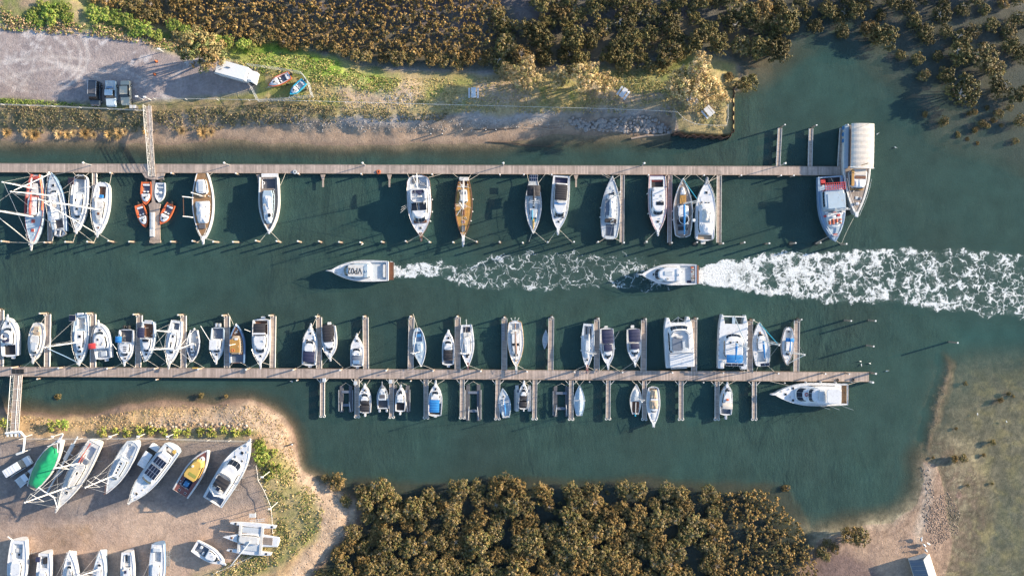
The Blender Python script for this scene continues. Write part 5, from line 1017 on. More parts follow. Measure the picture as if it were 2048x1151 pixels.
b = fishcruiser('white cruiser with a blue-tinted ribbed navy roof and a white stern step, left of a finger pier', 'second ribbed-roof cruiser', (1270, 727), (1267, 656), 29, 'N', (.02, .38), .8, cabx=(.4, .7), hat=((.76, 0),), h=1.4, canh=1.0, floor='K', sp=.6, plat=.55); b.canopy(.42, .58, .62, .8, 'N', .12, z=1.5, ribs=2); b.cab(.6, .72, .6, .25, 'B', .4, win='', name='foredeck_hood')
b.moor((.95, -.4, 1241, 742, .9, LW), (.95, .4, 1284, 742, .9, 'the finger pier'))

# ---- catamarans
def cat_hull(e, X0, X1, yc, hw, fb, m, nose=.12, up=.2):
    o = MB(); L = []
    for k in range(15):
        u = k/14; x = X0+(X1-X0)*u; w = hw*(1-max(0, (u-.62)/.38)**2.2*(1-nose)); w *= .9+.1*min(1, u/.1); z = fb+up*max(0, u-.4)**2
        L.append([(x, yc-w, z-.05), (x, yc-w*.85, z), (x, yc+w*.85, z), (x, yc+w, z-.05), (x, yc+w*.8, 0), (x, yc+.05, -.5), (x, yc-.05, -.5), (x, yc-w*.8, 0)])
    o.loft([list(reversed(l)) for l in L]); return o.build('hull', C[m], e)
def cat_frame(label, bow, stern, zd, name, cat):
    a, c = P(*bow, zd), P(*stern, zd); d = a-c; o = (a+c)/2; e = empty(name, (o.x, o.y, 0), math.atan2(d.y, d.x), label, cat); return e, d.length
class Shim(Boat):
    def __init__(s, e, L, B, fb, short, o): s.e, s.L, s.B, s.fb, s.short, s.zb = e, L, B, fb, short, 0; s.roofs = []; s.well = None; s.s0, s.tm, s.p, s.rs = 1, .99, 9, 0; s.o = Vector(o); s.rz = e.rotation_euler.z; s.kind = 'f'
    def w(s, t): return s.B
    def sheer(s, t): return s.fb
e, L = cat_frame('broad white power catamaran with a slate-blue sun shade on its flybridge and a curved dark windscreen', (1355.5, 634), (1361, 736), 1.7, 'power_catamaran', 'catamaran')
b = Shim(e, L, 2.75, 1.7, 'power catamaran', (e.location.x, e.location.y, 0))
for q in (-1, 1): cat_hull(e, b.X(.02), b.X(1.0), q*2.0, .85, 1.7, 'W', .25)
MB().box(b.X(.06), b.X(.9), -2.5, 2.5, .8, 1.72, .08, .4).build('bridge_deck', C['W'], e); b.roofs = []
b.cab(.3, .82, .8, .95, 'W', 1.0, z0=1.72, bulge=.35, aft=.1, ins=.25, win='fs'); b.fly(.34, .72, .66, z=2.65, h=.45, seat='P', ws=True); b.box(.36, .6, -.1, .62, .08, 'Z', 'slate_shade', z=3.15); b.box(.4, .56, -.28, -.1, .2, 'P', 'helm_console_cover', z=3.1)
MB().box(b.X(.04), b.X(.31), -2.45, 2.2, 2.5, 2.6, .03, .15).build('aft_hard_top', C['W'], e); MB().box(b.X(.3), b.X(.36), .4, 1.9, 2.6, 2.66).build('solar_panel', C['p'], e); b.hatch(.88, .35, .45, m='B'); b.hatch(.88, -.25, .3, m='Z')
for q in (-1, 1): MB().path([(b.X(.33), q*2.2, 2.6), (b.X(.33), q*2.2, 3.5), (b.X(.33), 0, 3.7)], .06, 5).build('radar_mast', C['w'], e)
MB().path([(b.X(.9), -1.6, 1.9), (b.X(1.0), 0, 2.0), (b.X(.9), 1.6, 1.9)], .04, 5).path([(b.X(.9), 0, 1.8), (b.X(1.01), 0, 1.95)], .06, 5).build('bow_rail', C['A'], e); MB().box(b.X(0)-.25, b.X(.02), -1.6, 1.6, .3, .5, .04).build('swim_platform', C['V'], e); MB().box(b.X(.3), b.X(.32), -2.45, 2.35, 2.6, 2.72).build('roof_rail', C['G'], e)
e, L = cat_frame('blue-shaded white sailing catamaran with a bright blue ribbed bimini, trampolines and three solar panels', (1468, 629), (1465, 737), 1.6, 'sailing_catamaran', 'catamaran')
b = Shim(e, L, 2.9, 1.6, 'sailing catamaran', (e.location.x, e.location.y, 0))
for q in (-1, 1):
    cat_hull(e, b.X(.0), b.X(1.0), q*2.25, .62, 1.6, 'W', .15, .1)
    for k in range(6): MB().box(b.X(.22+.1*k), b.X(.22+.1*k)+.32, q*2.8-.04, q*2.8+.04, 1.6, 1.63).build('deck_port', C['g'], e)
MB().box(b.X(.1), b.X(.83), -2.3, 2.3, .9, 1.61, .06, .2).build('bridge_deck', C['W'], e); b.cab(.22, .6, .68, .6, 'W', .7, z0=1.62, bulge=.6, ins=.25, aft=.05)
for t, v in ((.58, .28), (.58, -.12), (.49, .25), (.5, -.2)): b.hatch(t, v, .32)
MB().path([(b.X(.965), -2.3, 1.6), (b.X(.965), 2.3, 1.6)], .12, 6).build('forward_beam', C['w'], e); MB().box(b.X(.83), b.X(.95), -.3, .3, 1.4, 1.62, .04).build('centre_walkway', C['B'], e)
tm = MB()
for q in (-1, 1):
    for k in range(7): tm.path([(b.X(.83), q*(.4+.2*k), 1.45), (b.X(.95), q*(.4+.2*k), 1.45)], .012, 4)
tm.build('trampoline_net', C['Z'], e)
b.canopy(.12, .27, .55, 1.1, 'L', .15, z=1.9, ribs=6); b.solar(.065, .115, -.62, .62, 1, 3, z=2.9, frame='w'); b.mast(.5, 14, (1496, 697), r=.11, boom=3.6, bm='L', bl=0, mr=.2, jib='B', sw=1.1, bz=1.2)
for q in (-1, 1): MB().path([(b.X(.06), q*1.0, 2.8), (b.X(.1), q*1.6, 2.0), (b.X(.15), q*2.1, 1.6)], .07, 5).build('davit', C['w'], e)
b.o = Vector((e.location.x, e.location.y, 0)); b.moor((.0, -.8, 1489, 745, .9, LW), (.0, -.5, 1496, 745, .9, LW+' beside the finger pier'))
b = Boat('white sloop with a bright blue boom cover and a solar panel at its stern, bow pointing up', (1518, 644), (1525.5, 732), 33, 'S', 1.2, 'W', 'W', rail='W', well=(.1, .34, .5), floor='P', short='sloop with the blue boom cover', rs=.05, **SAIL); b.cab(.38, .72, .55, .45, 'W', .6); b.hatch(.76, .0, .42, m='X'); b.hatch(.68, -.25, .32); b.hatch(.45, -.5, .25); b.solar(.02, .09, -.6, .5, 1, 2, z=2.3); b.mast(.6, 13, (1558, 690), r=.1, boom=3.7, bm='L', bl=-.1, mr=.2, jib='c', sw=1.4); b.pulpit(.85); b.rails(); b.bits(7)
b.moor((.02, .8, 1512, 744, .9, LW+' at its left'), (.02, -.8, 1548, 742, .9, LW), (.97, 0, 1506, 640, 1.6, 'a finger end pile'))
b = Boat('small white yacht with a blue dodger and blue boom cover, rightmost of the lower walkway berths', (1573, 729), (1579, 654), 25, 's', 1.1, 'W', 'W', rail='X', well=(.08, .32, .55), floor='V', short='small yacht with the blue dodger', rs=.12, **SAIL); b.cab(.34, .72, .56, .4, 'W', .6); b.canopy(.28, .38, .68, 1.0, 'L', .2, z=1.1, ribs=2, posts=False); b.hatch(.12, .1, .3); b.hatch(.64, .1, .3); b.mast(.66, 9, (1609, 709.5), r=.09, boom=2.9, bm='L', bl=.1, mr=.14, jib='w', sw=1.2); b.pulpit(.82); b.rails(); b.bits(5)
b = Boat('large white flybridge motor yacht with dark wraparound windows and a tan teak cockpit, alongside the right end of the lower walkway', (1547, 787.5), (1697, 788.5), 46, 'y', 1.8, 'W', 'W', rail=None, well=(.01, .09, .8), floor='T', short='large flybridge yacht', name='motor_yacht'); b.cab(.12, .66, .82, 1.0, 'W', 1.6, bulge=.9, aft=.3, win='fs'); b.cab(.14, .54, .7, .55, 'W', .8, z0=2.75, bulge=.5, win='f', name='flybridge', lo=.2, hi=.9); b.box(.17, .36, -.6, .6, .1, 'W', 'hard_top', z=4.1, r=.5); b.box(.37, .44, -.5, .4, .25, 'P', 'helm_seat', z=3.3)
for t, v in ((.84, 0), (.74, .52), (.74, -.52)): b.hatch(t, v, .42)
b.plat(.7, .85, 'T', .4); b.sprit(.8, 'W', .22); b.pulpit(.62, m='w'); b.rails(.12, .62, m='w'); b.bits(8); b.fenders((.15, .35, .55), -1); MB().ring((b.X(.585), -.1, 2.72), .3, .09).build('red_life_ring', C['R'], b.e)
for t0, q in ((.4, 1), (.28, 1), (.1, 1), (.1, -1)): MB().path([(b.X(t0), q*b.B*.95, 2.0), (b.X(t0)-1.6, q*(b.B+.45), 3.4)], .035, 4).build('fishing_rod', C['A'], b.e)
b.moor((.75, -.9, 1540, 762, .9, LW), (.02, -.9, 1720, 762, .9, LW))

# ================================================================== lower side of the lower walkway
def lift(label, xa, xb, y0, y1, col='Q', ramp=True):
    p = P((xa+xb)/2, (y0+y1)/2, .3); e = empty('boat_lift', (p.x, p.y, 0), 0, label, 'boat lift'); L = (y1-y0)/20; w = (xb-xa)/20
    for q in (-1, 1):
        MB().box(q*w-.35, q*w+.35, -L, L, -.2, .32, .1, .12).build('float_tube', C[col], e)
        MB().path([(q*(w+.5), -L*.9, .5), (q*(w+.5), L*.7, .5)], .09, 6).build('guide_rail', C['G'], e); MB().path([(q*w, -L+.2, .3), (q*w*.8, -L*.2, .7)], .07, 5).build('guide_post', C['V'], e)
    for yy in (L*.55, -L*.45): MB().box(-w, w, yy-.25, yy+.25, .1, .36, .04).build('cross_beam', C['Z'], e)
    MB().path([(-w, L, .4), (0, L+.6, .5), (w, L, .4)], .035, 4).build('bridle', C['r'], e)
lift('empty black floating boat lift left of the second short finger pier', 683, 701, 771, 824)
lift('empty dark tube-shaped floating boat lift right of the cruiser with a bright blue roof', 936, 957, 768, 841)
lift('empty dark floating boat lift with a pale side beam, in the middle of the berths below the walkway', 1111, 1134, 772, 833)
lift('white framed floating lift under the small cruiser with brown covers', 1034, 1059, 770, 822, 'V')
lift('dark floating lift under the small white cruiser near the third short finger pier', 790, 815, 770, 824)
def small(label, short, bow, stern, beam, covers=(), **kw):
    b = fishcruiser(label, short, bow, stern, beam, None, plat=0, h=kw.pop('h', 1.1), sp=kw.pop('sp', .4), floor=kw.pop('floor', 'K'), name=kw.pop('name', 'cabin_cruiser'), **kw)
    for (t0, t1, f, m) in covers: b.canopy(t0, t1, f, .55, m, .12, z=1.1, ribs=3)
    return b
b = small('small white cruiser with two dark brown covers and an outboard, right of the second short finger pier', 'brown-covered cruiser', (730, 770), (729.6, 826), 25, ((.08, .3, .8, 'K'), (.34, .52, .74, 'K')), cabx=(.44, .66), hat=((.82, 0),)); b.eng(0, .9, 'W'); b.moor((.95, .3, 717, 759, .8, LW), (.95, -.3, 740, 759, .8, LW))
b = Boat('boxy aluminium barge with a grey cabin and two outboards, left of the third short finger pier', (764.5, 768), (766, 817), 24, 'f', .9, 'A', 'P', well=(.04, .34, .8), floor='Q', short='aluminium barge', name='aluminium_barge'); b.cab(.36, .84, .8, .8, 'P', .2, win='fs', r=.1); b.box(.45, .6, -.5, .4, .06, 'Q', 'roof_hatch'); b.disc = MB().disc((b.X(.66), .1), .2, b.zat(.6), b.zat(.6)+.2, 12, .06).build('radar_dome', C['W'], b.e); b.eng(-.6, .9, 'A'); b.eng(.6, .9, 'A'); b.sprit(.6, 'G', .12)
b = small('small white cruiser with a dark windscreen sitting on a dark lift, right of the third short finger pier', 'small cruiser on the lift', (802, 772), (800, 823), 21, (), cabx=(.38, .76), hat=((.84, 0),), well=(.05, .36, .8)); b.eng(0, .85, 'W'); b.box(.5, .68, -.55, .5, .2, 'W', 'hard_top', z=1.9); b.moor((.95, 0, 792, 760, .8, LW))
b = small('white cruiser with a big bright blue canvas roof, right of the fourth short finger pier', 'cruiser with the bright blue roof', (871.5, 766), (869.5, 832), 28, (), cabx=(.42, .72), hat=((.82, 0),), well=(.05, .4, .8), h=1.3, sp=.7); b.canopy(.14, .52, .72, .9, 'L', .12, z=1.3, ribs=5, v0=.05); b.plat(.4, .7); b.moor((.95, .3, 857, 760, .8, LW), (.95, -.4, 889, 759, .8, LW))
b = Boat('small light blue open sailing dinghy with a blue rolled sail, right of the sixth short finger pier', (1005, 776), (1012.5, 835), 23, 's', .7, 'B', 'P', rail='B', well=(.06, .62, .62), floor='B', depth=.35, short='light blue open sailing dinghy', name='sailing_dinghy', cat='sailing dinghy'); MB().path([(b.X(.62), 0, .9), (b.X(.3), .05, 1.0), (b.X(.06), .1, .95)], [.12, .22, .1], 7).build('rolled_blue_sail', C['L'], b.e, smooth=True); b.hatch(.72, 0, .3); b.mast(.64, 6.5, None, r=.06, spread=(.6,)); b.box(.02, .05, -.5, .7, .1, 'V', 'rudder_stock')
b = small('little white cruiser with brown covers cradled in a white lift', 'little cruiser in the white lift', (1048, 764), (1045.5, 818), 20, ((.1, .3, .8, 'K'), (.36, .56, .74, 'K')), cabx=(.5, .7), hat=((.8, 0),)); b.eng(-.2, .6, 'W'); b.moor((.96, .2, 1038, 760, .8, LW), (.96, -.2, 1062, 760, .8, LW))
b = Boat('pale blue sailing dinghy fully wrapped in a tight white cover, right of the eighth short finger pier', (1159, 769), (1158.5, 831), 22, 's', .8, 'B', 'W', short='wrapped sailing dinghy', name='sailing_dinghy', cat='sailing dinghy'); b.cover(.02, .97, .96, .42, 'B', seed=21, wr=.03, pw=1.2); b.mast(.58, 6.5, (1161, 803), r=.06, spread=(.6,), boom=2.4, bm='B'); b.moor((.97, .1, 1150, 760, .8, LW), (.97, -.1, 1168, 760, .8, LW))
b = Boat('grey-white racing dinghy with a slatted open cockpit and crossed boom, left of the tenth short finger pier', (1273, 767), (1271, 828), 24, 's', .8, 'V', 'V', well=(.05, .42, .6), floor='X', depth=.35, short='grey-white racing dinghy', name='sailing_dinghy', cat='sailing dinghy'); b.cab(.44, .78, .5, .25, 'P', .4, win=''); b.box(.0, .4, -.06, .06, .3, 'V', 'tiller_beam', z=.6); b.mast(.6, 7, (1284, 803), r=.06, spread=(.6,)); b.eng(0, .55, 'c'); b.moor((.97, .2, 1264, 761, .8, LW))
b = Boat('long white launch with a tan folded cover amidships and bow pointing down, right of the tenth short finger pier', (1307, 851), (1307, 773), 26, 'S', 1.1, 'W', 'W', rail='W', well=(.03, .12, .6), floor='S', short='launch with the tan cover', name='cabin_launch', rs=.06); b.cab(.12, .62, .6, .5, 'W', .3); b.cover(.06, .3, .55, .35, 'S', z=1.5, seed=31, name='tan_cover'); b.cover(.34, .56, .66, .4, 'S', z=1.5, seed=32, name='tan_cover'); b.hatch(.9, 0, .35, m='Z'); b.box(.68, .84, -.2, .2, .1, 'P', 'deck_mat'); b.sprit(.3); b.pulpit(.75); b.bits(4)
b = small('white fishing cruiser with an orange box on its roof and a large outboard, right of the twelfth short finger pier', 'fishing cruiser with the orange box', (1454.3, 767), (1452, 830), 25, (), cabx=(.34, .8), hat=((.86, 0),), well=(.04, .3, .8), floor='Z', h=1.2); b.box(.48, .54, -.2, .2, .2, 'O', 'orange_roof_box'); b.canopy(.22, .4, .8, .9, 'E', .05, z=1.2, ribs=2); b.eng(0, 1.1, 'A'); b.moor((.96, .3, 1436, 761, .8, LW), (.96, -.4, 1471, 761, .8, LW))

# ================================================================== boatyard on the southern shore
def stands(b, n=2, zg=1.8):
    for k in range(n):
        for q in (-1, 1):
            t = .25+.4*k/(max(1, n-1)); p = b.pt(t, q*.93, 0); e = empty('boat_stand', (p.x, p.y, zg), b.rz, 'adjustable steel boat stand propping up the '+b.short, 'boat stand', 'boat stands under the '+b.short)
            top = b.zb-zg+.15; o = MB()
            for a in (90*q, 90*q+120, 90*q-120): o.path([(0, 0, top*.7), (.55*math.cos(math.radians(a)), .55*math.sin(math.radians(a)), .02)], .035, 4)
            o.path([(0, 0, top*.6), (0, -q*.25, top)], .04, 5).build('tripod', C['G'], e); MB().box(-.15, .15, -q*.25-.03, -q*.25+.03, top-.12, top+.12, .01).build('pad', C['X'], e)
ZY = 3.0
defc('OL', 'olive_roof_paint', (.3, .3, .06), rough=.6, var=.2)
b = Boat('timber boat wrapped in a bright green tarpaulin, propped in the boatyard', (121, 877), (62, 976), 37, 't', 1.3, 'V', 'U', rail='V', zb=ZY, short='green tarpaulin boat', name='covered_boat', keel=1.0, cat='boat')
b.cover(.05, .82, 1.02, 1.0, 'H', seed=41, wr=.07, pw=1.5, name='green_tarpaulin'); b.sprit(1.2, 'W', .25); stands(b)
for q in (-1, 1): MB().path([(b.X(.92), 0, 1.6), (b.X(.8), q*1.2, 1.9)], .06, 5).build('ridge_prop', C['w'], b.e)
p = Pg(132, 925); rz = math.atan2(-(868-978), 163-103); e = empty('spare_mast', (p.x, p.y, 1.8), rz, 'long grey wrapped mast lying on trestles between two boats in the boatyard', 'mast'); MB().path([(-6.2, 0, 1), (0, 0, 1.02), (6.2, 0, 1)], [.16, .2, .14], 8).build('wrapped_spar', C['P'], e); [MB().path([(x, -.5, 0), (x, 0, .82), (x, .5, 0)], .05, 5).build('trestle', C['X'], e) for x in (-4, 0, 4)]; MB().box(1, 4.5, -.35, .35, .9, 1.25, .1).build('sail_bag', C['P'], e); MB().path([(2.5, -1, 1.1), (2.5, 1, 1.1)], .05, 5).build('spreader', C['w'], e)
b = Boat('white ketch with a red boom line and two long masts leaning left, propped in the boatyard', (116, 1016), (189, 885), 36, 'S', 1.3, 'V', 'V', rail='W', zb=ZY, well=(.06, .24, .5), floor='P', short='yard ketch', keel=1.1, **SAIL)
b.cab(.3, .68, .58, .5, 'V', .5); b.hatch(.76, 0, .5); b.hatch(.45, 0, .5); b.box(.24, .3, -.5, .5, .4, 'Z', 'hood', z=1.3); MB().path([(b.X(.02), -.5, 1.7), (b.X(.34), -.7, 1.75)], .12, 6).build('red_rail', C['R'], b.e); b.mast(.66, 15.5, (50, 1004), r=.13, boom=3.6, bm='E', sw=1.6, mr=.17); b.mast(.3, 11, (112, 935), r=.11, boom=2.2, bm='M', sw=1.3); b.sprit(.9, 'V', .25); b.pulpit(.84); b.rails(); b.bits(10); stands(b, 3)
MB().path([(b.X(.98), 0, 1.7), (b.X(.98)-1.5, -1.4, 1.9), (b.X(.84), -4.8, 2.4)], .1, 6).build('whisker_pole', C['w'], b.e)
b = Boat('pale grey sloop with its mast stays fanned out to the left, propped in the boatyard', (213, 986), (267, 884), 33, 'S', 1.3, 'P', 'P', rail='W', zb=ZY, well=(.06, .3, .5), floor='W', short='pale grey yard sloop', rs=.05, keel=1.1, **SAIL); b.cab(.34, .7, .55, .5, 'P', .6); 
for k in range(4): b.hatch(.4+.06*k, 0, .3)
b.ring = MB().ring((b.X(.06), 0, 1.9), .35, .05).build('steering_wheel', C['G'], b.e); b.mast(.62, 13.5, (171, 974), r=.11, boom=2.6, bm='w', sw=1.5); b.pulpit(.84, m='X'); b.rails(); b.bits(8); stands(b)
b = Boat('white launch with eight solar panels covering its cabin roof, propped in the boatyard', (260, 1004), (344, 896), 38, 'y', 1.5, 'B', 'W', rail='W', zb=ZY, well=(.02, .1, .6), floor='S', short='solar-roofed launch', name='cabin_launch', keel=.9); b.cab(.1, .6, .74, .75, 'W', .8); b.solar(.32, .5, -.64, .64, 2, 4, z=2.35); b.solar(.18, .29, -.64, .64, 1, 4, z=2.35); b.cover(.6, .72, .6, .15, 'B', seed=3, name='foredeck_cover'); b.hatch(.84, 0, .4, m='b'); b.box(.02, .07, -.4, .2, .4, 'E', 'cushion'); b.box(.0, .05, .2, .6, .5, 'Y', 'orange_bin'); b.box(.06, .1, -.7, -.3, .3, 'V', 'crate'); b.sprit(.5, 'V', .22); b.pulpit(.66, m='w'); b.bits(8); stands(b, 3)
b = Boat('broad work boat with a yellow cabin roof and maroon deck, propped in the boatyard', (416, 899), (360, 987), 38, 'f', 1.4, 'V', 'M', rail='W', zb=ZY, well=(.14, .34, .5), floor='N', short='yellow-roofed boat', name='work_boat', keel=.9, deckin=.22); b.cab(.36, .76, .78, .9, 'Y', .5, bulge=.5, win='s'); b.box(.44, .5, -.6, .3, .03, 'OL', 'olive_roof_stripe', b=.01); b.cab(.74, .82, .5, .4, 'V', .2, win='', name='forward_locker'); b.box(.18, .28, -.25, .25, .5, 'k', 'engine_cover', z=1.0); b.life(.8, 0, 'V'); b.hatch(.06, .3, .3, m='b'); b.hatch(.06, -.4, .3, m='b'); b.disc = MB().disc((b.X(.62), .6), .22, b.zat(.5), b.zat(.5)+.25, 10, .05).build('radar_dome', C['E'], b.e); b.bits(6); stands(b)
b = Boat('large white flybridge cruiser, rightmost of the propped boats in the boatyard', (498, 883), (424, 1004), 47, 'y', 1.8, 'W', 'W', rail='B', zb=ZY, well=(.01, .12, .75), floor='Z', short='yard flybridge cruiser', name='motor_yacht', keel=.9); b.cab(.14, .66, .78, 1.0, 'W', 1.5, bulge=.6); b.fly(.2, .46, .7, h=.55, seat='V'); b.canopy(.28, .44, .58, .95, 'K', .15, z=2.85, ribs=3); b.solar(.25, .31, -.2, .15, 1, 1, z=3.9, frame='V')
for v in (-.35, .35): b.hatch(.72, v, .3)
b.hatch(.82, 0, .5); MB().path([(b.X(.2), -1.7, 3), (b.X(.16), 0, 3.6), (b.X(.2), 1.7, 3)], .14, 6).build('white_arch', C['w'], b.e); b.sprit(.8, 'W', .26); b.pulpit(.62, m='w'); b.plat(.4, .9, 'P', .5); b.bits(10); stands(b, 3)
ZB = 2.9
def yard2(label, short, bow, stern, beam, kind, m='W', **kw): return Boat(label, bow, stern, beam, kind, 1.2, m, 'W', rail='W', zb=ZB, short=short, keel=1.0, well=(.06, .3, .5), floor='P', **SAIL)
b = yard2('broad white yacht in the bottom left corner of the boatyard, with a pole at its stern', 'corner yacht', (30, 1205), (36, 1080), 38, 'S'); b.cab(.34, .72, .6, .5, 'W', .6); b.hatch(.24, 0, .4); b.box(.14, .2, -.3, .3, .2, 'V', 'seat'); MB().path([(b.X(0), -.9, 1.3), (b.X(0)-1.2, -1, 2.6)], .1, 6).build('stern_pole', C['w'], b.e); b.bits(4); stands(b)
b = yard2('white yacht with a navy hood at its stern, in the bottom row of the boatyard', 'navy-hooded yard yacht', (84, 1205), (88, 1106), 28, 'S'); b.cab(.36, .72, .6, .45, 'W', .6); b.box(.06, .16, -.95, -.35, .3, 'N', 'navy_hood', z=1.4); b.box(.1, .22, -.2, .3, .3, 'K', 'dark_seat', z=.8); b.hatch(.5, 0, .3); b.bits(4)
b = yard2('white sloop with its bow pointing up and mast leaning left, in the bottom row of the boatyard', 'bow-up yard sloop', (139, 1100), (141, 1215), 31, 'S'); b.cab(.4, .72, .5, .4, 'V', .6); b.hatch(.78, 0, .55, m='Z'); b.mast(.52, 14, (98, 1178), r=.12, boom=2.5, bm='J', sw=1.4); b.pulpit(.85); b.rails(); b.bits(4)
b = yard2('narrow pale blue sloop with a curved hull, third from the right in the bottom boatyard row', 'curved pale sloop', (202, 1098), (193, 1200), 24, 's', 'B'); b.cab(.4, .7, .5, .35, 'W', .6); b.mast(.62, 13, (158, 1152), r=.11, sw=1.3); b.pulpit(.86); b.bits(3)
b = yard2('white and blue yacht with a dark slotted cockpit, stern up in the bottom boatyard row', 'slotted yard yacht', (256, 1205), (253, 1104), 26, 'S'); b.box(.04, .18, -.12, .12, .12, 'g', 'dark_slot', z=1.15); b.cab(.3, .7, .6, .45, 'W', .6); b.box(.22, .28, -.5, .5, .3, 'V', 'hood'); b.box(.34, .4, -.3, .1, .1, 'N', 'navy_panel'); b.bits(4); stands(b)
b = yard2('white yacht with a blue side, rightmost upright hull of the bottom boatyard row', 'blue-sided yard yacht', (310, 1205), (315, 1088), 30, 'S', 'D'); b.cab(.34, .74, .6, .45, 'W', .6); b.box(.06, .12, -.5, .5, .3, 'P', 'stern_seat', z=1.1); b.mast(.55, 12, (285, 1155), r=.11, sw=1.3); b.bits(5); stands(b)
b = Boat('small white cuddy cruiser lying aslant on its trailer left of the trimaran', (448, 1126), (388, 1091), 28, 'm', 1.0, 'W', 'W', rail='W', zb=2.4, well=(.06, .42, .72), floor='Z', short='yard cuddy cruiser', name='cabin_cruiser'); b.cab(.44, .76, .72, .45, 'W', .6); b.hatch(.8, 0, .35, m='b'); b.box(.16, .24, .1, .5, .35, 'P', 'seat', z=.6); b.box(.3, .36, -.5, -.1, .4, 'P', 'seat', z=.6); b.sprit(.5); b.bits(3)
# trimaran
zt_ = 3.4; a, c = P(446, 1073, zt_), P(556, 1083, zt_); d = a-c; o3 = (a+c)/2; e = empty('trimaran', (o3.x, o3.y, 0), math.atan2(d.y, d.x), 'white folding trimaran with three slim hulls and a pole across it, in the boatyard corner', 'trimaran')
b = Shim(e, d.length, 1.5, zt_, 'trimaran', (o3.x, o3.y, 0)); L = d.length
def thull(x0, x1, yc, hw, z, nm):
    o = MB(); R = []
    for k in range(15):
        u = k/14; w = hw*max(.04, math.sin(math.pi*min(1, (u*.8+.14))))**.8 if nm == 'float_hull' else hw*(1-max(0, (u-.4)/.6)**1.9)*(.8+.2*min(1, u/.3)); w = max(w, .03); x = x0+(x1-x0)*u
        R.append([(x, yc-w, z-.06), (x, yc-w*.8, z), (x, yc+w*.8, z), (x, yc+w, z-.06), (x, yc+w*.6, z-.9), (x, yc, z-1.15), (x, yc-w*.6, z-.9)])
    o.loft([list(reversed(l)) for l in R]).build(nm, C['W'], e)
thull(b.X(0), b.X(1), 0, 1.25, zt_, 'hull'); thull(b.X(.08), b.X(.9), -2.75, .5, zt_-.2, 'float_hull'); thull(b.X(.12), b.X(.92), 2.6, .5, zt_-.2, 'float_hull')
for t in (.3, .7): MB().box(b.X(t)-.25, b.X(t)+.25, -2.7, 2.6, zt_-.14, zt_+.1, .05).build('cross_beam', C['V'], e)
for y0, y1 in ((-2.3, -1.2), (1.2, 2.2)): MB().box(b.X(.33), b.X(.67), y0, y1, zt_-.1, zt_-.06).build('net', C['P'], e)
b.cab(.34, .72, .6, .4, 'V', .5, z0=zt_, wmax=.9); MB().box(b.X(.1), b.X(.28), -.7, .7, zt_+.0, zt_+.05).build('cockpit_floor', C['U'], e); b.hatch(.84, 0, .4, m='X', z=zt_); 
for t, y in ((.14, -2.75), (.8, -2.75), (.2, 2.6), (.84, 2.6)): MB().disc((b.X(t), y), .22, zt_-.2, zt_-.15, 10).build('float_hatch', C['b'], e)
m0 = P(500, 1082, zt_+.6); m1 = P(461, 1131, 2.2); c_, s_ = math.cos(-e.rotation_euler.z), math.sin(-e.rotation_euler.z); loc = lambda p: (((p.x-o3.x)*c_-(p.y-o3.y)*s_), ((p.x-o3.x)*s_+(p.y-o3.y)*c_), p.z)
MB().path([loc(m0), loc(m1)], [.12, .1], 8).build('lowered_mast', C['w'], e); [MB().box(x-.2, x+.2, -.4, .4, 1.75, zt_-1.1, .03).build('cradle_block', C['X'], e) for x in (-2, 2)]

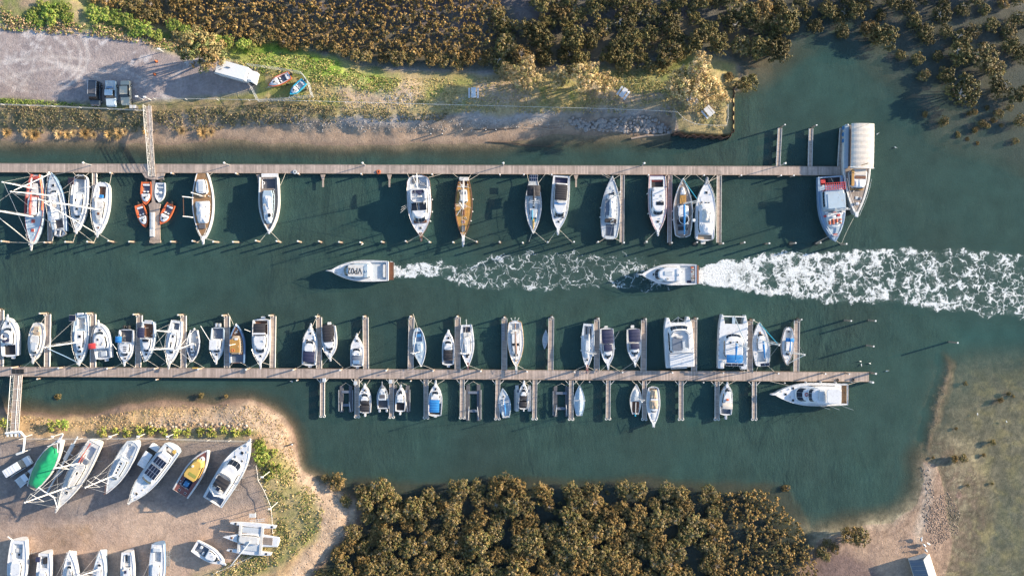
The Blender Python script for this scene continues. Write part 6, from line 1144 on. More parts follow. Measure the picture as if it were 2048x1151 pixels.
# ---- vehicles
def car(label, name, cat, cpx, head, L, Wd, col, kind='sedan', hgt=1.5, up=0.0, m2='V'):
    p = Pg(*cpx, up=.9); z = zt(*cpx)+.02; e = empty(name, (p.x, p.y, z), math.radians(head), label, cat); h = Wd/2
    ch = .95; body = MB(); L_ = []
    prof = {'sedan': [(-.5, .62), (-.47, .85), (-.3, .92), (.2, .92), (.46, .78), (.5, .55)], 'ute': [(-.5, .9), (-.49, .95), (-.12, .95), (.2, .98), (.46, .88), (.5, .6)], 'van': [(-.5, .95), (-.48, 1.0), (.2, 1.0), (.3, 1.0), (.46, .85), (.5, .6)]}[kind]
    for x, zz in prof:
        w = h*(.86 if abs(x) > .48 else .95 if abs(x) > .44 else 1.0); x *= L
        L_.append([(x, -w, .28), (x, -w, zz*.75), (x, -w*.9, zz), (x, w*.9, zz), (x, w, zz*.75), (x, w, .28)])
    body.loft([list(reversed(l)) for l in L_]).build('body', col, e)
    a, b2 = {'sedan': (-.32, .2), 'ute': (-.12, .2), 'van': (-.49, .3)}[kind]; s0, s1 = (.1, .11) if kind == 'sedan' else (.02, .1) if kind == 'ute' else (.01, .12)
    cab = MB(); lo = [(a*L, -h*.88, .9), (b2*L, -h*.88, .93), (b2*L, h*.88, .93), (a*L, h*.88, .9)]; hi = [((a+s0)*L, -h*.72, hgt), ((b2-s1)*L, -h*.72, hgt), ((b2-s1)*L, h*.72, hgt), ((a+s0)*L, h*.72, hgt)]
    cab.loft([lo, hi]).build('cabin', C['g'], e); r = MB().box((a+s0)*L-.05, (b2-s1)*L+.05, -h*.8, h*.8, hgt-.03, hgt+.04, .03, .1).build('roof', col, e)
    if kind == 'van':
        for k in range(4): MB().box((a+.08+.13*k)*L, (a+.09+.13*k)*L, -h*.7, h*.7, hgt+.041, hgt+.07).build('roof_rib', C['V'], r)
    if kind == 'ute': MB().box(-.47*L, -.14*L, -h*.86, h*.86, .955, .975).build('tray_floor', C[m2], e); [MB().box(-.485*L, -.12*L, q*h*.84, q*h*.98, .9, 1.12, .02).build('tray_side', col, e) for q in (-1, 1)]
    for x in (-.31, .31):
        for q in (-1, 1): w = MB().path([(x*L, q*(h-.2), .33), (x*L, q*(h+.02), .33)], .33, 14).build('wheel', C['b'], e); MB().path([(x*L, q*(h+.02), .33), (x*L, q*(h+.04), .33)], .17, 10).build('rim', C['A'], w)
    for q in (-1, 1): MB().box(.485*L, .502*L, q*h*.55-.16, q*h*.55+.16, .55, .68, .02).build('headlight', C['A'], e); MB().box((b2-.07)*L, (b2-.03)*L, q*(h*.95), q*(h*1.12), .95, 1.08, .02).build('wing_mirror', C['b'], e)
    return e
CDK = mat('dark_blue_car_paint', (.035, .05, .07), rough=.25, var=.1, coat=1); CLB = mat('pale_blue_car_paint', (.5, .6, .66), rough=.25, var=.06, coat=1); CBG = mat('beige_car_paint', (.52, .47, .36), rough=.3, var=.08, coat=1); CWH = mat('white_car_paint', (.74, .76, .78), rough=.25, var=.06, coat=1)
e = car('dark blue four wheel drive with a roof rack, leftmost of three vehicles in the car park', 'four_wheel_drive', 'car', (190, 187), -92, 4.7, 1.95, CDK, 'van', 1.85)
for q in (-1, 1): MB().box(-2.1, .4, q*.8-.04, q*.8+.04, 1.95, 2.02).build('roof_rack', C['A'], e)
MB().box(-2.0, .3, -.7, .7, 1.93, 1.99, .02).build('rack_tray', C['Q'], e)
e = car('pale blue pickup with a loaded tray, middle of three vehicles in the car park', 'pickup_truck', 'pickup', (221.5, 187), -91, 5.0, 1.95, CLB, 'ute', 1.65); MB().box(-1.3, -.9, -.6, .5, .98, 1.35, .06).build('toolbox', C['D'], e); MB().box(-.85, -.6, -.2, .4, .98, 1.3, .06).build('canvas_bag', C['E'], e)
car('beige sedan, rightmost of three vehicles in the car park', 'parked_car', 'car', (250, 185), -89, 4.8, 1.9, CBG, 'sedan', 1.42)
car('white van with a ribbed roof parked left of the green tarpaulin boat', 'parked_van', 'van', (37, 932), 32, 5.0, 1.95, CWH, 'van', 1.9)
car('white pickup tucked beside the green tarpaulin boat, behind the ribbed van', 'pickup_truck', 'pickup', (54, 953), 38, 4.6, 1.85, CWH, 'ute', 1.6)
e = car('white box trailer van parked close beside the solar-roofed launch', 'parked_van', 'van', (299, 910), 58, 4.6, 2.0, CWH, 'van', 1.9)
# truck
zz = 1.85; p = P(464, 140, zz+3.1); e = empty('box_truck', (p.x, p.y, zz), math.radians(-15.5), 'tall white box truck parked on the grass edge of the car park', 'truck')
MB().box(-3.0, 2.9, -1.3, 1.3, .9, 3.3, .05).build('box_body', CWH, e); MB().box(2.95, 4.3, -1.1, 1.1, .6, 2.2, .15).build('cab', CWH, e); MB().box(2.99, 3.9, -.95, .95, 2.2, 2.6, .25).build('wind_deflector', CWH, e); MB().add([(4.32, -.95, 1.5), (4.32, .95, 1.5), (4.16, .9, 2.15), (4.16, -.9, 2.15)], [(0, 1, 2, 3)]).build('windscreen', C['g'], e); MB().box(-3, 4.2, -.5, .5, .55, .88).build('chassis', C['Q'], e)
for x in (-1.9, 3.5):
    for q in (-1, 1): MB().path([(x, q*.85, .48), (x, q*1.2, .48)], .48, 14).build('wheel', C['b'], e)
MB().path([(-3.2, -1.45, 3.1), (2.6, -1.45, 3.1)], .07, 6).build('awning_roll', C['w'], e); MB().box(-1.1, -.3, .2, .32, 3.31, 3.45, .02).build('roof_vent', C['Z'], e); MB().box(3.2, 3.7, -1.25, -1.12, 1.4, 1.8, .02).build('wing_mirror', C['b'], e); MB().box(-3.04, -3.0, -1.2, 1.2, 1, 3.2).build('rear_door', C['V'], e)
# two boats on trailers inside the enclosure
for lab, sh, bw, st, bm_, hl, dk, fl in (('red and white half-cabin boat on a trailer inside the wire enclosure', 'red trailer boat', (536, 171), (579, 150), 20, 'O', 'W', 'Z'), ('turquoise open boat on a trailer inside the wire enclosure', 'turquoise trailer boat', (580, 189), (608, 162), 17, 'c', 'c', 'P')):
    b = runabout(lab, bw, st, bm_, hl, dk, sh, zb=2.35, floor=fl); tr = empty('boat_trailer', (b.o.x, b.o.y, 1.8), b.rz, 'galvanised boat trailer carrying the '+sh, 'trailer', 'boat trailers')
    for q in (-1, 1): MB().path([(-2.2, q*.6, .4), (1, q*.6, .4), (2.6, 0, .4), (3.1, 0, .4)], .06, 5).build('frame_rail', GALV, tr); MB().path([(-1, q*1.0, .3), (-1, q*1.2, .3)], .3, 12).build('wheel', C['b'], tr)
    MB().path([(-1, -1.0, .3), (-1, 1.0, .3)], .04, 5).build('axle', GALV, tr)

# ---- fences, walls and small structures
def fence(name, label, cat, pts, ht, sp, wires, post=C['V'], wire=C['V'], r=.05, wr=.02, mesh=False, sag=0, z0=None):
    W3 = [Pg(x, y) for x, y in pts]
    if z0 is not None:
        for w in W3: w.z = z0
    e = empty(name, W3[0], 0, label, cat); o0 = W3[0]; po = None; wr_ = MB()
    for a, c in zip(W3, W3[1:]):
        n = max(1, round((c-a).length/sp))
        Q = [a.lerp(c, k/n)-o0 for k in range(n+1)]
        for q in Q[:-1] if c is not W3[-1] else Q:
            if po is None: po = MB().path([(0, 0, -.3), (0, 0, ht)], r, 6).build('post', post, e, loc=q)
            else: k = po.copy(); COL.objects.link(k); k.parent = e; k.location = q
        for u in range(n):
            for wv in wires:
                s_, t_ = Q[u]+Vector((0, 0, ht*wv)), Q[u+1]+Vector((0, 0, ht*wv)); m_ = (s_+t_)/2-Vector((0, 0, sag)); wr_.path([s_, m_, t_], wr, 4)
            if mesh:
                k = 5
                for g in range(k): s_, t_ = Q[u].lerp(Q[u+1], g/k), Q[u].lerp(Q[u+1], (g+1)/k); wr_.path([s_+Vector((0, 0, .05)), t_+Vector((0, 0, ht))], .012, 3).path([t_+Vector((0, 0, .05)), s_+Vector((0, 0, ht))], .012, 3)
    wr_.build('wire' if not cat == 'rope fence' else 'rope', wire, e); return e
fence('wire_fence', 'wire fence on posts along the top of the scrubby bank below the car park', 'fence', [(-40, 209), (110, 214), (275, 222), (292, 223)], 1.1, 5.5, (.3, .65, .98))
fence('rope_fence', 'long white rope fence on posts running along the peninsula above the beach', 'rope fence', [(312, 199), (500, 202), (640, 205), (900, 212), (1180, 219), (1290, 223), (1352, 226)], 1.1, 5.6, (.95,), sag=.1, wr=.035)
fence('rope_fence', 'curved white rope fence around the tip of the peninsula', 'rope fence', [(1352, 226), (1367, 241), (1388, 250), (1420, 253), (1450, 253), (1453, 240), (1453, 212)], 1.1, 4.5, (.95,), sag=.12, wr=.035)
fence('wire_enclosure', 'galvanised wire mesh enclosure around two boats on trailers', 'fence', [(500, 133), (560, 141), (606, 149), (620, 168), (627, 195), (575, 201), (519, 204), (507, 178), (498, 156)], 1.8, 2.5, (.03, .5, 1.0), GALV, GALV, .045, .03, mesh=True)
fence('wire_fence', 'wire fence on white posts along the upper edge of the boatyard', 'fence', [(48, 875), (165, 875), (280, 874), (340, 875), (420, 878), (505, 880)], 1.5, 5.6, (.3, .65, .98))
fence('rope_fence', 'pale rope fence winding down the right side of the boatyard', 'rope fence', [(516, 928), (520, 957), (532, 978), (546, 1012), (549, 1062)], 1.1, 4.2, (.95,), sag=.12, wr=.04)
fence('rope_fence', 'low pale fence along the bottom right edge of the boatyard', 'rope fence', [(505, 1110), (435, 1141), (400, 1165)], .9, 4, (.95,), sag=.1, wr=.04)
wp = [P(x, y, 1.9) for x, y in ((1348, 266), (1376, 271), (1458, 275), (1467.5, 264), (1467.5, 190), (1473, 168))]; e = empty('sheet_pile_wall', (wp[0].x, wp[0].y, 0), 0, 'rusty zigzag sheet pile wall around the tip of the peninsula', 'sea wall'); mb = MB()
for a, c in zip(wp, wp[1:]):
    d = c-a; n = int(d.length/.42); dn = d.normalized(); nn = Vector((-dn.y, dn.x, 0)); pr = None
    for k in range(n+1):
        q = a.lerp(c, k/n)-wp[0]+nn*(.14 if (k//2) % 2 else -.14); q.z = 0
        if pr is not None: mb.add([(pr.x, pr.y, -2.2), (q.x, q.y, -2.2), (q.x, q.y, 2.0), (pr.x, pr.y, 2.0), (pr.x+nn.x*.07, pr.y+nn.y*.07, 2.0), (q.x+nn.x*.07, q.y+nn.y*.07, 2.0), (pr.x+nn.x*.07, pr.y+nn.y*.07, -2.2), (q.x+nn.x*.07, q.y+nn.y*.07, -2.2)], [(0, 1, 2, 3), (3, 2, 5, 4), (4, 5, 7, 6)])
        pr = q
mb.build('sheet_piles', RUST, e); MB().path([p-wp[0]+Vector((0, 0, -.5-1.9+1.9)) for p in wp], .09, 5).build('capping_rail', RUST, e)
def table(cx, cy, rz, lab):
    p = Pg(cx, cy, .8); e = empty('picnic_table', (p.x, p.y, p.z-.8), math.radians(rz), lab, 'picnic table'); MB().box(-.45, .45, -1.0, 1.0, .72, .78, .02).build('table_top', C['W'], e)
    for q in (-1, 1): MB().box(q*.85-.18, q*.85+.18, -1.0, 1.0, .42, .47, .02).build('bench', C['W'], e); MB().path([(-.85, q*.7, .42), (0, q*.7, .7), (.85, q*.7, .42)], .05, 5).path([(-.4, q*.7, 0), (-.1, q*.7, .7)], .05, 5).path([(.4, q*.7, 0), (.1, q*.7, .7)], .05, 5).build('leg_frame', GALV, e)
table(947, 185, 0, 'white picnic table standing alone on the dry grass in the middle of the peninsula'); table(1247, 185, -35, 'white picnic table between the two groups of golden trees'); table(1386, 199, 20, 'white picnic table half hidden under the big golden tree'); table(1417, 223, 40, 'white picnic table nearest the tip of the peninsula')
def lpole(x, y, h, lab, nm='light_pole', ca='light pole', grp=None):
    p = Pg(x, y, h); e = empty(nm, (p.x, p.y, p.z-h), 0, lab, ca, grp); MB().path([(0, 0, -.3), (0, 0, h)], [.09, .06], 7).build('pole', C['V'], e); MB().box(-.35, .2, -.16, .16, h, h+.14, .04).build('lamp_head', C['w'], e)
lpole(525, 953, 4.5, 'light pole on the rope fence right of the large flybridge cruiser'); lpole(540, 1017, 4.2, 'light pole on the rope fence above the trimaran')
for i, x in enumerate((106, 221, 277, 336)): lpole(x, 872, 2.6, '%s short white capped fence post from the left along the upper boatyard fence' % ORD[i], grp='capped posts of the boatyard fence')  # taller fence posts with white caps, not lamps
lpole(318, 98, 1.6, 'short orange topped marker post at the right end of the car park', 'marker_post', 'post')
for i, (x, y) in enumerate(((274, 193), (290, 194))): lpole(x, y, 2.2, '%s white post at the car park end of the footbridge' % ('left', 'right')[i], 'gate_post', 'post')
for i, (x, y) in enumerate(((313, 123), (310, 149))): p = Pg(x, y); e = empty('traffic_cone', p, 0, ('upper', 'lower')[i]+' of two small orange traffic cones on the car park, in the tree shadow', 'traffic cone'); MB().path([(0, 0, .03), (0, 0, .7)], [.24, .05], 10).build('cone', C['O'], e); MB().box(-.28, .28, -.28, .28, 0, .05, .01).build('base', C['b'], e)
p = Pg(271, 216); e = empty('rubbish_bin', p, 0, 'pair of dark lidded rubbish bins in a frame beside the footbridge', 'bin'); [(MB().box(q-.25, q+.25, -.3, .3, .05, .95, .03).build('bin_body', C['Q'], e), MB().box(q-.28, q+.28, -.33, .33, .96, 1.02, .02).build('lid', C['V'], e)) for q in (-.35, .35)]
p = P(505, 1030, 3.6); e = empty('hanging_sign_board', (p.x, p.y, 1.8), 0, 'blank white board on a post above the trimaran', 'board'); MB().path([(0, 0, 0), (0, 0, 1.9)], .06, 5).build('post', C['V'], e); MB().box(-.65, .65, -.38, .38, 1.7, 1.85, .03).build('panel', C['V'], e)
p = P(515, 1040, 2.9); e = empty('ladder', (p.x, p.y, 2.9), .12, 'white ladder laid flat along the upper hull of the trimaran', 'ladder'); [MB().box(-1.5, 1.5, q*.22-.04, q*.22+.04, 0, .08).build('stile', C['V'], e) for q in (-1, 1)]; [MB().box(x-.03, x+.03, -.2, .2, .02, .06).build('rung', C['V'], e) for x in [-1.3+.3*k for k in range(9)]]
p = Pg(338, 1115); e = empty('ladder', (p.x, p.y, p.z+.1), 1.57, 'ladder lying on the ground right of the blue-sided yacht', 'ladder'); [MB().box(-1.5, 1.5, q*.25-.04, q*.25+.04, 0, .08).build('stile', C['G'], e) for q in (-1, 1)]; [MB().box(x-.03, x+.03, -.2, .2, .02, .06).build('rung', C['V'], e) for x in [-1.3+.3*k for k in range(9)]]
p = Pg(225, 909); e = empty('pallet', (p.x, p.y, p.z+.02), .1, 'weathered pallet on the ground left of the pale grey sloop', 'pallet'); [MB().box(-.8, .8, -.5+.22*k, -.36+.22*k, .12, .15).build('board', C['U'], e) for k in range(5)]; [MB().box(x-.05, x+.05, -.5, .52, 0, .118).build('bearer', C['U'], e) for x in (-.7, 0, .7)]
p = Pg(118, 945); e = empty('dinghy_upturned', (p.x, p.y, p.z), .6, 'small pale upturned dinghy on the ground below the wrapped mast', 'dinghy'); o = MB(); L_ = []
for k in range(9): u = k/8; w = .55*math.sin(math.pi*min(1, .15+u*.85))**.6+.02; L_.append([(-1.2+2.4*u, w*math.cos(a), .02+.45*math.sin(a)) for a in [math.pi*j/6 for j in range(7)]])
o.loft([list(reversed(l)) for l in L_]).build('hull', C['P'], e, smooth=True); MB().path([(-1.15, 0, .32), (0, 0, .49), (1.15, 0, .3)], .03, 5).build('keel_strip', C['V'], e)
# pergola-like gate frame in the lower left
p = P(25, 885, 3.6); e = empty('white_gate_frame', (p.x, p.y, 1.8), 0, 'white slatted entrance frame at the boatyard foot of the wide gangway', 'entrance frame'); k_ = lambda x, y: (P(x, y, 3.9)-p)
for q in ((10, 866, 40, 863), (40, 863, 49, 873), (49, 873, 46, 903), (46, 903, 32, 908)): a, c = k_(q[0], q[1]), k_(q[2], q[3]); MB().path([(a.x, a.y, 2.0), (c.x, c.y, 2.0)], .22, 4).build('beam', C['w'], e)
for x, y in ((10, 866), (49, 873), (46, 903), (32, 908)): a = k_(x, y); MB().path([(a.x, a.y, 0), (a.x, a.y, 1.9)], .09, 6).build('post', C['V'], e)
for k in range(4): a, c = k_(12+8*k, 866), k_(12+8*k, 873); MB().box(a.x, a.x+.35, c.y, a.y, 1.9, 1.96).build('slat', C['w'], e)
# shed on the spit
p = P(1853, 1150, 2.0); e = empty('beach_shed', (p.x, p.y, .15), math.radians(-72), 'weathered shed with a shade-painted white gable roof, cut by the bottom edge of the photo', 'shed'); MB().box(-3.4, 3.1, -1.7, 1.8, 0, 1.5).build('wall', C['V'], e)
for q, m, rb in ((1, C['V'], 'V'), (-1, C['Z'], 'G')):  # slope away from the sun gets slate: shade painted on a white roof
    o = MB(); o.add([(-3.6, 0, 2.7), (3.3, 0, 2.7), (3.3, q*2.1, 1.3), (-3.6, q*2.1, 1.3), (-3.6, 0, 2.62), (3.3, 0, 2.62), (3.3, q*2.1, 1.22), (-3.6, q*2.1, 1.22)], [(0, 1, 2, 3), (4, 7, 6, 5), (3, 2, 6, 7), (0, 3, 7, 4), (1, 5, 6, 2)]); r_ = o.build('roof', m, e)
    for k in range(8): x = -3.3+.9*k; MB().path([(x, q*.1, 2.68), (x, q*2.05, 1.38)], .05, 4).build('roof_batten', C[rb], r_)
MB().path([(-3.6, 0, 2.74), (3.3, 0, 2.74)], .1, 5).build('ridge_cap', C['V'], e)
# driftwood, posts
for lab, x0, y0, x1, y1, r, z in (('long bleached log lying in the shallows below the boulders', 1262, 277, 1344, 266, .22, .1), ('thin dark pole lying along the foot of the beach', 975, 284, 1105, 293, .1, .12), ('grey timber beam lying along the beach left of the boulders', 1050, 257, 1120, 258, .13, .35), ('rust brown beam lying under the boulders', 1160, 258, 1262, 263, .13, .3), ('dark retaining pole along the left part of the beach', 860, 263, 1045, 256, .09, .45), ('fallen branch on the rubble beach right of the boatyard hedge', 496, 858, 480, 850, .09, 1.3)):
    a, c = P(x0, y0, z), P(x1, y1, z); o = MB().path([Vector(), (c-a)*.35+Vector((0, .15, .03)), (c-a)*.7+Vector((0, -.1, 0)), c-a], [r, r*1.05, r*.8, r*.5], 7).build('driftwood_log', PILE if r > .12 else PILED); o.location = a; tag(o, lab, 'log')
for i, x in enumerate((863, 886, 925, 972, 992)): pile(P(x, 270-(i > 1)*8), 1.2, .12, 'beach_post', '%s dark stub post from the left on the middle of the beach' % ORD[i], 'post', 'stub posts on the beach', m=PILED)
e = pile(P(589, 885), 1.5, .16, 'shore_pile', 'dark pile at the water edge right of the boatyard rubble', 'pile', m=PILED)

# ---- birds
BW = mat('white_feathers', (.8, .79, .76), rough=.8, var=.06); BB = mat('black_feathers', (.03, .03, .03), rough=.8, var=.2)
def bird(p, rz, s, lab, nm, grp, legs=True):
    e = empty(nm, p, rz, lab, 'bird', grp); h = .38 if legs else .05
    MB().path([(-.55*s, 0, (h+.1)*s), (-.35*s, 0, (h+.16)*s), (0, 0, (h+.2)*s), (.28*s, 0, (h+.26)*s), (.42*s, 0, (h+.45)*s), (.45*s, 0, (h+.68)*s), (.52*s, 0, (h+.75)*s), (.62*s, 0, (h+.72)*s)], [.03*s, .15*s, .2*s, .15*s, .07*s, .05*s, .075*s, .03*s], 9).build('body', BW, e, smooth=True)
    MB().path([(.6*s, 0, (h+.71)*s), (.95*s, 0, (h+.55)*s)], [.04*s, .015*s], 6).build('bill', C['E'], e)
    for q in (-1, 1):
        MB().path([(.15*s, q*.17*s, (h+.26)*s), (-.2*s, q*.16*s, (h+.22)*s), (-.55*s, q*.06*s, (h+.14)*s)], [.05*s, .08*s, .02*s], 6).build('wing', BB if s > .8 else C['P'], e)
        if legs: MB().path([(0, q*.08*s, .2*s), (.02*s, q*.08*s, 0)], .02*s, 4).build('leg', C['G'], e)
for x, y, a, lab in ((1839, 1075, 1.7, 'pelican standing highest of the four on the pale beach'), (1845, 1087, 2.4, 'pelican standing leftmost of the middle pair on the pale beach'), (1853, 1084, 2.6, 'pelican with raised wing, rightmost of the four on the beach'), (1848, 1097, 2.3, 'pelican standing nearest the shed on the beach')):
    p = Pg(x, y); p.z = max(p.z, .05); bird(p, a, 1.0, lab, 'pelican', 'pelicans on the beach')
for x, y, lab in ((1754, 268, 'right of the ferry stern'), (1790, 295, 'in open water right of the canvas roof'), (1720, 722, 'upper one of a pair above the walkway end'), (1722, 729, 'lower one of a pair above the walkway end'), (1739, 726, 'just right of the floating pair above the walkway end'), (1773, 741, 'to the right of the walkway end'), (1954, 827, 'on the eastern shallows'), (2012, 842, 'farthest right on the eastern shallows'), (584, 762, 'below the lower walkway at the left'), (725, 488, 'beside an outer mooring pile')):
    bird(P(x, y, .02), RS.uniform(0, 6), .45, 'small white seabird floating '+lab, 'seabird', 'seabirds on the water', legs=False)

# ================================================================== plants
def quads(P0, Nn, S, asp=.6):
    n = len(P0); Nn = Nn/np.linalg.norm(Nn, axis=1, keepdims=True); R_ = RS.randn(n, 3); U = np.cross(Nn, R_); U /= np.linalg.norm(U, axis=1, keepdims=True)+1e-9; V = np.cross(Nn, U)
    S = S[:, None]; c = np.stack([P0-U*S-V*S*asp*.3, P0+V*S*asp*-1, P0+U*S, P0+V*S*asp], 1)
    return c.reshape(-1, 3), np.arange(n*4).reshape(-1, 4)
def crown(R, Hh, lobes, clumps, leaves, leaf, cols, seed, z0=.3, flat=1.0, airy=0.0):
    "foliage: lobes of leaf clumps spread over domes; returns verts, faces, tint"
    global RS; keep = RS; RS = np.random.RandomState(seed); P_, N_, T_, S_ = [], [], [], []
    cols = np.array(cols); LC = []
    for l in range(lobes):
        a = 2*math.pi*(l*.618*lobes+RS.rand()*.6)/lobes; d = R*RS.uniform(.25, .68) if l else R*.1; r = R*RS.uniform(.36, .52)
        lc = np.array([d*math.cos(a), d*math.sin(a), z0+(Hh-z0)*RS.uniform(.45, .75)]); LC.append(lc); rz = (Hh-z0)*RS.uniform(.3, .45)*flat
        for c in range(clumps):
            v = RS.randn(3); v /= np.linalg.norm(v); v[2] = abs(v[2])*1.0 if RS.rand() < .8 else v[2]*.6; rr = RS.uniform(.7, 1.05) if RS.rand() > airy else RS.uniform(.3, 1.25)
            cc = lc+v*np.array([r, r, rz])*rr; k = leaves; q = RS.randn(k, 3); q /= np.linalg.norm(q, axis=1, keepdims=True); rc = r*RS.uniform(.2, .38)
            pos = cc+q*rc*RS.rand(k, 1)**.4*np.array([1, 1, .75]); P_.append(pos); N_.append(q*.9+v*.5+RS.randn(k, 3)*.35)
            b_ = cols[RS.randint(len(cols))]*RS.uniform(.65, 1.45); T_.append(np.repeat((b_*(RS.uniform(.8, 1.2, (k, 1))))[:, None, :], 4, 1).reshape(-1, 3)); S_.append(np.full(k, leaf)*RS.uniform(.7, 1.3, k))
    v, f = quads(np.concatenate(P_), np.concatenate(N_), np.concatenate(S_)); RS = keep
    return v, f, np.concatenate(T_), LC
def leafmat(name, var=.35):
    m, nt, b, tc = newmat(name); at = nd(nt, 'ShaderNodeAttribute', attribute_name='tint'); oi = nd(nt, 'ShaderNodeObjectInfo')
    c = mul_col(nt, at.outputs['Color'], rng(nt, oi.outputs['Random'], 0, 1, 1-var, 1+var)); nt.links.new(mul_col(nt, c, rng(nt, noise(nt, tc.outputs['Object'], 3, 2), .3, .7, .8, 1.2)), b.inputs['Base Color'])
    b.inputs['Roughness'].default_value = .65; b.inputs['Specular IOR Level'].default_value = .3; return m
LM = leafmat('foliage'); BARK = mat('grey_bark', (.2, .16, .13), rough=.95, var=.3, bmp=.5); DEAD = mat('bleached_dead_wood', (.5, .46, .42), rough=.9, var=.2)
MG = [(.25, .16, .05), (.3, .19, .062), (.18, .13, .04), (.11, .095, .035), (.32, .215, .09)]
MGR = [(.19, .15, .05), (.11, .11, .036), (.26, .18, .06), (.29, .22, .11)]
GOLD = [(.5, .36, .17), (.6, .44, .23), (.38, .29, .12), (.3, .26, .1)]
GREEN = [(.19, .28, .045), (.28, .35, .06), (.13, .2, .035), (.36, .36, .09)]
YGR = [(.3, .33, .06), (.4, .34, .1), (.2, .26, .05)]
def variant(nm, R, Hh, lobes, clumps, leaves, leaf, cols, seed, dead=0, **kw):
    v, f, t, LC = crown(R, Hh, lobes, clumps, leaves, leaf, cols, seed, **kw); me = np_mesh('crown', v, f, t); me.materials.append(LM)
    tk = MB()
    for lc in LC: tk.path([(RS.uniform(-.15, .15), RS.uniform(-.15, .15), -.3), (lc[0]*.5, lc[1]*.5, lc[2]*.45), tuple(lc)], [.03*R+.05, .02*R+.04, .02], 5)
    tm_ = D.meshes.new('trunk'); tm_.from_pydata(tk.v, [], tk.f); tm_.materials.append(BARK); dm = None
    if dead:
        dk = MB(); rs = random.Random(seed)
        for k in range(dead):
            a = rs.uniform(0, 6.28); r0 = R*rs.uniform(.3, .9); p0 = Vector((R*.4*math.cos(seed), R*.4*math.sin(seed), Hh*.8))
            for j in range(5): p1 = p0+Vector((rs.uniform(-.7, .7), rs.uniform(-.7, .7), rs.uniform(.1, .5))); dk.path([p0, p0.lerp(p1, .5)+Vector((.05, .05, .05)), p1], [.045, .035, .015], 4)
        dm = D.meshes.new('dead_branches'); dm.from_pydata(dk.v, [], dk.f); dm.materials.append(DEAD)
    return me, tm_, dm
def plant(nm, var, loc, s, sz, lab, cat, grp=None, rz=None, sy=1.0):
    e = empty(nm, loc, RS.uniform(0, 6.28) if rz is None else rz, lab, cat, grp)
    e.scale = (s, s*sy, sz)
    for part, me in zip(('crown', 'trunk', 'dead_branches'), var):
        if me: o = D.objects.new(part, me); COL.objects.link(o); o.parent = e
    return e
MV = [variant('m', 2.4, 2.4, 8+k % 3, 24, 20, .11, MG if k % 2 else MGR, 50+k, dead=(3 if k in (2, 5) else 0)) for k in range(7)]
MVD = [variant('d', 2.4, 2.6, 6+k % 3, 24, 17, .135, [(.14, .115, .035), (.1, .09, .03), (.19, .14, .05), (.08, .075, .025)], 70+k, dead=2 if k == 1 else 0) for k in range(4)]
def inpoly(px, py, poly): return sdist(np.array([float(px)]), np.array([float(py)]), poly)[0]
GR_S = [(640, 1165), (655, 1112), (706, 1062), (722, 1010), (705, 985), (745, 972), (850, 986), (930, 972), (1000, 966), (1080, 980), (1200, 974), (1400, 976), (1440, 990), (1440, 1165)]
GR_S2 = [(1430, 985), (1530, 984), (1562, 1010), (1600, 1055), (1622, 1095), (1632, 1165), (1430, 1165)]
HOLES = [(1262, 1010, 16), (1300, 1045, 16), (1345, 1075, 20), (1330, 1005, 14), (1400, 1030, 18), (1375, 1115, 22), (1395, 1150, 20), (1060, 1130, 18), (1180, 1000, 12), (1085, 1020, 12), (1420, 1075, 14), (1010, 1100, 12), (1240, 1060, 12), (1130, 1060, 10)]
def scatter(poly, n, dmin, seed, pts=None, holes=(), soft=0.):
    rs = random.Random(seed); xs = [p[0] for p in poly]; ys = [p[1] for p in poly]; out = []; base = list(pts or [])
    for _ in range(n*40):
        if len(out) >= n: break
        x, y = rs.uniform(min(xs), max(xs)), rs.uniform(min(ys), max(ys))
        if inpoly(x, y, poly) < soft or any(math.hypot(x-a, y-b_) < r for a, b_, r in holes): continue
        if any((x-a)**2+(y-b_)**2 < dmin**2 for a, b_ in out+base): continue
        out.append((x, y))
    return out
def mang(x, y, s, lab, grp, sz=None, k=None):
    p = P(x, y, 1.2*s); z = zt(x, y); plant('mangrove_tree', (MVD[RS.randint(4)] if y < 300 and x > 1000 and RS.rand() < .85 else MV[k if k is not None else RS.randint(7)]), (p.x, p.y, min(z, .2)), s, sz or s*RS.uniform(.85, 1.15), lab, 'mangrove', grp)
cnt = 0
for x, y in scatter(GR_S, 138, 25, 1, holes=HOLES): mang(x, y, RS.uniform(.7, 1.12), 'golden brown mangrove in the %s part of the southern grove, %s' % (['far left', 'left', 'middle', 'right'][min(3, int((x-640)/200))], 'along the channel' if y < 1010 else 'towards its middle' if y < 1085 else 'along the bottom edge'), 'mangroves of the southern grove'); cnt += 1
G_B = [(1010, 60), (1060, 20), (1060, -5), (1560, -5), (1578, 60), (1560, 118), (1500, 108), (1440, 95), (1390, 92), (1340, 122), (1240, 122), (1150, 128), (1000, 128)]
HB = [(1045, 25, 30), (1120, 45, 16), (1110, 75, 26), (1225, 60, 12), (1320, 100, 16), (1400, 110, 18), (1290, 90, 10), (1380, 45, 8)]
for x, y in scatter(G_B, 58, 30, 2, holes=HB): mang(x, y, RS.uniform(.8, 1.3), 'olive brown mangrove behind the peninsula, %s part of the grove, %s' % (['left', 'middle', 'right'][min(2, int((x-1000)/190))], 'along the top edge' if y < 45 else 'nearer the peninsula'), 'mangroves behind the peninsula tip'); cnt += 1
G_C = [(1590, -5), (2060, -5), (2060, 110), (1990, 70), (1900, 88), (1860, 70), (1800, 30), (1740, 40), (1690, 35), (1640, 50), (1600, 60)]
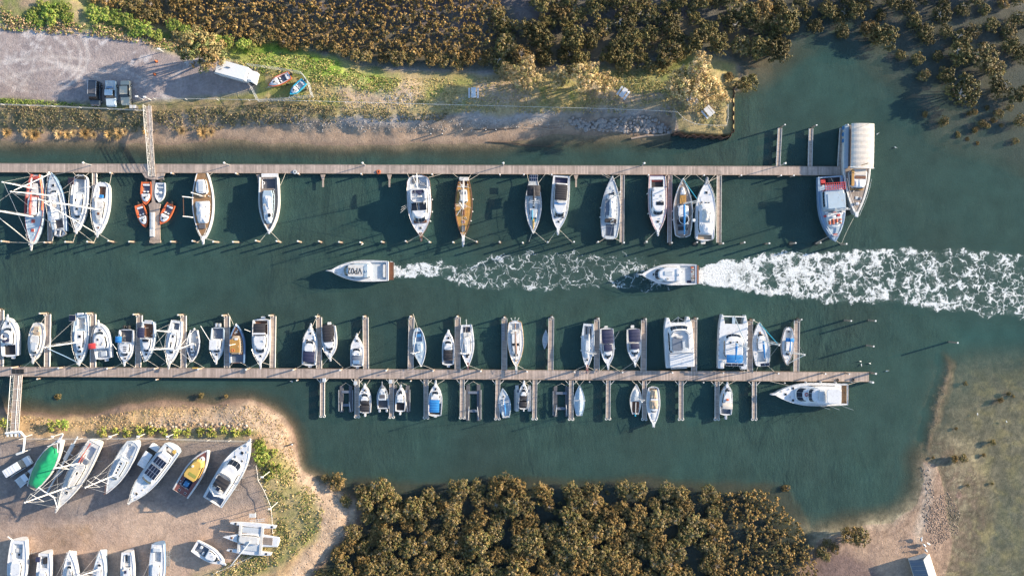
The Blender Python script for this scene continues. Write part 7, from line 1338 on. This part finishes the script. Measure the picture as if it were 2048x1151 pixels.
for x, y in scatter(G_C, 30, 27, 3, holes=[(1700, 10, 10), (1790, 25, 22), (1820, 60, 12)]): mang(x, y, RS.uniform(.6, .95), 'brown mangrove on the flooded top right flat, %s' % ('left of the bare mud lane' if x < 1790 else 'right of the bare mud lane' if x < 1930 else 'near the right edge'), 'mangroves in the top right corner'); cnt += 1
for x, y in scatter([(185, -5), (350, -5), (350, 52), (300, 42), (250, 25)], 12, 22, 4): mang(x, y, RS.uniform(.6, .85), 'dark mangrove in the dense patch above the green shrubs, top left', 'mangroves at the top left'); cnt += 1
edge = [(362, 60), (385, 72), (405, 68), (430, 78), (455, 82), (500, 88), (520, 78), (540, 72), (565, 80), (588, 88), (612, 92), (640, 92), (668, 98), (690, 106), (712, 112), (735, 112), (765, 116), (796, 116), (820, 120), (862, 118), (885, 122), (915, 126), (938, 116), (965, 122), (985, 118), (990, 35), (1005, 50), (1000, 25), (1010, 85)]
for x, y in edge: mang(x, y, RS.uniform(.5, .8), 'mangrove on the outer fringe of the dense thicket behind the peninsula', 'mangroves fringing the thicket'); cnt += 1
for x, y, s, lab in ((1493, 168, 1.05, 'round mangrove in the water beside the tip of the sheet pile wall'), (1925, 183, 1.5, 'largest round mangrove standing in the shallows at the right'), (1890, 152, .9, 'mangrove joined to the upper left of the largest round one'), (1770, 72, 1.2, 'big domed mangrove at the right end of the island clump, top right'), (1735, 58, .9, 'mangrove at the left end of the island clump, top right'), (1752, 76, .8, 'small dark mangrove under the island clump, top right'),
    (1685, 66, .75, 'lone mangrove between two clumps above the open water, top right'), (1585, 55, .7, 'mangrove leaning over the water left of the pale dead branches'), (1556, 92, 1.1, 'mangrove at the water edge, rightmost of the grove behind the peninsula'), (1832, 45, .55, 'small dark mangrove alone on the top right mud'), (1855, 78, .65, 'small mangrove on the mud above the long island row'), (1920, 108, 1.1, 'left mangrove of the large island row, top right'), (1965, 112, 1.35, 'middle mangrove of the large island row, top right'), (1988, 138, .9, 'lower right mangrove of the large island row, top right'),
    (1835, 118, .7, 'left one of the low shrubs along the lit mud bank, top right'), (1876, 112, .6, 'right one of the low shrubs along the lit mud bank, top right'), (1803, 110, .5, 'reddish low mangrove at the left end of the lit mud bank'), (1848, 150, .6, 'reddish sprawling mangrove left of the largest round one'), (1998, 176, 1.0, 'round mangrove between the largest one and the right edge'), (2036, 190, 1.0, 'mangrove cut by the right edge below the island row'), (2018, 95, .8, 'round mangrove above the island row at the right edge'), (2044, 112, .8, 'mangrove cut by the right edge beside the island row'),
    (1700, 1066, 1.0, 'left half of the long golden mangrove mound on the spit'), (1718, 1074, .9, 'right half of the long golden mangrove mound on the spit'), (1652, 1085, .45, 'small mangrove upper left of the group on the spit'), (1668, 1094, .5, 'small mangrove right of the group on the spit'), (1642, 1102, .6, 'mangrove at the edge of the spit beside the southern grove'), (1650, 1110, .5, 'lowest small mangrove of the group on the spit'), (1572, 977, .4, 'single small mangrove in shallow water right of the southern grove'),
    (674, 962, .85, 'mangrove bush at the water edge beside the rubble point'), (652, 955, .4, 'tiny mangrove left of the bush beside the rubble point'), (1010, 962, .9, 'mangrove pushing up into the channel from the southern grove'), (725, 985, .9, 'upper left corner mangrove of the southern grove'), (692, 1000, .6, 'mangrove on the left flank of the southern grove')):
    mang(x, y, s, lab, None); cnt += 1
print('mangroves', cnt)
sap = [(1886, 243, .5), (1950, 224, .3), (1940, 227, .26), (1913, 190, .2), (1996, 228, .42), (1988, 240, .28), (1965, 247, .4), (1976, 252, .3), (1951, 260, .34), (1918, 270, .26), (1937, 278, .22), (2036, 243, .55), (2005, 250, .2), (2018, 217, .35), (1975, 215, .26), (1852, 228, .3), (1859, 244, .15), (1958, 285, .22), (2032, 282, .3), (1893, 292, .14), (1916, 265, .18),
  (113, 793, .36), (159, 793, .16), (402, 791, .3), (451, 792, .2), (1934, 767, .2), (2003, 800, .28), (2020, 788, .22), (2030, 792, .16), (1915, 857, .18), (1986, 884, .3), (1907, 915, .4), (1925, 915, .36), (1970, 910, .2), (1936, 971, .16), (1987, 967, .16), (1868, 915, .15)]
for i, (x, y, s) in enumerate(sap):
    where = 'the flooded flat at the right below the round mangroves' if y < 300 else 'the shallow strip below the lower walkway, left' if x < 600 else 'the eastern sand flat'
    p = P(x, y, .4); plant('mangrove_sapling', MV[i % 7], (p.x, p.y, zt(x, y)), s, s*1.3, 'small mangrove sapling scattered on '+where, 'sapling', 'saplings on '+where)
# dense low thicket: nobody could count the bushes
def mass(name, pts, R, Hh, cols, seed, lab, leaf=.14, clumps=10, leaves=13, lobes=2):
    rs = np.random.RandomState(seed); VV = [crown(R, Hh, lobes, clumps, leaves, leaf, cols, seed+k) for k in range(6)]; vs, fs, ts, n = [], [], [], 0
    for i, (x, y) in enumerate(pts):
        v, f, t, _ = VV[i % 6]; a = rs.uniform(0, 6.28); s = rs.uniform(.7, 1.25); c_, s_ = math.cos(a), math.sin(a); p = P(x, y, Hh*.5); q = np.empty_like(v)
        q[:, 0] = (v[:, 0]*c_-v[:, 1]*s_)*s+p.x; q[:, 1] = (v[:, 0]*s_+v[:, 1]*c_)*s+p.y; q[:, 2] = v[:, 2]*s*rs.uniform(.8, 1.2)+zt(x, y); vs.append(q); fs.append(f+n); ts.append(t*rs.uniform(.7, 1.3)); n += len(v)
    me = np_mesh(name, np.concatenate(vs), np.concatenate(fs), np.concatenate(ts)); me.materials.append(LM); o = D.objects.new(name, me); COL.objects.link(o); tag(o, lab, 'thicket' if 'thicket' in name else 'ground cover', kind='stuff')
TH = [(345, -30), (1000, -30), (1000, 20), (985, 45), (990, 60), (1015, 75), (1005, 112), (900, 112), (820, 112), (740, 104), (660, 92), (600, 84), (540, 68), (480, 76), (420, 62), (352, 48)]
mass('mangrove_thicket', scatter(TH, 760, 9.5, 5), 1.0, 1.5, MG, 300, 'dense low brown mangrove thicket behind the left half of the peninsula')
mass('mangrove_thicket', scatter(GR_S2, 230, 9.5, 6, holes=[(1475, 1065, 22), (1450, 1040, 14), (1520, 1045, 10)]), 1.05, 1.6, MG, 310, 'dense low mangrove thicket at the right end of the southern grove')
mass('mangrove_thicket', scatter(GR_S, 230, 10, 8, holes=[(a, b_, r*.8) for a, b_, r in HOLES]), 1.1, 1.2, MGR, 330, 'low undergrowth between the mangroves of the southern grove')
mass('mangrove_thicket', scatter([(-100, -60), (2150, -60), (2150, -15), (350, -15), (-100, -25)], 260, 20, 9)+scatter([(640, 1175), (1640, 1175), (1640, 1240), (640, 1240)], 160, 20, 10)+scatter([(1000, 0), (1570, 0), (1560, 100), (1420, 85), (1000, 118)], 45, 20, 12, holes=HB), 1.5, 1.8, MGR, 340, 'brown mangrove undergrowth along the outer edges of the groves')
# tall trees and shrubs on the peninsula
GV = [variant('g', 3.0, 5.5, 8, 30, 30, .11, GOLD, 80+k, z0=1.2, airy=.35, dead=1 if k == 1 else 0) for k in range(3)]
GV2 = [variant('h', 3.0, 5.0, 8, 30, 30, .12, [(.3, .2, .08), (.3, .24, .1), (.13, .15, .05)], 90, z0=1.0, airy=.3)]
for x, y, r, h, k, lab in ((397, 94, 4.5, 8.2, GV2[0], 'tall olive and gold tree casting a long shadow over the car park'), (1052, 152, 2.9, 5.0, GV[1], 'pale golden tree, leftmost on the right half of the peninsula'), (1018, 142, 1.6, 3, GV[0], 'small pale tree left of the leftmost golden tree'), (1118, 160, 1.9, 4.5, GV[0], 'small golden tree between the leftmost one and the leaning pair'), (1170, 158, 2.8, 6.0, GV[1], 'thin golden tree with bare leaning stems, left of a picnic table'), (1212, 165, 2.2, 5.0, GV[2], 'golden tree right beside the thin one with bare stems'),
    (1147, 142, 1.8, 3.5, GV2[0], 'green bushy tree behind the two leaning golden trees'), (1385, 160, 4.0, 7.0, GV[0], 'largest golden tree near the tip of the peninsula'), (1412, 178, 2.8, 5.5, GV[2], 'golden tree at the lower right of the largest golden tree'), (1357, 172, 2.4, 5.5, GV[1], 'golden tree at the left of the largest golden tree'), (1440, 190, 1.8, 3.2, GV[0], 'low golden bush above the picnic table at the tip')):
    p = P(x, y, h*.7+1.8); plant('golden_tree', k, (p.x, p.y, 1.8), r/3.0*1.2, h/5.5, lab, 'tree')
for x, y, s, lab in ((1248, 128, .7, 'round olive shrub behind the middle picnic table'), (1305, 128, .6, 'left olive shrub of the pair above the largest golden tree'), (1328, 124, .6, 'right olive shrub of the pair above the largest golden tree'), (1340, 105, 1.1, 'tall olive mangrove on the sandy neck above the largest golden tree'), (1360, 100, .8, 'olive mangrove right of the tall one on the sandy neck'), (1462, 148, .5, 'reddish scrubby bush on the neck right of the largest golden tree')):
    p = P(x, y, 2.5); plant('olive_shrub', MV[RS.randint(7)], (p.x, p.y, min(zt(x, y), 1.5)), s, s*1.1, lab, 'shrub')
SV = [variant('s', 2.0, 1.7, 7, 20, 20, .12, GREEN, 120+k, z0=.1) for k in range(3)]; YV = [variant('y', 1.4, 1.4, 4, 14, 14, .15, YGR, 130+k, z0=.1) for k in range(2)]
for i, (x, y, s) in enumerate(((58, 28, .8), (85, 12, .9), (100, 30, 1.1), (122, 14, .8), (130, 34, .8), (72, 42, .7), (182, 26, .9), (205, 28, .9), (228, 32, .8), (252, 40, .9), (272, 50, .9), (292, 58, .9), (268, 62, .7), (312, 66, .7), (345, 46, .8), (368, 56, .7), (430, 76, .7), (455, 82, .7), (485, 86, .7), (505, 96, .6))):
    p = P(x, y, 2.5); plant('green_shrub', SV[i % 3], (p.x, p.y, 1.5), s, s*.55, '%s bright green shrub from the left along the top left edge of the peninsula' % ORD[i], 'shrub', 'green shrubs at the top left')
for i in range(13):
    x = 206+i*24; p = P(x, 864+RS.uniform(-2, 2), 2.2); s = RS.uniform(.65, .95); plant('hedge_shrub', YV[i % 2], (p.x, p.y, 1.4), s, s*.9, '%s yellow-green shrub from the left in the row behind the boatyard fence' % ORD[i], 'shrub', 'shrubs behind the boatyard fence')
for x, y, s, v, lab in ((524, 908, 1.1, SV[0], 'large bright green shrub right of the flybridge cruiser bow'), (520, 890, .8, SV[1], 'green shrub at the upper corner of the boatyard'), (545, 905, .7, YV[0], 'yellow shrub right of the large green shrub, boatyard corner'), (550, 935, 1.2, YV[1], 'sprawling yellow-green shrub below the boatyard corner'), (535, 950, .9, YV[0], 'yellow-green shrub beside the light pole'), (100, 852, .9, YV[1], 'yellow-green bush on the bank right of the wide gangway'), (122, 848, .7, SV[2], 'green bush on the bank above the green tarpaulin boat'), (3, 845, .9, YV[0], 'bush cut by the left edge beside the wide gangway')):
    p = P(x, y, 2.3); plant('green_shrub', v, (p.x, p.y, 1.4), s, s*.8, lab, 'shrub')
# dry tussocks
def tussock(seed, col):
    rs = np.random.RandomState(seed); n = 260; a = rs.uniform(0, 6.28, n); l = rs.uniform(.5, 1.1, n); el = rs.uniform(.25, 1.3, n); r0 = rs.uniform(0, .25, n)
    d = np.stack([np.cos(a)*np.cos(el), np.sin(a)*np.cos(el), np.sin(el)], 1); b0 = np.stack([np.cos(a)*r0, np.sin(a)*r0, np.zeros(n)], 1); w = np.stack([-np.sin(a), np.cos(a), np.zeros(n)], 1)*.035
    tip = b0+d*l[:, None]; tip[:, 2] *= .8; mid = b0+d*l[:, None]*.5; mid[:, 2] += .12
    v = np.stack([b0-w, b0+w, mid+w*.9, mid-w*.9, mid-w*.9, mid+w*.9, tip+w*.3, tip-w*.3], 1).reshape(-1, 3); f = np.arange(n*8).reshape(-1, 4)
    t = np.repeat(np.array(col)[None]*rs.uniform(.6, 1.4, (n, 1)), 8, 0); me = np_mesh('blades', v, f, t); me.materials.append(LM); return me
TV = [tussock(1, (.6, .38, .15)), tussock(2, (.55, .38, .18))]
tus = [(8, 264), (48, 266), (64, 268), (112, 267), (130, 268), (142, 264), (165, 266), (182, 268), (214, 268), (228, 272), (236, 264), (246, 262), (292, 262), (360, 261), (402, 264), (417, 262)]
for i, (x, y) in enumerate(tus):
    p = P(x, y, 1.2); e = empty('dry_tussock', (p.x, p.y, max(.15, zt(x, y)-.05)), RS.uniform(0, 6), '%s orange dry grass tussock from the left along the upper left shoreline' % ORD[i], 'tussock', 'dry tussocks on the shoreline'); s = RS.uniform(.9, 1.5); e.scale = (s, s, s*.8); o = D.objects.new('blades', TV[i % 2]); COL.objects.link(o); o.parent = e
# grass and scrub: small tufts nobody could count
def tufts(name, zones, seed, lab):
    rs = np.random.RandomState(seed); P_, N_, S_, T_ = [], [], [], []
    for poly, n, cols, sz, hh in zones:
        xs = np.array([p[0] for p in poly]); ys = np.array([p[1] for p in poly]); X = rs.uniform(xs.min(), xs.max(), n); Y = rs.uniform(ys.min(), ys.max(), n)
        k = fbm(X/10, Y/10, 2.2, 3); ok = (sdist(X, Y, poly) > 0) & (k+rs.rand(n)*.3 > .6); X, Y = X[ok], Y[ok]; x = (X-1024)/10*.985; y = (575.5-Y)/10*.985; z = height(x, y); ok = z > .25; x, y, z = x[ok], y[ok], z[ok]; m = len(x)
        c = np.array(cols)[rs.randint(len(cols), size=m)]*rs.uniform(.7, 1.3, (m, 1))
        for q in range(4):
            P_.append(np.stack([x+rs.randn(m)*sz*.6, y+rs.randn(m)*sz*.6, z+rs.uniform(.2, .8, m)*hh], 1)); v = rs.randn(m, 3); v[:, 2] = abs(v[:, 2])*.7+.3; N_.append(v); S_.append(np.full(m, sz)*rs.uniform(.6, 1.3, m)); T_.append(np.repeat(c*rs.uniform(.8, 1.2, (m, 1)), 4, 0))
    global RS; v, f = quads(np.concatenate(P_), np.concatenate(N_), np.concatenate(S_)); me = np_mesh(name, v, f, np.concatenate(T_)); me.materials.append(LM); o = D.objects.new(name, me); COL.objects.link(o); tag(o, lab, 'grass', kind='stuff')
DRY = [(.5, .4, .17), (.4, .33, .13), (.56, .42, .23), (.32, .3, .11)]; SCR = [(.42, .29, .15), (.28, .21, .11), (.18, .18, .07), (.54, .39, .24)]; GRN = [(.17, .25, .05), (.25, .31, .07), (.13, .19, .04), (.3, .31, .11)]
tufts('grass', [([(410, 90), (470, 78), (560, 92), (640, 108), (720, 138), (800, 155), (830, 175), (760, 185), (690, 178), (640, 165), (540, 150), (470, 125)], 8000, GRN+DRY[:2], .13, .16), ([(520, 205), (640, 150), (800, 150), (1000, 150), (1200, 175), (1380, 170), (1450, 200), (1450, 262), (1330, 225), (1000, 225), (700, 222)], 15000, DRY, .1, .14),
  ([(1210, 138), (1350, 135), (1350, 180), (1280, 188), (1215, 172)], 2500, GRN[3:]+DRY[:1], .13, .2), ([(0, 208), (110, 214), (300, 222), (560, 205), (700, 222), (900, 225), (880, 240), (560, 245), (380, 258), (0, 264)], 9000, [(.22, .18, .1), (.17, .16, .08), (.3, .23, .13), (.14, .14, .06)], .12, .2), ([(0, 10), (50, 40), (240, 50), (350, 70), (430, 90), (420, 118), (300, 90), (190, 72), (0, 60)], 7000, SCR+GRN[:1], .16, .35), ([(0, 196), (110, 202), (230, 216), (270, 216), (110, 210), (0, 206)], 1500, GRN, .12, .2)], 1, 'dry and green grass covering the peninsula')
tufts('grass', [([(0, 828), (200, 832), (330, 812), (500, 812), (560, 850), (600, 960), (560, 900), (500, 868), (200, 866), (0, 862)], 9000, [(.52, .37, .2), (.6, .43, .24), (.4, .29, .15), (.3, .26, .1)], .1, .13), ([(510, 895), (560, 900), (600, 960), (650, 1010), (640, 1060), (580, 1120), (500, 1151), (420, 1151), (545, 1065), (535, 1000), (518, 950)], 9000, DRY+GRN[2:3], .13, .2)], 2, 'dry scrub and grass around the boatyard')
# rocks
def rockmesh(seed, sub=2):
    rs = random.Random(seed); ph = [Vector((rs.gauss(0, 1), rs.gauss(0, 1), rs.gauss(0, 1))).normalized() for _ in range(9)]; dd = [rs.uniform(.55, .95) for _ in ph]; import bmesh
    bm = bmesh.new(); bmesh.ops.create_icosphere(bm, subdivisions=sub, radius=1)
    for v in bm.verts:
        n = v.co.normalized(); r = min([1]+[d/max(.05, n.dot(p)) for p, d in zip(ph, dd) if n.dot(p) > .05]); v.co = n*r*(1+.06*rs.uniform(-1, 1)); v.co.z *= .7
    me = D.meshes.new('boulder'); bm.to_mesh(me); bm.free(); return me
ROCK = mat('pale_grey_rock', (.31, .28, .26), rough=.9, var=.3, scale=1.5, bmp=.4); ROCKT = mat('tan_rubble', (.46, .34, .25), rough=.9, var=.3, scale=.6, bmp=.4)
RV = []
for k in range(5): m_ = rockmesh(k); m_.materials.append(ROCK); RV.append(m_)
for x, y in scatter([(1148, 238), (1180, 244), (1210, 240), (1250, 236), (1290, 230), (1310, 238), (1330, 250), (1350, 262), (1330, 264), (1260, 262), (1190, 258), (1150, 256)], 110, 5, 20)+scatter([(1140, 236), (1165, 236), (1165, 252), (1140, 250)], 8, 5, 21):
    p = P(x, y, .8); o = D.objects.new('boulder', RV[RS.randint(5)]); COL.objects.link(o); o.location = (p.x, p.y, max(.1, zt(x, y))+.05); s = RS.uniform(.25, .62); o.scale = (s*RS.uniform(.8, 1.3), s, s*RS.uniform(.7, 1)); o.rotation_euler = (RS.uniform(-.3, .3), RS.uniform(-.3, .3), RS.uniform(0, 6)); tag(o, 'grey angular boulder in the %s of the rock heap below the rope fence' % ('left end' if x < 1200 else 'middle' if x < 1280 else 'right end'), 'boulder', 'boulders on the peninsula shore')
def rubble(name, zones, seed, lab, cols):
    rs = np.random.RandomState(seed); src = []
    for k in range(4): m_ = rockmesh(40+k, 1); v = np.array([x.co[:] for x in m_.vertices]); f = np.array([p.vertices[:] for p in m_.polygons]); src.append((v, f)); D.meshes.remove(m_)
    vs, fs, ts, n = [], [], [], 0
    for poly, num, s0, s1 in zones:
        xs = np.array([p[0] for p in poly]); ys = np.array([p[1] for p in poly]); X = rs.uniform(xs.min(), xs.max(), num); Y = rs.uniform(ys.min(), ys.max(), num); ok = sdist(X, Y, poly) > 0; X, Y = X[ok], Y[ok]; x = (X-1024)/10*.99; y = (575.5-Y)/10*.99; z = height(x, y)
        for i in range(len(x)):
            v, f = src[rs.randint(4)]; a = rs.uniform(0, 6.28); s = rs.uniform(s0, s1)**1.0; q = v*np.array([s*rs.uniform(.7, 1.3), s, s*.8]); q = np.stack([q[:, 0]*math.cos(a)-q[:, 1]*math.sin(a)+x[i], q[:, 0]*math.sin(a)+q[:, 1]*math.cos(a)+y[i], q[:, 2]+z[i]], 1); vs.append(q); fs.append(f+n); n += len(v); ts.append(np.repeat((np.array(cols[rs.randint(len(cols))])*rs.uniform(.7, 1.3))[None], len(v), 0))
    me = np_mesh(name, np.concatenate(vs), np.concatenate(fs), np.concatenate(ts)); me.materials.append(LM); o = D.objects.new(name, me); COL.objects.link(o); tag(o, lab, 'rubble', kind='stuff')
TAN = [(.5, .38, .28), (.4, .29, .2), (.3, .21, .15), (.6, .5, .4)]
rubble('rubble', [([(380, 815), (500, 812), (550, 830), (580, 870), (596, 940), (650, 968), (725, 1010), (700, 1070), (640, 1115), (620, 1151), (580, 1151), (630, 1080), (660, 1030), (620, 985), (590, 950), (560, 890), (520, 862), (300, 858), (300, 845), (400, 840)], 4200, .06, .2), ([(300, 846), (500, 848), (505, 860), (300, 860)], 120, .25, .5)], 1, 'tan stone rubble along the shore of the boatyard point', TAN)
rubble('rubble', [([(1880, 1000), (1905, 985), (1930, 1030), (1925, 1070), (1890, 1090), (1862, 1060), (1868, 1020)], 1800, .04, .17), ([(1846, 935), (1866, 940), (1880, 1000), (1900, 1080), (1880, 1110), (1850, 1040), (1862, 990)], 1000, .04, .2), ([(1885, 720), (1908, 735), (1896, 800), (1876, 880), (1852, 920), (1848, 900), (1864, 850), (1876, 780)], 900, .06, .14), ([(1700, 228), (1150, 236), (1100, 240), (1150, 252)], 0, .1, .2)], 2, 'grey-brown oyster shell rubble along the spit and reef', [(.2, .14, .11), (.3, .21, .16), (.12, .09, .07), (.36, .27, .21)])
rubble('rubble', [([(560, 242), (700, 240), (1140, 238), (1140, 254), (900, 262), (600, 262)], 900, .05, .16), ([(1150, 236), (1350, 250), (1350, 264), (1150, 258)], 900, .08, .22)], 3, 'small grey stones on the bank above the peninsula beach', [(.4, .36, .33), (.28, .25, .22), (.5, .47, .44)])
